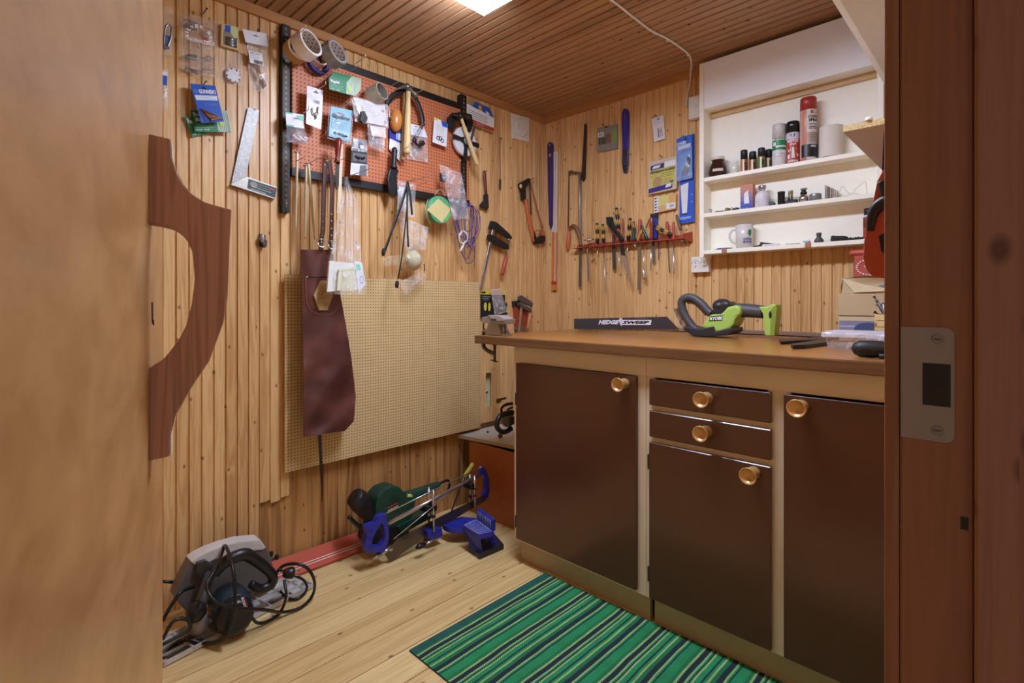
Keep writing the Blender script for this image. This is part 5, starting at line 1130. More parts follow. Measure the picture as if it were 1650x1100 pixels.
def driver(label, cat, hs, bl, hr, hmat, br=.0022, bmat=None, o=.034, prof=None, bands=None, flat=None, name='screwdriver', extra=None):
    """hs = handle top and bottom pixels, bl = blade end pixel"""
    t = B(name, label, cat, hs[0][0], hs[0][1], 'hand tools in the red wall rack'); p, q = t.w(*hs[0], o), t.w(*hs[1], o); bmat = bmat or SILV
    pr = prof or [(0, hr*.55), (.06, hr*.85), (.3, hr), (.62, hr*.78), (.8, hr), (.95, hr*.85), (1, hr*.5)]
    t.mb().lathe(p, q, pr, hmat, 12).part('handle')
    if bands:
        d = (q-p); dn_ = d.normalized(); R_ = Vector((0, 0, 1)).rotation_difference(dn_).to_matrix()
        for u0, u1 in bands:
            mb = t.mb()
            for k in range(6):
                an = k*math.pi/3; c = R_ @ Vector((math.cos(an)*hr*.80, math.sin(an)*hr*.80, 0)); mb.ell(p+d*((u0+u1)/2)+c, (hr*.36, hr*.36, (u1-u0)*d.length*.5), M('dca94e', .4), 8, 6, R_)
            mb.part('grip_inlay', label='yellow grip patches')
    if bl:
        e = t.w(*bl, o); mb = t.mb()
        if flat: mb.obox(q, e, flat, .0025, bmat, bev=.0003)
        else: mb.lathe(q, e, [(0, br), (.93, br), (1, br*.5)], bmat, 10)
        mb.part('blade', label='steel blade')
    return t
BL = [(.08, .38), (.52, .82)]
driver('flat grey file at the left end of the red rack', 'file', ((932, 372), (935, 397)), (934.5, 462), .007, M('8a5a34', .5), flat=.017, bmat=M('6f675c', .4, .5), name='file', o=.02)
t = B('tap_wrench', 'chrome tap wrench with a T handle at the left of the red rack', 'wrench', 948, 386); p = t.w(948, 386, .04); mb = t.mb(); mb.cyl(t.w(941, 387, .05), t.w(957, 385, .03), .0045, SILV); mb.lathe(p+Vector((0, 0, .008)), p-Vector((0, 0, .012)), [(0, .006), (.5, .009), (1, .006)], SILV, 12); mb.part('handle'); mb = t.mb(); mb.lathe(t.w(946, 397, .04), t.w(948.5, 454, .04), [(0, .003), (.1, .0042), (.9, .0042), (1, .002)], M('8c8a90', .3, .8), 10); mb.part('shaft')
t = B('hex_key', 'thin bent steel key hooked over the left end of the red rack', 'hex key', 941, 395); mb = t.mb(); mb.tp([(942, 392, .055), (940.5, 396, .058), (941, 408, .05), (939.5, 418, .045)], .0014, SILV, n=6); mb.solo()
driver('first black and yellow screwdriver from the left in the red rack', 'screwdriver', ((962, 359), (962.5, 392)), (963, 417), .0105, BLACK, bands=BL)
driver('second black and yellow screwdriver from the left, with the longest blade', 'screwdriver', ((971.5, 361), (972.5, 391)), (976, 472), .0098, BLACK, bands=BL, br=.0028)
driver('black and yellow screwdriver standing highest in the red rack', 'screwdriver', ((993, 334.5), (997, 370)), (996, 400), .0108, BLACK, bands=BL, o=.022)
driver('black and yellow screwdriver in the middle of the red rack', 'screwdriver', ((1015.5, 351), (1012, 388)), (1009.5, 414), .0105, BLACK, bands=BL, o=.04)
driver('small black and yellow screwdriver half hidden by the middle one', 'screwdriver', ((1021, 357), (1022.5, 374)), (1022, 398), .0075, BLACK, bands=[(.1, .6)], o=.02)
driver('black and yellow screwdriver lying slanted at the right of the red rack', 'screwdriver', ((1056, 365), (1083, 379)), None, .0105, BLACK, bands=BL, o=.045)
t = B('padsaw', 'black-handled pad saw with a wide silver blade slanting below the red rack', 'saw', 981, 352); mb = t.mb(); mb.pp([(976, 349.5), (985.5, 349), (987, 359), (1004.5, 386), (1001, 389), (981, 366), (977, 361)], .055, .016, BLACK, .003); mb.part('handle', label='black handle'); mb = t.mb(); mb.pp([(1001, 411), (1007.5, 412), (1017.5, 455), (1017, 462.5), (1012, 448)], .042, .0015, SILV); mb.pp([(998, 392), (1004, 390), (1007.5, 412), (1001, 411)], .042, .0015, M('3a3438', .4, .5)); mb.part('blade', label='silver toothed blade')
driver('short red-handled screwdriver beside the black pad saw', 'screwdriver', ((996, 368), (996, 388)), (998, 437), .0085, REDP, br=.0024, o=.045)
driver('wide dark chisel blade below the pad saw handle', 'chisel', ((988, 378), (988.5, 396)), (990, 434), .007, M('4a3a34', .5), flat=.020, bmat=M('5a544e', .4, .5), o=.022, name='chisel')
driver('thin red screwdriver handle behind the pad saw', 'screwdriver', ((1003.5, 352), (1004.5, 388)), (1006, 415), .0052, REDP, o=.015, br=.0016)
driver('dark teal round-topped driver between two yellow-gripped screwdrivers', 'screwdriver', ((1021, 371), (1022, 389)), (1024, 400), .0095, M('1f3c3e', .35), o=.05)
driver('wide flat file with a red handle, in the middle of the red rack', 'file', ((1031, 353), (1030, 390)), (1029.5, 467), .0085, M('c0604c', .4), flat=.016, bmat=M('8a7d64', .4, .5), name='file', o=.024, prof=[(0, .0075), (.1, .0085), (.9, .0085), (1, .006)])
driver('short chisel with an ochre handle leaning left of the green screwdriver', 'chisel', ((1034.5, 370), (1027, 388)), None, .0065, M('c8913e', .4), name='chisel', o=.055)
driver('dark green screwdriver leaning left in the red rack', 'screwdriver', ((1033, 363), (1044, 386)), None, .0078, M('1f4a40', .3), o=.05)
t = driver('socket driver whose round steel socket hangs below the red rack', 'screwdriver', ((1039, 376), (1038, 390)), (1037, 440), .006, M('6a2f28', .4), br=.0024, name='socket_driver', o=.036); p, q = t.w(1037, 435, .036), t.w(1038.3, 449, .036); t.mb().lathe(p, q, [(0, .004), (.3, .0085), (.9, .0088), (1, .0088), (1, .0062), (.7, .006)], SILV, 14, caps=False).part('socket')
driver('thin brown-handled awl leaning right behind the clear red screwdriver', 'awl', ((1047.5, 351), (1040.5, 367)), None, .0036, M('8a5a38', .5), name='awl', o=.02)
driver('screwdriver with a clear red-brown handle and a long steel blade', 'screwdriver', ((1049.5, 350), (1049.5, 386)), (1048.5, 436), .0088, M('9a4630', .2), br=.0042, o=.045)
t = B('marker_box', 'small blue box with a dark lid standing behind the clear red screwdriver', 'box', 1053, 347); mb = t.mb(); mb.pp([(1048, 350), (1058, 349), (1058, 384), (1049, 385)], .024, .014, M('2f3ea0', .4), .001); mb.part('box'); t.mb().pp([(1047.5, 344.5), (1058.5, 343.5), (1058.5, 350), (1047.5, 351)], .026, .018, M('2a2a34', .45), .001).part('lid')
driver('grey chisel blade hanging under the small blue box', 'chisel', ((1052.5, 380), (1052.8, 396)), (1053.5, 423), .005, BLACK, flat=.013, bmat=M('8e8e90', .35, .7), name='chisel', o=.018)
driver('thin dark blue rod hanging just right of the grey chisel blade', 'screwdriver', ((1061, 384), (1061, 391)), (1061.5, 419), .003, M('2f2f6a', .4), br=.0026, bmat=M('4a4a6e', .4, .4), name='drift_punch', o=.03)
driver('round red screwdriver handle with a dark blade, third from the right', 'screwdriver', ((1075, 357), (1076, 386)), (1079, 440), .0085, REDP, br=.003, bmat=M('5a5450', .4, .6), o=.03)
driver('straight red screwdriver handle with a pale blade, second from the right', 'screwdriver', ((1085, 358), (1085.5, 390)), (1086, 442), .0068, M('c05a48', .4), br=.0034, o=.036, prof=[(0, .0062), (.05, .0068), (.9, .0068), (1, .005)])
driver('olive-brown wooden handle leaning at the right end of the red rack', 'awl', ((1090, 346), (1097, 371)), None, .0078, M('6e5a30', .5), name='awl', o=.03)
t = B('steel_pin', 'short steel pin sticking out under the right end of the red rack', 'pin', 1099, 388); mb = t.mb(); mb.cyl(t.w(1093, 384.5, .045), t.w(1102, 389.5, .05), .0022, SILV, 8); mb.cyl(t.w(1101, 389, .05), t.w(1106, 392, .05), .0034, BLACK, 8); mb.solo()
t = B('brass_hook', 'small brass screw hook on the wall below the left of the red rack', 'hook', 956, 414); mb = t.mb(); mb.tp([(956, 410, 0), (956, 411, .012), (957, 417, .016), (954.5, 419.5, .016), (953, 416, .016)], .003, M('b8913e', .3, .8)); mb.solo()

# --- things on the wall shelf -------------------------------------------------
Z1, Z2, Z3 = 1.6012, 1.4402, 1.2742
def S(name, label, cat, px, z, d=.045, group=None):
    p = ony(px, 300, YB-.010-d); return Thing(name, label, cat, group, 'B', loc=(p.x, p.y, z))
def zpx(t, px, py): return ony(px, py, t.loc.y).z - t.loc.z
def wrap(t, r, z0, z1, half=70, turn=22):
    """a printable patch on a can: u across, v down"""
    def fn(u0, v0, u1, v1, lift=.0005):
        def g(u, v):
            u = u0+(u1-u0)*u; v = v0+(v1-v0)*v; a = math.radians(-90 + turn + (u-.5)*2*half); return Vector(((r+lift)*math.cos(a), (r+lift)*math.sin(a), z1+(z0-z1)*v))
        return g
    return fn
def band(mb, g, mat, n=10): 
    V = [g(i/n, j) for j in (0, 1) for i in range(n+1)]; mb.add(V, [[i, n+1+i, n+2+i, i+1] for i in range(n)], mat, True)
def spray(name, label, px, z, r, h, body, cap, caph, d=.045, shoulder=True):
    t = S(name, label, 'spray can', px, z, d); hb = h-caph
    t.mb().lathe((0, 0, 0), (0, 0, hb), [(0, r*.9), (.01, r), (.96, r), (1, r*.92)], body, 24).part('can')
    t.mb().lathe((0, 0, hb), (0, 0, h), [(0, r*.97), (.9, r*.96), (1, r*.86)], cap, 24).part('cap'); return t
K = BLACK
t = S('jar', 'squat dark brown glass jar with a white lid on the top shelf', 'jar', 1157, Z1, .045); h = zpx(t, 1157, 253.5); t.mb().lathe((0, 0, 0), (0, 0, h*.86), [(0, .030), (.05, .037), (.3, .040), (.6, .036), (.8, .028), (.88, .026), (1, .027)], M('3a1f16', .12), 22).part('glass', label='dark brown glass'); t.mb().lathe((0, 0, h*.84), (0, 0, h), [(0, .0275), (.1, .029), (.9, .029), (1, .027)], M('d8d2c8', .4), 22).part('lid', label='white lid'); mb = t.mb(); g = wrap(t, .0405, .015, .035, 40)(0.1, .2, .9, .8); band(mb, g, M('cfc6c0', .5)); mb.part('label')
t = S('glass_cup', 'small milky glass cup beside the dark jar on the top shelf', 'cup', 1184, Z1, .045); h = zpx(t, 1184, 260); t.mb().lathe((0, 0, 0), (0, 0, h), [(0, .014), (.1, .017), (1, .018), (1, .0165), (.1, .0155)], film('eef0e0', .55, .08), 20, caps=False).solo()
GOLD = M('b8935a', .3, .6)
for lab, px, top, d, c2 in (('first small black-capped spray can from the left, with an orange-gold body', 1199, 242, .055, 'c8783c'), ('second small black-capped spray can, lower than its neighbours', 1213, 244.5, .05, 'b05a34'), ('third small black-capped spray can, tallest of four, with a green band', 1227, 238.5, .058, '5a8a44'), ('fourth small black-capped spray can, half behind the third', 1238.5, 241, .025, '8a7a50')):
    t = S('paint_can', lab, 'spray can', px, Z1, d, 'small black-capped spray cans'); h = zpx(t, px, top); r = .0148; hb = h*.58
    t.mb().lathe((0, 0, 0), (0, 0, hb), [(0, r), (.95, r), (1, r*.9)], GOLD, 18).part('can'); t.mb().lathe((0, 0, hb), (0, 0, h), [(0, r*.95), (.92, r*.95), (1, r*.8)], K, 18).part('cap')
    mb = t.mb(); w_ = wrap(t, r, .002, hb-.002, 70); band(mb, w_(.0, 0, .30, 1), M(c2, .45)); band(mb, w_(.32, 0, .5, 1), M('e2dccc', .4)); 
    mb.text('FX', w_(.52, .25, .8, .9, .0008), M('1f1a16', .5), .05); band(mb, w_(.85, .0, 1, 1), M(c2, .45)); mb.part('label')
t = spray('spray_can', 'white-capped spray can with a green label band on the top shelf', 1255.5, Z1, .0255, 0, M('e4e2e2', .35), M('d8d4d4', .35), .0, .052) if 0 else S('spray_can', 'white-capped spray can with a green label band on the top shelf', 'spray can', 1255.5, Z1, .048)
h = zpx(t, 1255.5, 201); r = .0262; t.mb().lathe((0, 0, 0), (0, 0, h*.66), [(0, r*.94), (.01, r), (1, r)], M('e0dedf', .35), 26).part('can'); t.mb().lathe((0, 0, h*.66), (0, 0, h), [(0, r*.99), (.93, r*.98), (1, r*.92)], M('d0cccc', .35), 26).part('cap')
mb = t.mb(); w_ = wrap(t, r, 0, h, 80); band(mb, w_(0, .40, 1, .63), M('1f8a4e', .4)); band(mb, w_(.30, .53, 1, .57, .001), PAPER); mb.text('TURTLE', w_(.22, .345, .85, .385), M('2a5a44', .5)); g = w_(.14, .44, .3, .53, .001); band(mb, g, PAPER); band(mb, w_(.1, .70, .8, .73), LGREY); band(mb, w_(.2, .77, .6, .78), GREY); mb.part('label', label='green printed label')
t = S('spray_can', 'black-capped spray can with a red label and a V mark on the top shelf', 'spray can', 1277.5, Z1, .048); h = zpx(t, 1277.5, 197); r = .0248; t.mb().lathe((0, 0, 0), (0, 0, h*.73), [(0, r*.94), (.01, r), (1, r)], M('dedee2', .3), 26).part('can'); t.mb().lathe((0, 0, h*.72), (0, 0, h), [(0, r*1.0), (.92, r*.99), (1, r*.9)], M('161618', .2), 26).part('cap')
mb = t.mb(); w_ = wrap(t, r, 0, h, 80); band(mb, w_(0, .43, 1, .99), M('b4402f', .4)); WHT2 = PAPER
def fl(P, m): g = w_(0, 0, 1, 1, .001); mb.add([g(u, v) for u, v in P], [list(range(len(P)))], m)
fl([(.28, .31), (.36, .31), (.43, .38), (.40, .38)], RED); fl([(.48, .38), (.53, .31), (.61, .31), (.52, .38)], BLUE)
mb.text('MOTOR', w_(.15, .44, .8, .51, .001), WHT2, .04); mb.text('OLJA', w_(.28, .525, .66, .585, .001), WHT2, .04); fl([(.42, .63), (.52, .63), (.56, .88), (.40, .88)], WHT2); fl([(.16, .66), (.36, .64), (.36, .70), (.24, .72)], WHT2); fl([(.62, .64), (.86, .66), (.86, .68), (.62, .67)], WHT2); fl([(.16, .80), (.32, .78), (.30, .88), (.18, .90)], WHT2); fl([(.62, .76), (.80, .80), (.72, .86)], WHT2); mb.text('BORLIE', w_(.18, .92, .75, .97, .001), WHT2, .04); mb.part('label', label='red printed label')
t = S('spray_can', 'tall red-capped CRC cockpit spray can standing highest on the top shelf', 'spray can', 1302.5, Z1, .048); h = zpx(t, 1302.5, 158.5); r = .0298; t.mb().lathe((0, 0, 0), (0, 0, h*.80), [(0, r*.94), (.008, r), (.98, r), (1, r*.97)], M('cf8a74', .35), 28).part('can'); t.mb().lathe((0, 0, h*.80), (0, 0, h), [(0, r*1.0), (.94, r*.98), (1, r*.9)], M('a8352c', .3), 28).part('cap')
mb = t.mb(); w_ = wrap(t, r, 0, h, 85); band(mb, w_(.40, .205, 1, .99), M('dcd4d2', .4)); band(mb, w_(0, .205, .2, .96), M('d8b0a4', .4)); band(mb, w_(.55, .225, .92, .275, .001), M('b04434', .4)); mb.text('CRC', w_(.62, .232, .86, .268, .0016), PAPER, .05); mb.text('COCKPIT', w_(.44, .30, .98, .345, .001), BLACK, .04); mb.text('SPRAY', w_(.47, .355, .95, .40, .001), BLACK, .04)
for v in (.435, .475, .50): band(mb, w_(.48, v, .9, v+.012, .001), M('5a4644', .5))
band(mb, w_(.40, .56, 1, .74, .001), M('b8a89c', .45))
for k in range(6): band(mb, w_(.5, .58+k*.025, .88-.06*(k % 2), .586+k*.025, .0014), M('6a5e5a', .5))
band(mb, w_(.16, .75, 1, .95, .0014), M('221c22', .35)); band(mb, w_(.55, .77, .78, .80, .002), LGREY); mb.part('label', label='white and black printed label')
t = S('paper_roll', 'off-white paper roll standing at the right end of the top shelf', 'paper roll', 1338.5, Z1, .042); h = zpx(t, 1338.5, 205); mb = t.mb(); mb.lathe((0, 0, .002), (.002, 0, h), [(0, .008), (0, .0405), (1, .0405), (1, .010)], M('e2dad0', .8, nz=.04), 72, smooth=False); mb.solo()
# chipboard shelf
t = Thing('plastic_plug', 'small white cap lying on the edge of the chipboard shelf', 'plug', fr='B', loc=(*onz(1400, 194, 1.498)[:2], 1.4965)); t.mb().lathe((0, 0, 0), (0, 0, .0085), [(0, .0085), (.8, .0085), (1, .007)], W_PL, 18).solo()
t = Thing('screw', 'long thin screw lying beside the white cap on the chipboard shelf', 'screw', fr='B', loc=(-.285, 1.575, 1.4965)); mb = t.mb(); p = t.inv @ ony(1361, 195.5, 1.575); q = t.inv @ ony(1391, 190.5, 1.585); p.z = .0025; q.z = .004; mb.cyl(p, q, .0012, DSTEEL, 8); mb.ell(q, (.003, .003, .004), STEEL, 10, 7); mb.solo()
# shelf two
BRS = M('a8905c', .3, .8); CHR = M('c8c8ce', .12, 1.)
t = S('pipe_fitting', 'small chrome fitting at the left end of the middle shelf', 'fitting', 1145, Z2); t.mb().lathe((0, 0, 0), (0, 0, .021), [(0, .010), (.3, .010), (.4, .006), (.75, .005), (.8, .0075), (1, .0075)], CHR, 12).solo()
t = S('pipe_fitting', 'row of small brass and chrome fittings lying left of the blue box', 'fitting', 1172, Z2); mb = t.mb()
for i, (x, m_) in enumerate(((1156, BRS), (1164, DSTEEL), (1172, BRS), (1180, CHR), (1187, DSTEEL))):
    x = ony(x, 300, t.loc.y).x-t.loc.x; r = (.006, .005, .010, .009, .008)[i]; mb.lathe((x-.010, 0, r), (x+.010, .004, r+.001), [(0, r*.7), (.3, r), (.6, r), (.65, r*.7), (1, r*.7)], m_, 12)
mb.solo()
t = S('carton', 'upright carton fading from orange to blue on the middle shelf', 'box', 1205, Z2, .04); h = zpx(t, 1205, 298); mb = t.mb(); mb.box((-.026, -.014, 0), (.026, .016, h), M('c87a5c', .45)); q = Quad([(-.026, -.014, h), (.026, -.014, h), (.026, -.014, 0), (-.026, -.014, 0)])
cols = ['c8805e', 'b87c70', '9a7488', '7a689c', '4f54a4', '3a44a8']
decor(mb, q, [('r', 0, i/6, 1, (i+1)/6, M(c, .45)) for i, c in enumerate(cols)] + [('p', [(.3, .35), (.62, .22), (.72, .76), (.3, .76)], PAPER), ('l', .1, .93, .8, .97, 1, PAPER)], .0003); mb.solo()
t = S('filter_bottle', 'white ribbed filter bottle with a chrome neck on the middle shelf', 'bottle', 1228.5, Z2, .045); h = zpx(t, 1228.5, 299); mb = t.mb(); mb.lathe((0, 0, 0), (0, 0, h*.76), [(0, .025), (.04, .028), (.72, .028), (.86, .022), (1, .012)], M('dcd8de', .35), 26)
for k in range(26): a = k*2*math.pi/26; mb.box((.0278*math.cos(a)-.0008, .0278*math.sin(a)-.0008, .004), (.0278*math.cos(a)+.0008, .0278*math.sin(a)+.0008, h*.5), M('c8c4cc', .4))
mb.part('body'); t.mb().lathe((0, 0, h*.74), (0, 0, h), [(0, .011), (.35, .011), (.4, .015), (.9, .016), (1, .013)], CHR, 14).part('neck', label='chrome neck')
t = S('pipe_fitting', 'small dark ring lying on its side right of the white bottle', 'fitting', 1244.5, Z2, .055); t.mb().lathe((0, -.006, .0095), (0, .012, .0095), [(0, .006), (0, .0095), (1, .0095), (1, .006)], M('4a4a52', .35, .5), 16).solo()
t = S('film_canister', 'black cylinder standing right of the white ribbed bottle', 'canister', 1259, Z2, .045); h = zpx(t, 1259, 309); t.mb().lathe((0, 0, 0), (0, 0, h), [(0, .012), (.04, .0135), (.85, .0135), (.86, .0142), (1, .0142)], M('1a1a1e', .4), 18).solo()
t = S('tap_part', 'black valve block with two upright chrome stubs on the middle shelf', 'fitting', 1275, Z2, .045); h = zpx(t, 1275, 307); mb = t.mb(); mb.box((-.021, -.012, 0), (.022, .012, .016), BLACK, .003); mb.lathe((-.021, 0, .008), (.024, 0, .010), [(0, .008), (.5, .012), (1, .007)], BLACK, 12); mb.part('block'); 
for x in (-.008, .002): t.mb().lathe((x, 0, .014), (x, 0, h), [(0, .004), (.7, .004), (.72, .005), (1, .005)], CHR if x < 0 else BRS, 10).part('stub')
t = S('faucet', 'rounded chrome tap head with a black collar on the middle shelf', 'tap', 1295, Z2, .045); h = zpx(t, 1295, 303); t.mb().lathe((0, 0, 0), (0, 0, h*.62), [(0, .015), (.25, .018), (.6, .0165), (1, .010)], CHR, 20).part('dome'); t.mb().lathe((0, 0, h*.58), (0, 0, h*.88), [(0, .012), (.4, .012), (1, .006)], BLACK, 16).part('collar'); t.mb().box((-.012, -.003, h*.86), (.012, .003, h), M('6a6a66', .3, .7), .002).part('lever')
t = S('tin_can', 'low round grey metal tin beside the tap head on the middle shelf', 'tin', 1314, Z2, .045); h = zpx(t, 1314, 312.5); t.mb().lathe((0, 0, .001), (0, 0, h), [(0, .019), (.05, .021), (.9, .021), (1, .020)], M('8e8e92', .35, .5), 22).solo()
t = S('card_stack', 'upright stack of small pale cards at the right of the middle shelf', 'cards', 1338, Z2, .04); h = zpx(t, 1330, 298.5); 
for i in range(7): t.mb().box((-.018+i*.0062, -.008, 0), (-.0150+i*.0062, .018, h*(1-.07*i)), M(['d8cabc', 'c8b8a8', '8a7a70', 'd0c4b8', 'b0a090', 'd8d0c8', 'c0b4a8'][i], .6)).part('card')
t = S('wire_scrap', 'tangle of thin pale wire at the far right of the middle shelf', 'wire', 1372, Z2, .045); mb = t.mb(); mb.tube([(-.045, 0, .010), (-.03, 0, .045), (-.012, -.005, .020), (.004, 0, .012), (.012, .004, .028), (.03, 0, .042), (.045, -.004, .05), (.05, 0, .0012)], .0009, M('c8beb4', .4), n=5); mb.tube([(-.03, 0, .003), (-.01, .004, .010), (.01, -.004, .013), (.03, 0, .0012)], .0009, M('c8beb4', .4), n=5); mb.solo()
# shelf three
t = S('plug_strip', 'strip of blue wall plugs lying at the left end of the bottom shelf', 'wall plugs', 1165, Z3, .06); mb = t.mb()
for i in range(5): x = -.022+i*.008; mb.lathe((x, -.004, .004), (x+.006, .014, .006), [(0, .0035), (.5, .0042), (1, .002)], M('3a3ea8', .4), 8)
mb.tube([(-.035, 0, .0022), (-.026, 0, .003)], .002, DSTEEL); mb.tube([(.014, 0, .005), (.03, 0, .004), (.040, .002, .0032)], .003, DSTEEL, n=6); mb.solo()
t = S('mug', 'white mug with a green leaf and blue lettering on the bottom shelf', 'mug', 1199.5, Z3, .046); h = zpx(t, 1199.5, 362.5); r = .0345; MUG = M('d8d4d0', .25)
t.mb().lathe((0, 0, 0), (0, 0, h), [(0, r*.88), (.04, r*.97), (.5, r), (1, r*1.02), (1, r*.93), (.1, r*.88), (.08, .001)], MUG, 32, caps=False).part('body'); t.mb().tube([(-r*.9, -.006, h*.78), (-r*1.2, -.012, h*.83), (-r*1.55, -.016, h*.70), (-r*1.62, -.018, h*.48), (-r*1.35, -.014, h*.30), (-r*.95, -.006, h*.22)], .0048, MUG, n=10).part('handle')
mb = t.mb(); w_ = wrap(t, r*1.01, 0, h, 70, 26); g = w_(0, 0, 1, 1, .0006); mb.add([g(.72+.09*math.cos(a*.524), .36+.145*math.sin(a*.524)) for a in range(12)], [list(range(12))], M('1f8a4e', .5)); band(mb, w_(.56, .36, .64, .38), GREY); mb.text('GOVA', w_(.40, .58, .84, .68, .0008), M('2f4aa8', .5), .04); mb.text('BLOCK', w_(.40, .70, .86, .80, .0008), M('2a3a98', .5), .04); mb.part('lettering', label='green leaf and blue lettering')
t = S('glass_cutter', 'thin glass cutter with a dark head lying right of the mug', 'cutter', 1240, Z3, .05); mb = t.mb(); mb.tube([(-.028, 0, .016), (0, 0, .012), (.04, .003, .0035)], [.0035, .0028, .0018], M('3a3430', .4), n=8); mb.box((-.038, -.004, .010), (-.024, .004, .021), M('4a443c', .4, .5), .002); mb.box((-.040, -.003, 0), (-.034, .003, .012), DSTEEL); mb.solo()
t = S('marker_pen', 'white pen lying on the bottom shelf under the glass cutter', 'pen', 1242, Z3, .065); mb = t.mb(); mb.lathe((-.026, 0, .0045), (.034, .002, .0045), [(0, .0035), (.1, .0045), (.9, .0045), (1, .002)], M('dcdade', .35), 10); mb.solo()
t = S('washer', 'dark rusty washers lying right beside the mug', 'washer', 1222, Z3, .06); mb = t.mb()
for i in range(3): mb.lathe((-.012+i*.010, 0, .001+i*.001), (-.012+i*.010, .001, .004+i*.001), [(0, .004), (0, .008), (1, .008), (1, .004)], M('5a3a34', .5, .4), 12)
mb.solo()
t = S('drill_bit', 'thin twist drill lying near the right clip of the bottom shelf', 'drill bit', 1278, Z3, .06); mb = t.mb(); mb.lathe((-.028, 0, .0024), (.026, .002, .0024), [(0, .0005), (.05, .0022), (1, .0022)], STEEL, 8)
mb.tube([(-.026+.0022*i, .0024*math.cos(i*.9), .0024+.0024*math.sin(i*.9)) for i in range(14)], .0008, DSTEEL, n=4); mb.solo()
t = S('packet', 'tiny clear packet of blue screws beside the twist drill', 'packet', 1301, Z3, .06); mb = t.mb(); q = Quad([(-.020, .004, .022), (.018, .004, .024), (.020, -.016, .003), (-.020, -.016, .003)], (0, -.7, .7)); pillow(mb, q, .006, FILM2, 6, 6, 31); mb.box((-.012, -.010, .004), (.012, -.004, .010), M('4a5a8a', .4)); mb.solo()
t = S('bottle', 'small dark grey bottle-shaped nozzle on the bottom shelf', 'bottle', 1319.5, Z3, .05); h = zpx(t, 1319.5, 375); t.mb().lathe((0, 0, 0), (0, 0, h), [(0, .0165), (.3, .0165), (.45, .012), (.6, .0075), (.66, .0085), (.7, .0075), (.75, .0095), (1, .009)], M('4a4a4e', .45), 18).solo()
t = S('nozzle', 'black hose nozzle lying on the bottom shelf right of the grey bottle', 'nozzle', 1352, Z3, .05); mb = t.mb(); mb.lathe((-.026, 0, .012), (.028, .004, .011), [(0, .012), (.12, .014), (.2, .0118), (.7, .0105), (.85, .009), (1, .006)], M('242022', .45), 14); mb.box((-.028, -.006, 0), (-.018, .006, .016), M('242022', .45), .002); mb.solo()
t = S('plug_strip', 'short black ribbed plug strip at the right end of the bottom shelf', 'wall plugs', 1378, Z3, .05); mb = t.mb()
for i in range(9): x = -.030+i*.0078; mb.ell((x, .002*(i % 2), .006+.001*(i % 3)), (.005, .005, .006), BLACK, 8, 6)
mb.tube([(-.032, 0, .005), (.034, 0, .006)], .003, BLACK); mb.solo()
t = S('spray_can', 'red spray can with a black cap at the far right of the bottom shelf', 'spray can', 1401, Z3, .045); h = zpx(t, 1401, 336); r = .020; t.mb().lathe((0, 0, 0), (0, 0, h*.76), [(0, r), (.95, r), (1, r*.9)], M('b4483a', .4), 20).part('can'); t.mb().lathe((0, 0, h*.78), (0, 0, h), [(0, r*.9), (1, r*.86)], BLACK, 18).part('cap'); mb = t.mb(); w_ = wrap(t, r, 0, h, 70, -10); band(mb, w_(0, .22, 1, .27), PAPER); 
for k in range(4): band(mb, w_(.1, .34+.07*k, .4, .38+.07*k), BLACK)
mb.part('label')
# ================================================================ left wall near the corner, and the floor
ORS = M('c86e3c', .4)
t = Thing('bow_saw', 'orange pruning saw with a black grip near the corner of the left wall', 'saw', at=(856, 300))
mb = t.mb(); mb.tp([(847, 320, .02), (851, 345, .02), (856.5, 370, .02), (861, 389, .02)], [.0125, .0145, .0165, .0135], ORS, n=10, flat=.6); mb.part('handle', label='orange handle')
mb = t.mb(); mb.pp([(840, 303), (838, 297), (840.5, 294), (849, 289), (854, 286.5), (855, 291), (851, 297), (847.5, 303), (848, 320), (843, 322), (842.5, 310)], .032, .022, BLACK, .003); q = t.w(839.3, 300, .030); mb.ell(q, (.010, .006, .013), LWD, 12, 8); mb.part('grip', label='black upper grip')
mb = t.mb(); mb.tp([(853.5, 290, .02), (854.5, 318, .018), (856, 346, .014)], .0045, M('4a3a2c', .5, .3), n=6); mb.part('rod')
mb = t.mb(); mb.tp([(855, 292, .024), (861, 318, .024), (868, 346, .024), (875, 368, .024)], .0042, M('a8623c', .4), n=8); p = t.w(875, 369, .024); mb.ell(p, (.006, .006, .008), STEEL, 10, 7); mb.part('blade', label='copper-brown blade')
mb = t.mb(); mb.pp([(862, 372), (864, 381), (870, 385), (873, 379), (878.5, 379.5), (879.5, 386), (876, 392), (865, 393), (861.5, 384)], .034, .024, BLACK, .003); mb.part('lower_grip', label='black lower grip')
mb = t.mb(); mb.tp([(862, 373, .026), (866, 371, .03), (871, 372, .03)], .004, ORS, n=8); mb.pp([(873, 371), (878, 372), (879, 381), (874, 380)], .030, .018, ORS, .002); mb.pp([(874, 389), (879.5, 385), (879.5, 389), (876, 392.5)], .032, .018, ORS, .002); mb.part('guard', label='orange guard')
nail(t, 854, 289, .03).part('nail')
t = Thing('knife_card', 'black and yellow blister card of trimming knives above the bench vise', 'packet', at=(795, 470))
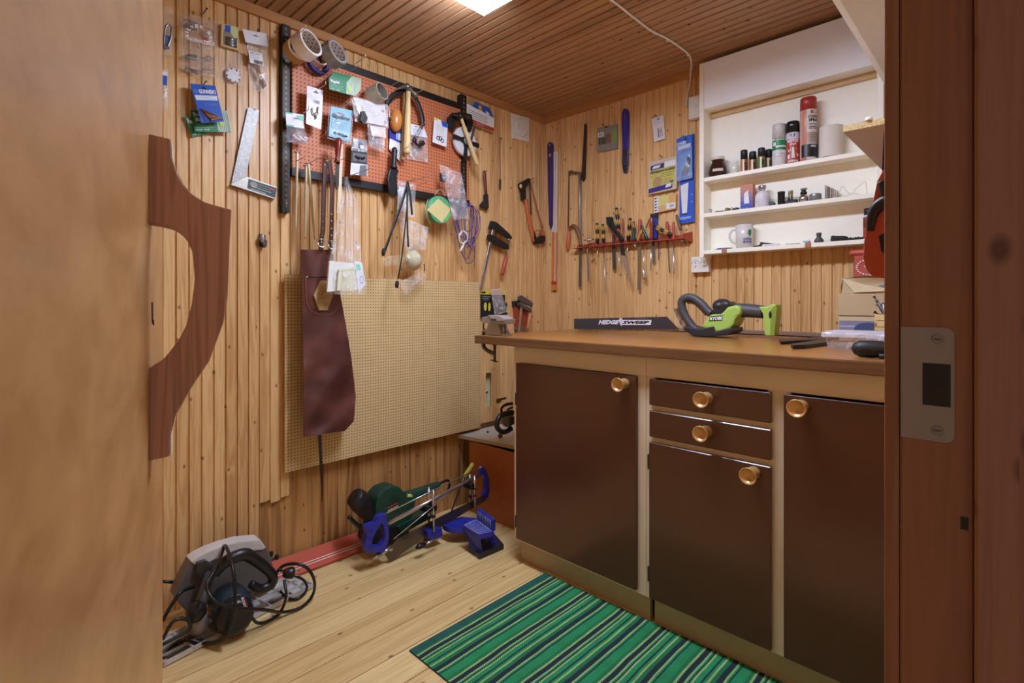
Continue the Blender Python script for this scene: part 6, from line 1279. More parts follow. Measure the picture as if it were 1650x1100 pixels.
q = Q(t, [(774, 467.5), (814, 467.5), (813, 516), (773, 512)], .016); mb = t.mb(); slab(mb, q, .003, M('1c1c24', .4)); decor(mb, q, [('r', 0, 0, 1, .15, M('d8cc4a', .45)), ('r', .05, .05, .2, .11, BLACK), ('l', .08, .22, .45, .28, 2, LGREY), ('l', .12, .34, .4, .38, 1, LGREY), ('c', .20, .58, .055, .15, M('d6cc58', .45)), ('c', .36, .58, .05, .15, M('d6cc58', .45))]); mb.part('card'); p = t.w(815.5, 497, .025); t.mb().ell(p, (.010, .008, .036), BLACK, 10, 8).box(p+Vector((-.004, -.010, -.02)), p+Vector((.002, -.007, .014)), M('d6cc58', .45)).part('knife'); nail(t, 794, 469, .02).part('nail')
t = Thing('packet', 'clear bag with a pinkish header holding a brass part, over the knife card', 'packet', at=(803, 470))
q = Q(t, [(790.5, 466), (807, 464.5), (817, 503), (797, 508)], .040); mb = t.mb(); pillow(mb, q, .012, FILM2, 8, 10, 41); mb.part('bag'); mb = t.mb(); q2 = Q(t, [(790.5, 466), (807, 464.5), (809.5, 474), (792, 475.5)], .035); slab(mb, q2, .001, M('d89080', .5)); decor(mb, q2, [('l', .3, .4, .8, .7, 2, M('a84a3a', .5))]); mb.part('header', label='pinkish header'); p = t.w(807, 497, .036); t.mb().ell(p, (.010, .008, .008), M('c8b07a', .4, .4), 12, 8).tube([t.w(801, 485, .036), t.w(806, 492, .036)], .003, M('8a7a60', .5)).part('fitting', label='brass part')
t = Thing('price_tag', 'bright orange paper tag below the pink-headed bag', 'tag', at=(808, 508)); mb = t.mb(); q = Q(t, [(802, 508), (814, 506.5), (814.5, 512), (803, 514)], .026); slab(mb, q, .001, M('d8642c', .5)); mb.solo()
GI = M('8e8a88', .35, .6); 
clamp('short grey bar clamp with an orange handle, hung over the orange clamp pads', ((841.5, 478), (836, 541)), ([(837.5, 478), (841, 475.5), (856, 485), (860, 490), (857, 493), (845, 489), (837.5, 484)], [(836, 487), (841, 489), (856, 497), (857.5, 502), (852, 502), (838, 493)]), ((856, 492), (853.5, 506), (854.5, 504), (850.5, 530)), .045, M('6a6668', .35, .6), M('d08a5c', .45), SILV, (845, 480), .0095)
t = Thing('clamp_pads', 'orange-red clamp plates with grey ends behind the short bar clamp', 'clamp', at=(842, 500)); mb = t.mb(); mb.pp([(829.5, 493), (851, 493), (850, 521), (847, 528), (833, 530), (831, 515)], .022, .018, M('a8482e', .4), .002); mb.part('plate', label='orange-red plate')
mb = t.mb(); mb.pp([(828.5, 485), (838, 484), (839, 493), (829, 494)], .026, .02, M('4a4648', .4, .5), .002); mb.pp([(832, 528), (848, 525), (848, 530), (833, 532)], .024, .018, GI, .002); mb.part('end_cap')
mb = t.mb()
for x, y in ((834, 498), (846, 501), (845, 515), (838, 521)): p = t.w(x, y, .023); mb.ell(p, (.004, .002, .004), SILV, 8, 5)
mb.part('screw'); nail(t, 841, 484, .02).part('nail')
# --- junk on the low board
t = Thing('hose_bundle', 'black rubber hose and grey strap bundle on the low white board by the cabinet', 'hose', loc=(-1.62, 1.93, .373))
mb = t.mb()
def lp(px, py, x): return t.inv @ onx(px, py, x)
X = -1.60
mb.tube([lp(x, y, X) for x, y in [(824, 690), (812, 696), (802, 690), (801, 679), (806, 670), (818, 665), (826, 664)]], .011, M('1a1a1c', .4), n=10); mb.part('hose', label='black rubber hose')
mb = t.mb(); mb.tube([lp(x, y, X-.03) for x, y in [(826, 650), (815, 652), (808, 658), (810, 666), (820, 668), (827, 664)]], .007, M('3a3a42', .5), n=8, flat=.5); mb.tube([lp(x, y, X-.02) for x, y in [(826, 656), (818, 660), (820, 666), (827, 670)]], .006, M('5a5a5e', .5), n=8, flat=.5); mb.part('strap', label='grey strap')
mb = t.mb(); c = lp(818, 676, X-.02); mb.ell(c, (.03, .03, .032), M('6a6660', .4), 14, 9); mb.lathe(c+Vector((0, -.02, 0)), c+Vector((0, -.035, 0)), [(0, .018), (1, .016)], M('2a2a2c', .4), 14); mb.part('mask')
c = t.inv @ onz(806, 702, .386); t.mb().ell(c, (.012, .012, .012), M('6a2f22', .35), 12, 8).part('ball', label='dark red ball')
c = Vector(t.inv @ onz(786, 697, .372)); t2 = Thing('bolt', 'tiny dark bolt lying on the low white board', 'bolt', loc=t.mat @ Vector((c.x, c.y, .0008))); t2.mb().lathe((0, 0, 0), (0, 0, .008), [(0, .006), (.5, .006), (.55, .003), (1, .003)], DSTEEL, 8).solo()
# --- red spirit level lying along the wall
t = Thing('spirit_level', 'long red metal bar lying on the floor along the left wall', 'level', loc=(-1.96, .9, 0))
RL = M('c0563e', .4, nz=.06); WL = M('ecccc0', .45)
def lv(s, k, lift=0):                # s along the bar, k across it from the floor edge up to the wall
    y = .655 + .485*s; x0 = -1.960; x1 = -2.0365; n = Vector((.40, 0, .91))
    return t.inv @ (Vector((x0+(x1-x0)*k, y, .004+.044*k)) + n*lift)
mb = t.mb(); mb.add([lv(0, 0, .010), lv(1, 0, .010), lv(1, 1, .010), lv(0, 1, .010), lv(0, 0, 0), lv(1, 0, 0), lv(1, 1, 0), lv(0, 1, 0)], [[0, 1, 2, 3], [7, 6, 5, 4], [4, 5, 1, 0], [5, 6, 2, 1], [6, 7, 3, 2], [7, 4, 0, 3]], RL)
for k in (.22, .34): mb.add([lv(0, k, .0118), lv(1, k, .0118), lv(1, k+.045, .0118), lv(0, k+.045, .0118)], [[0, 1, 2, 3]], WL)
mb.solo()
# --- circular saw
t = Thing('circular_saw', 'grey and dark blue circular saw with coiled black cable on the floor by the door', 'circular saw', loc=(-1.86, .55, 0))
ALU = M('cfcbc9', .35, .25, nz=.12); SG = M('b4b0ae', .35, .3); SD = M('6a6462', .4, .2); NAVY = M('1f3540', .35); BK = M('17181c', .35)
def xp(px, py, x): return t.inv @ onx(px, py, x)
# sole plate: rectangle on the floor
a, b = onz(300, 1052, .01), onz(462, 966, .01); d = (b-a).normalized(); n = Vector((-d.y, d.x, 0)); n = n if n.x < 0 else -n
a = a - d*.06
pl = lambda s, k, z: t.inv @ (a + d*s + n*k + Vector((0, 0, z-.01)))
Ls = .50
mb = t.mb(); mb.prism([pl(0, 0, .004), pl(Ls, 0, .004), pl(Ls, .13, .004), pl(0, .13, .004)], (0, 0, .004), ALU)
for k in (0, .035, .075, .126): mb.prism([pl(0, k, .008), pl(Ls, k, .008), pl(Ls, k+.004, .008), pl(0, k+.004, .008)], (0, 0, .010), ALU)
for s in (0, .08, .15, .33, .40, .46, Ls-.005): mb.prism([pl(s, 0, .008), pl(s+.005, 0, .008), pl(s+.005, .13, .008), pl(s, .13, .008)], (0, 0, .008), ALU)
mb.prism([pl(.02, .01, .008), pl(.12, .01, .008), pl(.12, .11, .008), pl(.02, .11, .008)], (0, 0, .002), M('5a524c', .4, .5))
mb.prism([pl(.34, .012, .009), pl(.42, .012, .009), pl(.42, .03, .009), pl(.34, .03, .009)], (0, 0, .004), M('6a605c', .35, .6)); mb.part('sole_plate', label='silver ribbed sole plate')
# blade guard: thick arched shell
gx0, gx1 = -1.945, -1.885
go = [(280, 962), (286, 945), (296, 925), (307, 905), (318, 898), (336, 889), (360, 880), (385, 873), (418, 869.5), (430, 880), (438, 900), (442, 925), (440, 945), (420, 952), (380, 958), (330, 975), (300, 985)]
mb = t.mb(); mb.prism([xp(x, y, gx1) for x, y in go], (0, .055, 0), SD, bev=.006); 
mb.part('blade_guard', label='grey blade guard')
mb = t.mb(); gtop = [(307, 905), (318, 897), (336, 888), (360, 879), (385, 872), (419, 868.5), (429, 882), (424, 886), (400, 888), (370, 894), (345, 902), (322, 915)]
mb.prism([xp(x, y, gx1+.004) for x, y in gtop], (0, .058, 0), M('d6d2d0', .35, .1), bev=.004); mb.part('guard_rim', label='light grey rim of the guard')
# motor: drum with its axis across the saw
mb = t.mb(); p, q = xp(366, 968, -1.885), xp(378, 985, -1.745); mb.lathe(p, q, [(0, .058), (.3, .060), (.75, .058), (.9, .052), (1, .040)], NAVY, 26); mb.part('motor', label='dark blue motor housing')
mb = t.mb(); p, q = xp(376, 988, -1.765), xp(380, 996, -1.715); mb.lathe(p, q, [(0, .052), (.4, .056), (.85, .050), (1, .038)], BK, 24); mb.part('motor_cap', label='black motor end')
mb = t.mb(); q = Quad([xp(394, 958, -1.712), xp(402, 984, -1.712), xp(395, 986, -1.712), xp(387, 960, -1.712)], (0, -1, 0)); mb.text('BOSCH', q.sub(.1, .35, .9, .95, .0006), PAPER, .05); decor(mb, q, [('r', .05, .05, .95, .22, RED)], .0006); mb.part('nameplate', label='white lettering with a red line')
mb = t.mb(); mb.tube([xp(x, y, -1.80) for x, y in [(345, 925), (362, 906), (392, 893), (412, 902), (432, 918), (440, 930), (436, 942), (420, 948), (404, 940)]], [.016, .019, .020, .018, .016, .016, .016, .014, .012], BK, n=12, flat=.9); mb.part('main_handle', label='black main handle')
mb = t.mb(); mb.lathe(xp(338, 925, -1.86), xp(322, 975, -1.78), [(0, .018), (.5, .015), (1, .018)], M('4a4644', .4), 14); p = xp(316, 985, -1.77); mb.ell(p, (.028, .028, .030), BK, 18, 12); mb.part('front_knob', label='black round front knob')
mb = t.mb(); mb.pp([(318, 907), (332, 903), (343, 910), (346, 922), (340, 930), (324, 932), (316, 922)], .175, .03, M('3a3634', .4), .003); mb.part('depth_lever')
mb = t.mb(); mb.lathe(xp(316, 990, -1.80), xp(322, 1018, -1.80), [(0, .026), (.3, .030), (.8, .028), (1, .018)], M('8a8280', .35, .4), 16); mb.part('gear_case', label='grey gear case')
for x, y in ((437, 892), (446, 897)): p = xp(x, y, -1.91); t.mb().ell(p, (.008, .006, .012), BK, 10, 7).cyl(p, p+Vector((-.035, 0, -.008)), .004, BK).part('wing_nut')
mb = t.mb(); C = lambda px, py, x: xp(px, py, x)
FZ = lambda px, py, z=.006: t.inv @ onz(px, py, z)
mb.tube([C(441, 930, -1.80), C(455, 912, -1.80), C(478, 908, -1.76), C(497, 917, -1.74), C(507, 938, -1.74), FZ(503, 960, .012), FZ(485, 978, .008), FZ(455, 986, .02), C(425, 982, -1.70), C(385, 980, -1.69), C(350, 970, -1.70), C(336, 955, -1.72), C(334, 938, -1.75), C(345, 920, -1.77), C(358, 890, -1.84), C(361, 879, -1.87), C(366, 884, -1.80), C(374, 910, -1.73), C(378, 940, -1.70), C(379, 975, -1.69), C(372, 1010, -1.69), C(360, 1030, -1.70), FZ(330, 1036, .012), FZ(300, 1030, .03), FZ(278, 1040, .01), FZ(262, 1062, .008)], .0052, M('141416', .35), n=8)
mb.part('cable', label='coiled black cable')
mb = t.mb(); mb.tube([C(450, 918, -1.79), FZ(470, 925, .05), FZ(490, 935, .03), FZ(494, 950, .012), FZ(480, 964, .007), FZ(462, 963, .01), FZ(452, 952, .02)], .0048, M('141416', .35), n=8); mb.part('cable')
mb = t.mb(); mb.tube([C(458, 935, -1.75), C(461, 960, -1.72), FZ(452, 985, .012), FZ(432, 1000, .008), FZ(414, 1003, .02), C(402, 988, -1.725)], .0048, M('141416', .35), n=8); mb.part('cable')
mb = t.mb(); mb.tube([C(262, 1000, -1.80), C(276, 975, -1.80), C(292, 953, -1.81), C(312, 945, -1.84)], .0055, M('141416', .35), n=8); mb.part('cable')
mb = t.mb(); mb.tube([C(262, 1030, -1.74), C(280, 1000, -1.74), C(302, 998, -1.74), C(306, 1012, -1.74), C(292, 1022, -1.74), C(262, 1038, -1.74)], .0055, M('1c1c1e', .4), n=8); mb.part('cable')
mb = t.mb(); mb.tube([C(255, 936, -1.97), C(284, 938, -1.96)], .005, M('141416', .35), n=8); mb.part('cable')
mb = t.mb(); p = FZ(468, 926, .05); mb.lathe(C(456, 924, -1.78), C(474, 922, -1.77), [(0, .010), (.3, .017), (.8, .019), (1, .016)], BK, 14); q = C(474, 923, -1.77)
for z in (-.006, .008): mb.cyl(q+Vector((0, 0, z)), q+Vector((.02, 0, z-.008)), .0024, SILV, 8)
mb.part('plug', label='black power plug')
# --- green sander
t = Thing('belt_sander', 'dark green belt sander with a black dust funnel, on the floor against the wall', 'sander', loc=(-1.95, 1.28, 0))
GRN = M('1c4034', .35, nz=.06); XS = -1.90
def xs(px, py, x=XS): return t.inv @ onx(px, py, x)
body = [(606, 815), (609, 800), (619, 789), (634, 783), (646, 785), (656, 800), (672, 800), (668, 820), (660, 845), (650, 855), (630, 862), (608, 868), (600, 850), (604, 838)]
mb = t.mb(); mb.prism([xs(x, y, XS+.035) for x, y in body], (0, .085, 0), GRN, bev=.010); mb.part('housing', label='dark green housing')
mb = t.mb(); mb.tube([xs(x, y) for x, y in [(652, 803), (672, 795), (690, 788), (706, 781)]], [.030, .024, .021, .018], GRN, n=14); mb.part('rear_handle', label='dark green handle')
mb = t.mb(); mb.tube([xs(x, y) for x, y in [(600, 836), (590, 822), (580, 808), (571, 800)]], [.022, .036, .044, .036], M('1c1a1c', .4), n=16); mb.part('dust_funnel', label='black dust funnel')
mb = t.mb(); mb.prism([xs(x, y, XS+.045) for x, y in [(640, 848), (668, 835), (695, 824), (697, 834), (670, 848), (648, 862)]], (0, .09, 0), GRN, bev=.004); mb.part('lower_frame')
mb = t.mb(); mb.prism([xs(x, y, XS+.04) for x, y in [(600, 855), (655, 843), (660, 858), (652, 872), (606, 884), (596, 876)]], (0, .10, 0), M('1a1a1c', .5), bev=.004); mb.part('belt_frame', label='black belt frame')
mb = t.mb(); mb.tube([xs(x, y, XS+.02) for x, y in [(562, 832), (575, 845), (588, 856), (594, 866)]], .008, BK, n=8); mb.ell(xs(585, 862, XS+.02), (.012, .012, .010), BK, 10, 7); mb.part('lever')
mb = t.mb(); q = Quad([xs(624, 818, XS+.0362), xs(641, 808, XS+.0362), xs(642, 817, XS+.0362), xs(625, 827, XS+.0362)]); decor(mb, q, [('r', 0, 0, 1, .18, RED), ('c', .1, .66, .09, .22, M('d8c8a8', .5)), ('t', 'Metabo', .22, .42, 1, .86, M('c8b898', .5), .04)], .0004)
for k in range(4): mb.obox(xs(628+k, 803+k*2.6, XS+.0366), xs(643+k*.6, 797.5+k*2.6, XS+.0366), .0012, .0006, '0f241c')
mb.part('nameplate', label='maker lettering and vents'); p = xs(659, 800, XS+.022); mb = t.mb(); mb.lathe(p, p+Vector((0, -.010, 0)), [(0, .013), (.8, .013), (1, .010)], M('b6cc5a', .5), 18); mb.part('sticker', label='yellow-green round sticker')
mb = t.mb(); mb.tube([xs(704, 782), xs(714, 776, XS), xs(722, 774, XS-.01), xs(724, 783, XS-.02), xs(719, 795, XS-.02)], .006, BK, n=8); mb.part('cable')
# --- mitre saw
t = Thing('mitre_saw', 'blue hand mitre saw with a steel tube frame standing on the floor', 'mitre saw', loc=(-1.72, 1.38, 0))
BLU = M('2a2f9c', .35, nz=.06); XM = -1.80
def xm(px, py, x=XM): return t.inv @ onx(px, py, x)
TUB = M('b4acaa', .25, .85)
mb = t.mb(); mb.cyl(xm(622, 845), xm(781, 760), .0085, TUB, 14); mb.part('frame_tube', label='steel frame tube')
mb = t.mb(); mb.cyl(xm(614, 831), xm(776, 752), .0026, SILV, 8); mb.cyl(xm(772, 754), xm(778, 751), .006, TUB, 10); mb.part('tension_rod', label='thin steel rod')
mb = t.mb(); bl = [(628, 905), (613, 885), (640, 866), (775, 797), (783, 800), (783, 806)]
mb.prism([xm(x, y, XM+.0008) for x, y in [(620, 893), (640, 868), (690, 842), (782, 796), (783, 806), (700, 855), (628, 905)]], (0, .0014, 0), M('6a625c', .3, .8)); mb.part('blade', label='wide steel saw blade')
mb = t.mb(); mb.cyl(xm(634, 868, XM+.04), xm(730, 790, XM+.05), .0022, SILV, 8); mb.part('guide_rod')
# blue D-handle: outer loop and inner hole built as a bridged ring
outer = [(589, 848), (606, 842), (610, 833), (622, 828), (623, 838), (626, 850), (627, 866), (624, 878), (618, 890), (590, 890), (589, 876), (592, 862)]
inner = [(606, 856), (610, 848), (613, 843), (618, 845), (620, 852), (621, 864), (619, 872), (615, 880), (603, 881), (599, 876), (601, 866), (604, 860)]
fo = [xm(x, y, XM+.014) for x, y in outer]; fi = [xm(x, y, XM+.014) for x, y in inner]; bk = Vector((0, .028, 0)); n = 12
V = fo + fi + [p+bk for p in fo] + [p+bk for p in fi]; Fs = []
for i in range(n):
    j = (i+1) % n; Fs += [[i, j, n+j, n+i], [2*n+j, 2*n+i, 3*n+i, 3*n+j], [i, 2*n+i, 2*n+j, j], [n+j, 3*n+j, 3*n+i, n+i]]
mb = t.mb(); mb.add(V, Fs, BLU)
for y0 in (856, 868, 880): mb.obox(xm(594, y0, XM+.016), xm(602, y0-3, XM+.016), .003, .004, BLU)
mb.part('saw_handle', label='blue D-shaped handle')
mb = t.mb(); mb.cyl(xm(613, 893), xm(632, 880), .007, SILV, 10); mb.lathe(xm(600, 901), xm(612, 891), [(0, .002), (.4, .006), (1, .008)], SILV, 10); mb.ell(xm(630, 884), (.010, .008, .010), SILV, 10, 7); mb.part('tension_nut', label='silver tensioner')
fh = [(776, 752), (783, 756), (788, 770), (789, 790), (787, 802), (781, 804), (780, 798), (783, 788), (782, 772), (778, 764), (774, 762)]
mb = t.mb(); mb.prism([xm(x, y, XM+.010) for x, y in fh], (0, .02, 0), BLU, bev=.002); mb.part('frame_end', label='blue front frame end')
for (ax, ay), (bx_, by_), oo in (((691, 786), (691, 862), -.02), ((698, 790), (699, 856), .03), ((757, 765), (758, 820), -.02), ((764.5, 768), (765, 816), .03)):
    mb = t.mb(); p, q = xm(ax, ay, XM+oo), xm(bx_, by_, XM+oo); mb.cyl(p, q, .0058, M('c8beb8', .2, .9), 12); mb.ell(p, (.0066, .0066, .005), SILV, 10, 6)
    for u in (.38, .62): mb.lathe(p.lerp(q, u-.02), p.lerp(q, u+.03), [(0, .009), (1, .009)], BK, 12)
    mb.part('guide_post', label='chrome guide post')
for (x, y, e) in ((684, 818, 0), (754, 781, 0), (693, 815, 0)): p = xm(x, y); t.mb().box(p+Vector((-.010, -.035, -.014)), p+Vector((.012, .025, .014)), BK, .003).part('slide_block')
# base arm, turntable and fence block
mb = t.mb(); mb.prism([xm(x, y, XM+.03) for x, y in [(689, 856), (712, 850), (714, 862), (703, 870), (690, 868)]], (0, .05, 0), BLU, bev=.003); mb.lathe(xm(692, 853, XM), xm(692, 868, XM), [(0, .022), (1, .024)], BK, 14); mb.part('arm', label='blue arm end')
Cc = t.inv @ onz(742, 838, .07); 
mb = t.mb(); P = [Cc+Vector((.085*math.cos(math.radians(a)), .085*math.sin(math.radians(a)), 0)) for a in range(150, 336, 12)]; mb.prism([Cc+Vector((.03, .03, 0)), *P], (0, 0, -.022), BLU, bev=.002); P = [Cc+Vector((.066*math.cos(math.radians(a)), .066*math.sin(math.radians(a)), .0004)) for a in range(150, 336, 12)]
for i in range(len(P)-1): mb.tube([P[i], P[i+1]], .0012, M('1c1f70', .4), n=4)
mb.part('turntable', label='blue quadrant turntable')
# the bridge-shaped table (two legs) seen at the right, with white hatch lines
T = lambda px, py, z: t.inv @ onz(px, py, z)
top = [T(746, 846, .105), T(771, 861, .105), T(794, 856, .105), T(768, 836, .105)]
mb = t.mb(); mb.prism(top, (0, 0, -.02), BLU, bev=.002)
def qt(u, v): a, b, c, d = top; return (a*(1-u)+b*u)*(1-v)+(d*(1-u)+c*u)*v + Vector((0, 0, .0008))
HW = M('b8bcd8', .5)
for k in range(9): mb.tube([qt(.06+.1*k, .05), qt(.06+.1*k, .95)], .0009, HW, n=4)
mb.tube([qt(.02, .05), qt(.98, .05), qt(.98, .95), qt(.02, .95), qt(.02, .05)], .0009, HW, n=4, curve=False); mb.part('table', label='blue table with white hatch lines')
fb = [T(752, 838, .105), T(792, 848, .105)]
mb = t.mb(); f0, f1 = top[3], top[2]; up = Vector((0, 0, .045)); bkv = (top[3]-top[0]).normalized()*.016
mb.add([f0, f1, f1+up, f0+up, f0+bkv, f1+bkv, f1+bkv+up, f0+bkv+up], [[0, 1, 2, 3], [5, 4, 7, 6], [3, 2, 6, 7], [0, 3, 7, 4], [1, 5, 6, 2]], BLU)
for k in range(9): u = .08+.1*k; a = f0.lerp(f1, u); mb.tube([a+up*.1-bkv*.06, a+up*.92-bkv*.06], .0009, HW, n=4)
mb.part('fence', label='blue fence with white hatch lines')
for A in ([T(747, 850, .09), T(773, 864, .09), T(778, 890, .022), T(765, 887, .022)], [T(780, 862.5, .09), T(794.5, 853, .09), T(802, 876, .022), T(794, 880, .022), T(789, 868, .06)], [T(752, 838, .09), T(768, 838, .09), T(786, 868, .022), T(774, 872, .022)]):
    nrm_ = Vector((-.3, 1, 0)).normalized()*.012; t.mb().prism(A, nrm_, BLU).part('leg')
ft = [T(755, 888, .0), T(772, 902, 0), T(812, 885, 0), T(797, 868, 0)]
mb = t.mb(); mb.prism(ft, (0, 0, .024), M('23232a', .5), bev=.004); mb.part('foot', label='black rubber foot')
mb = t.mb(); mb.lathe(xm(671, 882, XM+.06), xm(686, 876, XM+.06), [(0, .006), (.3, .011), (.8, .011), (1, .006)], BK, 12); mb.cyl(xm(685, 877, XM+.06), xm(704, 866, XM+.05), .004, SILV, 10); mb.part('clamp_lever', label='black lever knob')
# yellow stick leaning behind
t = Thing('chisel', 'yellow-handled tool leaning behind the mitre saw against the brown box', 'chisel', loc=(-1.86, 1.62, 0))
def xc(px, py, x): return t.inv @ onx(px, py, x)
p, q = xc(762.5, 746, -1.88), xc(748, 768, -1.90); t.mb().lathe(p, q, [(0, .007), (.08, .010), (.9, .0095), (1, .007)], M('cfc652', .45), 12).part('handle', label='yellow handle'); e = xc(736, 786, -1.92); e2 = q + (e-q)*2.2; e2.z = max(e2.z, .003); t.mb().cyl(q, Vector((e2.x, e2.y, .002)), .004, DSTEEL, 8).part('shaft')
# ================================================================ on the workbench and by the door frame
# --- bench vise clamped to the left end of the worktop
t = Thing('bench_vise', 'grey cast bench vise clamped to the left end of the worktop', 'vise', fr='B', loc=(-1.600, 1.545, .9002))
CI = M('a29e9c', .32, .6, nz=.15)
def v(px, py, y=1.545):
    p = t.inv @ ony(px, py, y); p.z = max(p.z, .0004); return p
mb = t.mb(); mb.prism([v(x, y, 1.525) for x, y in [(783, 542), (783, 533), (787, 520), (803, 520), (806, 533), (813, 542)]], (0, .05, 0), CI, bev=.003); mb.part('base')
mb = t.mb(); mb.prism([v(x, y, 1.51) for x, y in [(776, 511), (786, 509), (800, 514), (816, 514), (815, 522), (800, 523), (776, 519)]], (0, .055, 0), CI, bev=.003); mb.part('body')
mb = t.mb(); mb.prism([v(x, y, 1.505) for x, y in [(786, 507.5), (803, 508), (812, 513), (812, 517), (795, 517.5)]], (0, .055, 0), M('c0bcba', .3, .5), bev=.002); mb.part('jaw', label='light grey jaw'); t.mb().box(v(791, 516.5, 1.502), v(800, 513.5, 1.5045), M('3a3a3c', .5)).part('nameplate')
mb = t.mb(); mb.cyl(v(779, 517), v(779, 534), .0035, DSTEEL, 8); mb.cyl(v(814, 516, 1.53), v(814, 536, 1.53), .003, DSTEEL, 8); mb.cyl(v(809, 521, 1.525), v(808, 538, 1.525), .004, M('8a6a50', .4, .5), 8); mb.part('tommy_bar')
mb = t.mb(); fr_ = [v(x, y, 1.55) for x, y in [(776, 517), (776, 525), (777, 541)]]
mb.tube([Vector((-.078, 0, .015)), Vector((-.080, 0, -.015)), Vector((-.078, 0, -.055)), Vector((-.035, 0, -.075)), Vector((-.010, 0, -.078))], .009, M('5a5654', .4, .5), n=8); 
mb.tube([Vector((-.030, 0, .0125)), Vector((-.078, 0, .016))], .010, CI, n=8); mb.part('clamp_arm', label='dark clamp arm under the worktop')
mb = t.mb(); mb.cyl((-.010, 0, -.038), (-.010, 0, -.115), .0055, M('5a5654', .35, .6), 10); mb.lathe((-.010, 0, -.0375), (-.010, 0, -.046), [(0, .011), (1, .008)], M('5a5654', .4, .5), 12); mb.cyl((-.03, 0, -.108), (.010, 0, -.112), .0028, DSTEEL, 8); mb.part('clamp_screw')
# --- hedge trimmer
t = Thing('hedge_trimmer', 'lime green and black cordless hedge trimmer lying along the back of the worktop', 'hedge trimmer', fr='B', loc=(-1.10, 2.1, .9002))
YH = 2.10
def h(px, py, y=YH):
    p = t.inv @ ony(px, py, y); p.z = max(p.z, .0008); return p
LIME = M('a8c860', .38, nz=.05); DGR = M('2c2a2e', .42); GRP_ = M('4a464a', .5)
mb = t.mb(); pr = [(925, 513.5), (1074, 510), (1092, 528.5), (1089, 530), (925, 530)]
mb.prism([h(x, y, YH-.024) for x, y in pr], (0, .004, 0), M('3a363c', .38)); mb.part('blade_cover', label='dark sweep guard with white lettering')
q = Quad([h(964, 512, YH-.0246), h(1050, 512, YH-.0246), h(1050, 525, YH-.0246), h(964, 525, YH-.0246)])
def sk(u0, v0, u1, v1): return lambda u, v: q(u0+(u1-u0)*u + (.03*(.5-v)), v0+(v1-v0)*v, .0006)
mb = t.mb(); mb.text('HEDGE', sk(.02, .26, .40, .80), PAPER, .05); mb.add([q(.475, .26, .0004), q(.455, .86, .0004), q(.985, .86, .0004), q(1.0, .26, .0004)], [[0, 1, 2, 3]], PAPER); mb.text('SWEEP', lambda u, v: q(.485+.475*u+.03*(.5-v), .36+.40*v, .0012), M('2a262c', .5), .05)
mb.add([q(u, v, .0005) for u, v in [(.42, .02), (.44, -.02), (.47, .05), (.475, .30), (.47, .8), (.45, 1.05), (.43, .8), (.40, .4)]], [list(range(8))], M('d0ced6', .5)); decor(mb, q, [('l', .72, .10, .98, .16, 1, LGREY)]); mb.part('lettering', label='white HEDGE SWEEP lettering')
mb = t.mb(); mb.obox(h(932, 530.5, YH-.01), h(1103, 531, YH-.01), .012, .006, M('b8b0aa', .3, .8)); 
for i in range(17): x = 940+i*9.3; mb.prism([h(x, 530.5, YH-.016), h(x+5, 530.6, YH-.016), h(x+4, 533.2, YH-.016), h(x+1, 533.2, YH-.016)], (0, .005, 0), M('a8a09a', .3, .8))
mb.part('cutter_bar', label='toothed steel cutter bar')
mb = t.mb(); sh = [(1084, 498), (1092, 495.5), (1100, 498), (1103, 512), (1110, 528), (1100, 531), (1092, 516)]
mb.prism([h(x, y, YH-.03) for x, y in sh], (0, .003, 0), film('2a2426', .8, .15)); mb.tube([h(x, y, YH-.031) for x, y in [(1084, 498), (1092, 516), (1100, 531)]], .0016, M('c8c0bc', .4), n=5); mb.part('hand_shield', label='smoky hand shield')
mb = t.mb(); lp_ = [(1128, 535), (1118, 528), (1106, 512), (1099, 495), (1099, 485), (1106, 479.5), (1117, 480), (1130, 489), (1140, 500), (1146, 505)]
mb.tube([h(x, y, YH-.035) for x, y in lp_], .0165, GRP_, n=14); mb.part('front_handle', label='dark grey loop handle')
mb = t.mb(); mb.tube([h(x, y, YH-.02) for x, y in [(1108, 487), (1118, 488), (1128, 496), (1138, 507)]], .006, M('8a8488', .4), n=8); mb.part('trigger_bar', label='grey trigger bar')
mb = t.mb(); bd = [(1129, 526), (1143, 507), (1152, 505.5), (1161, 506), (1172, 494), (1188, 491), (1193, 497), (1194, 505), (1186, 511), (1182, 522), (1175, 530), (1160, 536), (1150, 534)]
mb.prism([h(x, y, YH-.05) for x, y in bd], (0, .10, 0), LIME, bev=.010); mb.part('body', label='lime green body')
mb = t.mb(); mb.prism([h(x, y, YH-.046) for x, y in [(1143, 507), (1150, 494), (1160, 486), (1170, 485), (1177, 492), (1170, 497), (1161, 506)]], (0, .09, 0), DGR, bev=.010); p = h(1164, 493, YH); mb.ell(p, (.036, .052, .030), DGR, 16, 10)
mb.part('motor_cover', label='dark motor cover')
mb = t.mb(); mb.prism([h(x, y, YH-.056) for x, y in [(1102, 524), (1112, 527), (1128, 530), (1150, 525), (1152, 534), (1180, 527), (1181, 534), (1172, 540), (1134, 542.5), (1116, 542.5), (1110, 537), (1103, 533)]], (0, .11, 0), DGR, bev=.006); mb.part('bumper', label='black under-body')
q = Quad([h(1143.5, 509.5, YH-.0506), h(1165, 507.5, YH-.0506), h(1164, 516.5, YH-.0506), h(1142.5, 517.5, YH-.0506)]); mb = t.mb(); slab(mb, q, .002, M('1c1c1e', .4)); mb.text('RYOBI', q.sub(.05, .18, .90, .84, .0006), PAPER, .05); decor(mb, q, [('r', .93, .1, .97, .9, PAPER)]); mb.part('nameplate', label='black plate with white RYOBI lettering')
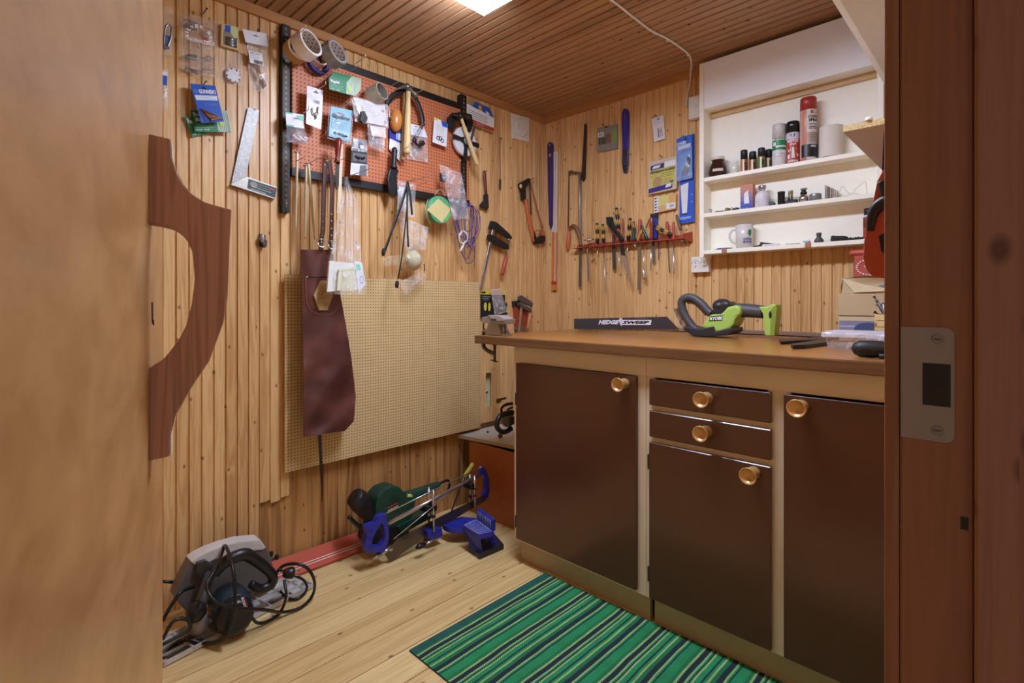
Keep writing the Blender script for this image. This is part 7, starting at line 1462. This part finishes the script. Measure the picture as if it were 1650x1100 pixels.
mb = t.mb(); mb.tube([h(x, y) for x, y in [(1186, 500), (1202, 500), (1216, 501), (1230, 503)]], [.028, .027, .026, .024], GRP_, n=14); mb.part('rear_handle', label='grey rear grip')
mb = t.mb(); mb.prism([h(x, y, YH-.034) for x, y in [(1222, 494), (1234, 494), (1244, 489.5), (1250, 490), (1251, 495), (1246, 541), (1232, 541), (1230, 520), (1229, 506)]], (0, .068, 0), LIME, bev=.006); mb.part('battery_mount', label='lime battery mount')
mb = t.mb(); e = [h(x, y, YH-.03) for x, y in [(1241, 500), (1247, 492), (1251, 495), (1246.5, 540), (1240, 540)]]; mb.prism([p+Vector((.004, -.005, 0)) for p in e], (0, .004, 0), M('8a9a3c', .4)); p = h(1241, 507, YH-.036); mb.ell(p, (.005, .003, .014), BLACK, 10, 7); mb.part('socket', label='olive end face')
# --- stack of boxes at the right end
YK = 2.20
def R(name, label, cat, x, y, z): return Thing(name, label, cat, None, 'B', loc=(x, y, z))
def o(px, py, y): return ony(px, py, y)
KRAFT = M('cbb28c', .6, nz=.05, sc=15); KR2 = M('c2a67e', .6, nz=.05, sc=15); BPR = M('5f6880', .6)
zb1 = o(1400, 509, YK).z; zb2 = o(1400, 472.5, YK).z; zk = o(1400, 446, YK).z; xl = o(1350, 480, YK).x
t = R('carton', 'white-lidded box with blue bands at the bottom of the stack on the worktop', 'box', xl+.12, YK+.05, .9002)
mb = t.mb(); mb.box(t.g(xl+.002, YK, .9002), t.g(-.125, 2.335, zb1-.001), M('d6c4a0', .5), .002); q = Quad([t.g(o(1352, 500, YK).x, YK-.0004, zb1-.018), t.g(-.2, YK-.0004, zb1-.018), t.g(-.2, YK-.0004, .915), t.g(o(1352, 500, YK).x, YK-.0004, .915)]); decor(mb, q, [('r', 0, .0, 1, .12, M('8a8aa8', .5)), ('r', 0, .12, 1, .55, M('8e8cae', .4)), ('r', 0, .30, 1, .38, M('c0bcd0', .4)), ('c', .33, .5, .16, .42, M('4a5680', .5))], .0004); mb.solo()
t = R('carton', 'plain cardboard box with a blue-grey bear shape, in the middle of the stack', 'box', xl+.12, YK+.05, zb1)
mb = t.mb(); mb.box(t.g(xl, YK-.004, zb1), t.g(-.115, 2.338, zb2-.001), KRAFT, .002); q = Quad([t.g(xl, YK-.0045, zb2), t.g(-.115, YK-.0045, zb2), t.g(-.115, YK-.0045, zb1), t.g(xl, YK-.0045, zb1)]); k = (o(1409, 495, YK).x-xl)/(-.115-xl)
decor(mb, q, [('p', [(k, .52), (k+.08, .42), (k+.16, .36), (k+.3, .34), (k+.42, .5), (k+.40, .66), (k+.3, .62), (k+.16, .62), (k+.10, .7), (k+.05, .58)], BPR)]); mb.solo()
t = R('paper_bag', 'folded brown paper bag with a blue-grey bear shape on top of the cardboard box', 'bag', xl+.12, YK+.05, zb2)
hk = zk-zb2
def pb(u, v_):
    x = xl+.012+u*(-.12-xl-.012); bot = 0; zt_ = hk*(.93+.05*math.sin(u*9)); y0 = YK-.002
    return t.g(x, y0, zb2) + Vector((0, (.018*math.sin(math.pi*v_)*math.sin(u*5)) + .03*v_*(1-u*.6), 0.0006+zt_*v_))
mb = t.mb(); mb.sheet(pb, 20, 10, KR2); mb.sheet(lambda u, v_: Vector((pb(u, 1).x, pb(u, 1).y+.10*v_, pb(u, 1).z+.004*math.sin(v_*6+u*8)-.008*v_)), 20, 6, KRAFT); mb.sheet(lambda u, v_: Vector((pb(0, v_).x-.004*math.sin(v_*3.1), pb(0, v_).y*(1-u)+(pb(0, 1).y+.09)*u, pb(0, v_).z)), 6, 10, KRAFT); mb.part('bag')
mb = t.mb(); a = pb(0, .97)+Vector((-.004, -.006, .004)); b = pb(.22, .5)+Vector((0, -.016, 0)); c = pb(.5, .16)+Vector((0, -.010, 0)); mb.add([a, b, c, pb(.12, .05)+Vector((0, -.008, 0))], [[0, 1, 2, 3]], M('d6c098', .6)); mb.part('fold')
mb = t.mb(); k0 = (o(1412, 460, YK).x-xl-.012)/(-.12-xl-.012); bp = [(k0, .48), (k0+.08, .62), (k0+.2, .66), (k0+.36, .6), (k0+.4, .4), (k0+.3, .34), (k0+.2, .22), (k0+.14, .34), (k0+.05, .40)]; mb.add([pb(u, v_)+Vector((0, -.0035, 0)) for u, v_ in bp], [list(range(len(bp)))], BPR); mb.part('print', label='blue-grey bear print')
# red box + red handle
YR = 2.25; zr0 = o(1390, 446, YR).z; zr0 = zk+.002
t = R('carton', 'red box with a dotted white ring standing on top of the paper bag', 'box', o(1400, 430, YR).x, YR+.03, zr0)
xr = o(1376, 430, YR).x; zr1 = o(1376, 412, YR).z; mb = t.mb(); mb.box(t.g(xr, YR, zr0), t.g(-.20, YR+.06, zr1), M('b5523f', .5), .0015); q = Quad([t.g(xr, YR-.0004, zr1), t.g(-.20, YR-.0004, zr1), t.g(-.20, YR-.0004, zr0), t.g(xr, YR-.0004, zr0)]); mb.part('box')
mb = t.mb(); cx_ = (o(1402, 430, YR).x-xr)/(-.20-xr); ru = .045/(-.20-xr); rv = .045/(zr1-zr0)
decor(mb, q, [('c', cx_+ru*.9*math.cos(a*.2618), .55+rv*.62*math.sin(a*.2618), ru*.075, rv*.05, PAPER) for a in range(24)], .0006); decor(mb, q, [('p', [(cx_-ru*.4, .5), (cx_-ru*.1, .3), (cx_+ru*.1, .45), (cx_+ru*.4, .4), (cx_+ru*.3, .75), (cx_-ru*.2, .7)], PAPER)], .0008); mb.part('print', label='white dotted ring')
t = R('round_bar', 'red rounded bar lying on top of the red dotted box', 'bar', o(1385, 405, YR).x, YR+.03, zr1); p = t.inv @ o(1368, 405.5, YR+.02); mb = t.mb(); mb.lathe((p.x, 0, .0125), (.12, .004, .0125), [(0, .008), (.04, .012), (.5, .0122), (1, .0122)], M('b8503e', .35), 16); mb.solo()
# slatted wooden box with nails
YW = 2.02; zw1 = o(1415, 506, YW).z
t = R('wooden_crate', 'small slatted wooden box at the right, behind the clear tub', 'box', o(1435, 520, YW).x, YW+.04, .9002)
xw = o(1409, 520, YW).x; hz = zw1-.9002
for k in range(5):
    z0 = .0006+k*hz/5; mb = t.mb(); mb.box((xw-t.loc.x, -.04, z0), (.11, -.034, z0+hz/5-.002), LWD, .0006); mb.part('slat')
mb = t.mb(); mb.box((xw-t.loc.x, -.0295, 0), (xw-t.loc.x+.008, .04, hz), LWD); mb.box((.102, -.0295, 0), (.11, .04, hz), LWD); mb.box((xw-t.loc.x+.0085, -.0295, 0), (.1015, .04, .006), LWD); mb.box((xw-t.loc.x+.0085, .032, .0065), (.1015, .04, hz), LWD); mb.part('frame')
for z in (.12, .6): t.mb().box((xw-t.loc.x-.0005, -.0405, z*hz), (xw-t.loc.x+.007, -.0402, z*hz+hz*.13), M('b07a48', .6)).part('joint')
t = R('nail_bundle', 'long dark nails standing out of the slatted wooden box', 'nails', o(1420, 500, YW).x, YW+.0, .9002+.007); mb = t.mb(); zb_ = 0.0
for (x0, y0), (x1, y1), m_ in (((1408.5, 478), (1424, 507), DSTEEL), ((1413, 484), (1427, 508), M('7a7068', .4, .5)), ((1410, 503), (1420, 508), DSTEEL), ((1424, 489), (1412, 507), STEEL)):
    p, q = t.inv @ o(x0, y0, YW+.022), t.inv @ o(x1, y1, YW+.034); dd_ = (q-p).normalized(); q2 = p + dd_*((p.z-.002)/max(-dd_.z, .2)); q2.x = min(max(q2.x, xw-t.loc.x+.014), xw-t.loc.x+.10); mb.cyl(p, q2, .0028, m_, 8); mb.cyl(p, p-dd_*.002, .005, m_, 10)
mb.solo()
# clear tub
t = R('plastic_tub', 'clear plastic tub with a white lid at the front right of the worktop', 'tub', -.29, 1.86, .9002)
yt = 1.82; xa_ = o(1334, 550, yt).x-t.loc.x; yb_ = yt-t.loc.y; CL = film('e4e2f0', .9, .2)
ht = o(1334, 541, yt).z-.9002
mb = t.mb(); r0 = [Vector((xa_, yb_, 0)), Vector((.16, yb_, 0)), Vector((.16, yb_+.12, 0)), Vector((xa_, yb_+.12, 0))]; r1 = [p+Vector((-.006 if p.x < 0 else .006, -.006 if p.y < 0.03 else .006, ht)) for p in r0]
mb.add(r0+r1, [[0, 1, 2, 3], [0, 4, 5, 1], [1, 5, 6, 2], [2, 6, 7, 3], [3, 7, 4, 0]], CL); mb.part('tub', label='clear plastic tub')
mb = t.mb(); L0 = Vector((xa_-.016, yb_-.012, ht-.004)); L1 = Vector((.172, yb_+.132, ht+.012)); mb.box(L0, L1, film('e8e6f2', 2.2, .25), .004, seg=2); mb.box(L0+Vector((.01, .01, .0165)), L1+Vector((-.01, -.01, .003)), film('ecebf4', 2.0, .25), .002); mb.box(Vector((xa_+.10, yb_-.018, ht-.008)), Vector((xa_+.15, yb_-.010, ht+.008)), film('e8e6f2', .7, .2), .003); mb.part('lid', label='translucent white lid')
t2 = R('tub_insert', 'grey metal piece and paper lying inside the clear tub', 'part', -.33, 1.87, .9012); t2.mb().box((-.05, -.03, .001), (.04, .02, .003), M('d8d4d8', .5), rot=None).box((.05, -.02, .001), (.12, .02, .014), M('4a4648', .4, .5), .002).solo()
# black strips
for i, (pts, lab, z) in enumerate((([(1255, 551), (1338, 545.5), (1340, 550), (1258, 555)], 'longer black plastic strip at the back, left of the clear tub', .901), ([(1272, 560), (1336, 549.5), (1339, 556), (1298, 562), (1276, 563)], 'front black plastic channel left of the clear tub', .9015))):
    P = [onz(x, y, .9) for x, y in pts]; c = sum(P, Vector())/len(P); t = R('plastic_strip', lab, 'strip', c.x, c.y, .9003)
    Pl = [Vector((p.x-c.x, p.y-c.y, 0)) for p in P]
    if i == 1: Pl = [p*.92 + Vector((.0, -.004, 0)) for p in Pl]
    mb = t.mb(); mb.prism(Pl, (0, 0, .010 if i == 0 else .012), M('1c1b1e', .4), bev=.001)
    mb.solo()
# black-handled tool
t = R('hand_tool', 'tool with a thick black rubber handle at the front edge of the worktop', 'hand tool', -.28, 1.56, .9002)
p = t.inv @ onz(1372, 574, .902); p.z = .0235
mb = t.mb(); mb.lathe((p.x, p.y, .0225), (p.x+.17, p.y+.05, .022), [(0, .004), (.03, .014), (.10, .021), (.25, .0222), (.5, .019), (.8, .015), (1, .012)], M('1f1e22', .5), 18); mb.part('handle', label='black rubber handle')
mb = t.mb(); mb.tube([(p.x+.06, p.y-.012, .008), (p.x+.12, p.y-.005, .007), (p.x+.18, p.y+.03, .010)], .0065, M('1f1e22', .5), n=10); mb.part('lower_grip'); mb = t.mb(); mb.cyl((p.x+.165, p.y+.049, .022), (p.x+.20, p.y+.058, .022), .007, SILV, 10); mb.part('shaft')
# --- orange saw handle hanging by the door frame
t = R('hand_saw', 'orange and black saw handle hanging beside the door frame on the right', 'saw', -.13, .84, 1.13)
YO = .835
def s_(px, py, y=YO): return t.inv @ ony(px, py, y)
OR2 = M('b84e32', .4, nz=.06)
ol = [(1424, 268), (1412, 291), (1404, 330), (1396, 362), (1391, 388), (1389.5, 415), (1393, 432), (1401, 443), (1412, 447), (1428, 448), (1446, 440), (1452, 400), (1450, 330), (1440, 280)]
mb = t.mb(); mb.prism([s_(x, y) for x, y in ol], (0, .030, 0), OR2, bev=.006); mb.part('handle', label='orange plastic handle')
mb = t.mb(); mb.tube([s_(x, y, YO-.003) for x, y in [(1402, 372), (1405, 350), (1413, 334), (1424, 327), (1438, 325)]], [.004, .006, .0075, .009, .009], BLACK, n=10, flat=.7); mb.tube([s_(x, y, YO-.002) for x, y in [(1422, 292), (1428, 310), (1440, 318)]], .006, BLACK, n=8); mb.part('grip_pad', label='black grip pad')
mb = t.mb(); mb.prism([s_(x, y, YO-.001) for x, y in [(1416, 380), (1428, 374), (1442, 376), (1444, 408), (1430, 414), (1420, 404)]], (0, .010, 0), M('1c0e0a', .6)); mb.part('hand_hole', label='dark hand opening')
mb = t.mb(); mb.prism([s_(x, y, YO+.012) for x, y in [(1424, 212), (1428, 205), (1440, 205), (1441, 290), (1421, 290), (1422, 250)]], (0, .004, 0), M('241c1c', .4)); mb.part('blade', label='dark blade')
# ================================================================ camera, light, world
cam = bpy.data.cameras.new('camera'); co = bpy.data.objects.new('camera', cam); COL.objects.link(co)
co.location = (0, 0, H); co.rotation_euler = (math.pi/2, 0, TH)
cam.sensor_width = 36; cam.sensor_fit = 'HORIZONTAL'; cam.lens = F/1650*36; cam.shift_y = -(550-Y0)/1650; cam.clip_start = .01
cam.dof.use_dof = True; cam.dof.focus_distance = 2.3; cam.dof.aperture_fstop = 16
SC.camera = co
w = bpy.data.worlds.new('world'); SC.world = w; w.use_nodes = True
w.node_tree.nodes['Background'].inputs[0].default_value = lin('ffe6d0'); w.node_tree.nodes['Background'].inputs[1].default_value = WORLD
vs = SC.view_settings; vs.view_transform = 'Standard'; vs.look = 'None'; vs.exposure = EXPO; vs.gamma = 1; vs.use_curve_mapping = False
SC.cycles.max_bounces = 8; SC.cycles.transparent_max_bounces = 24; SC.cycles.diffuse_bounces = 5
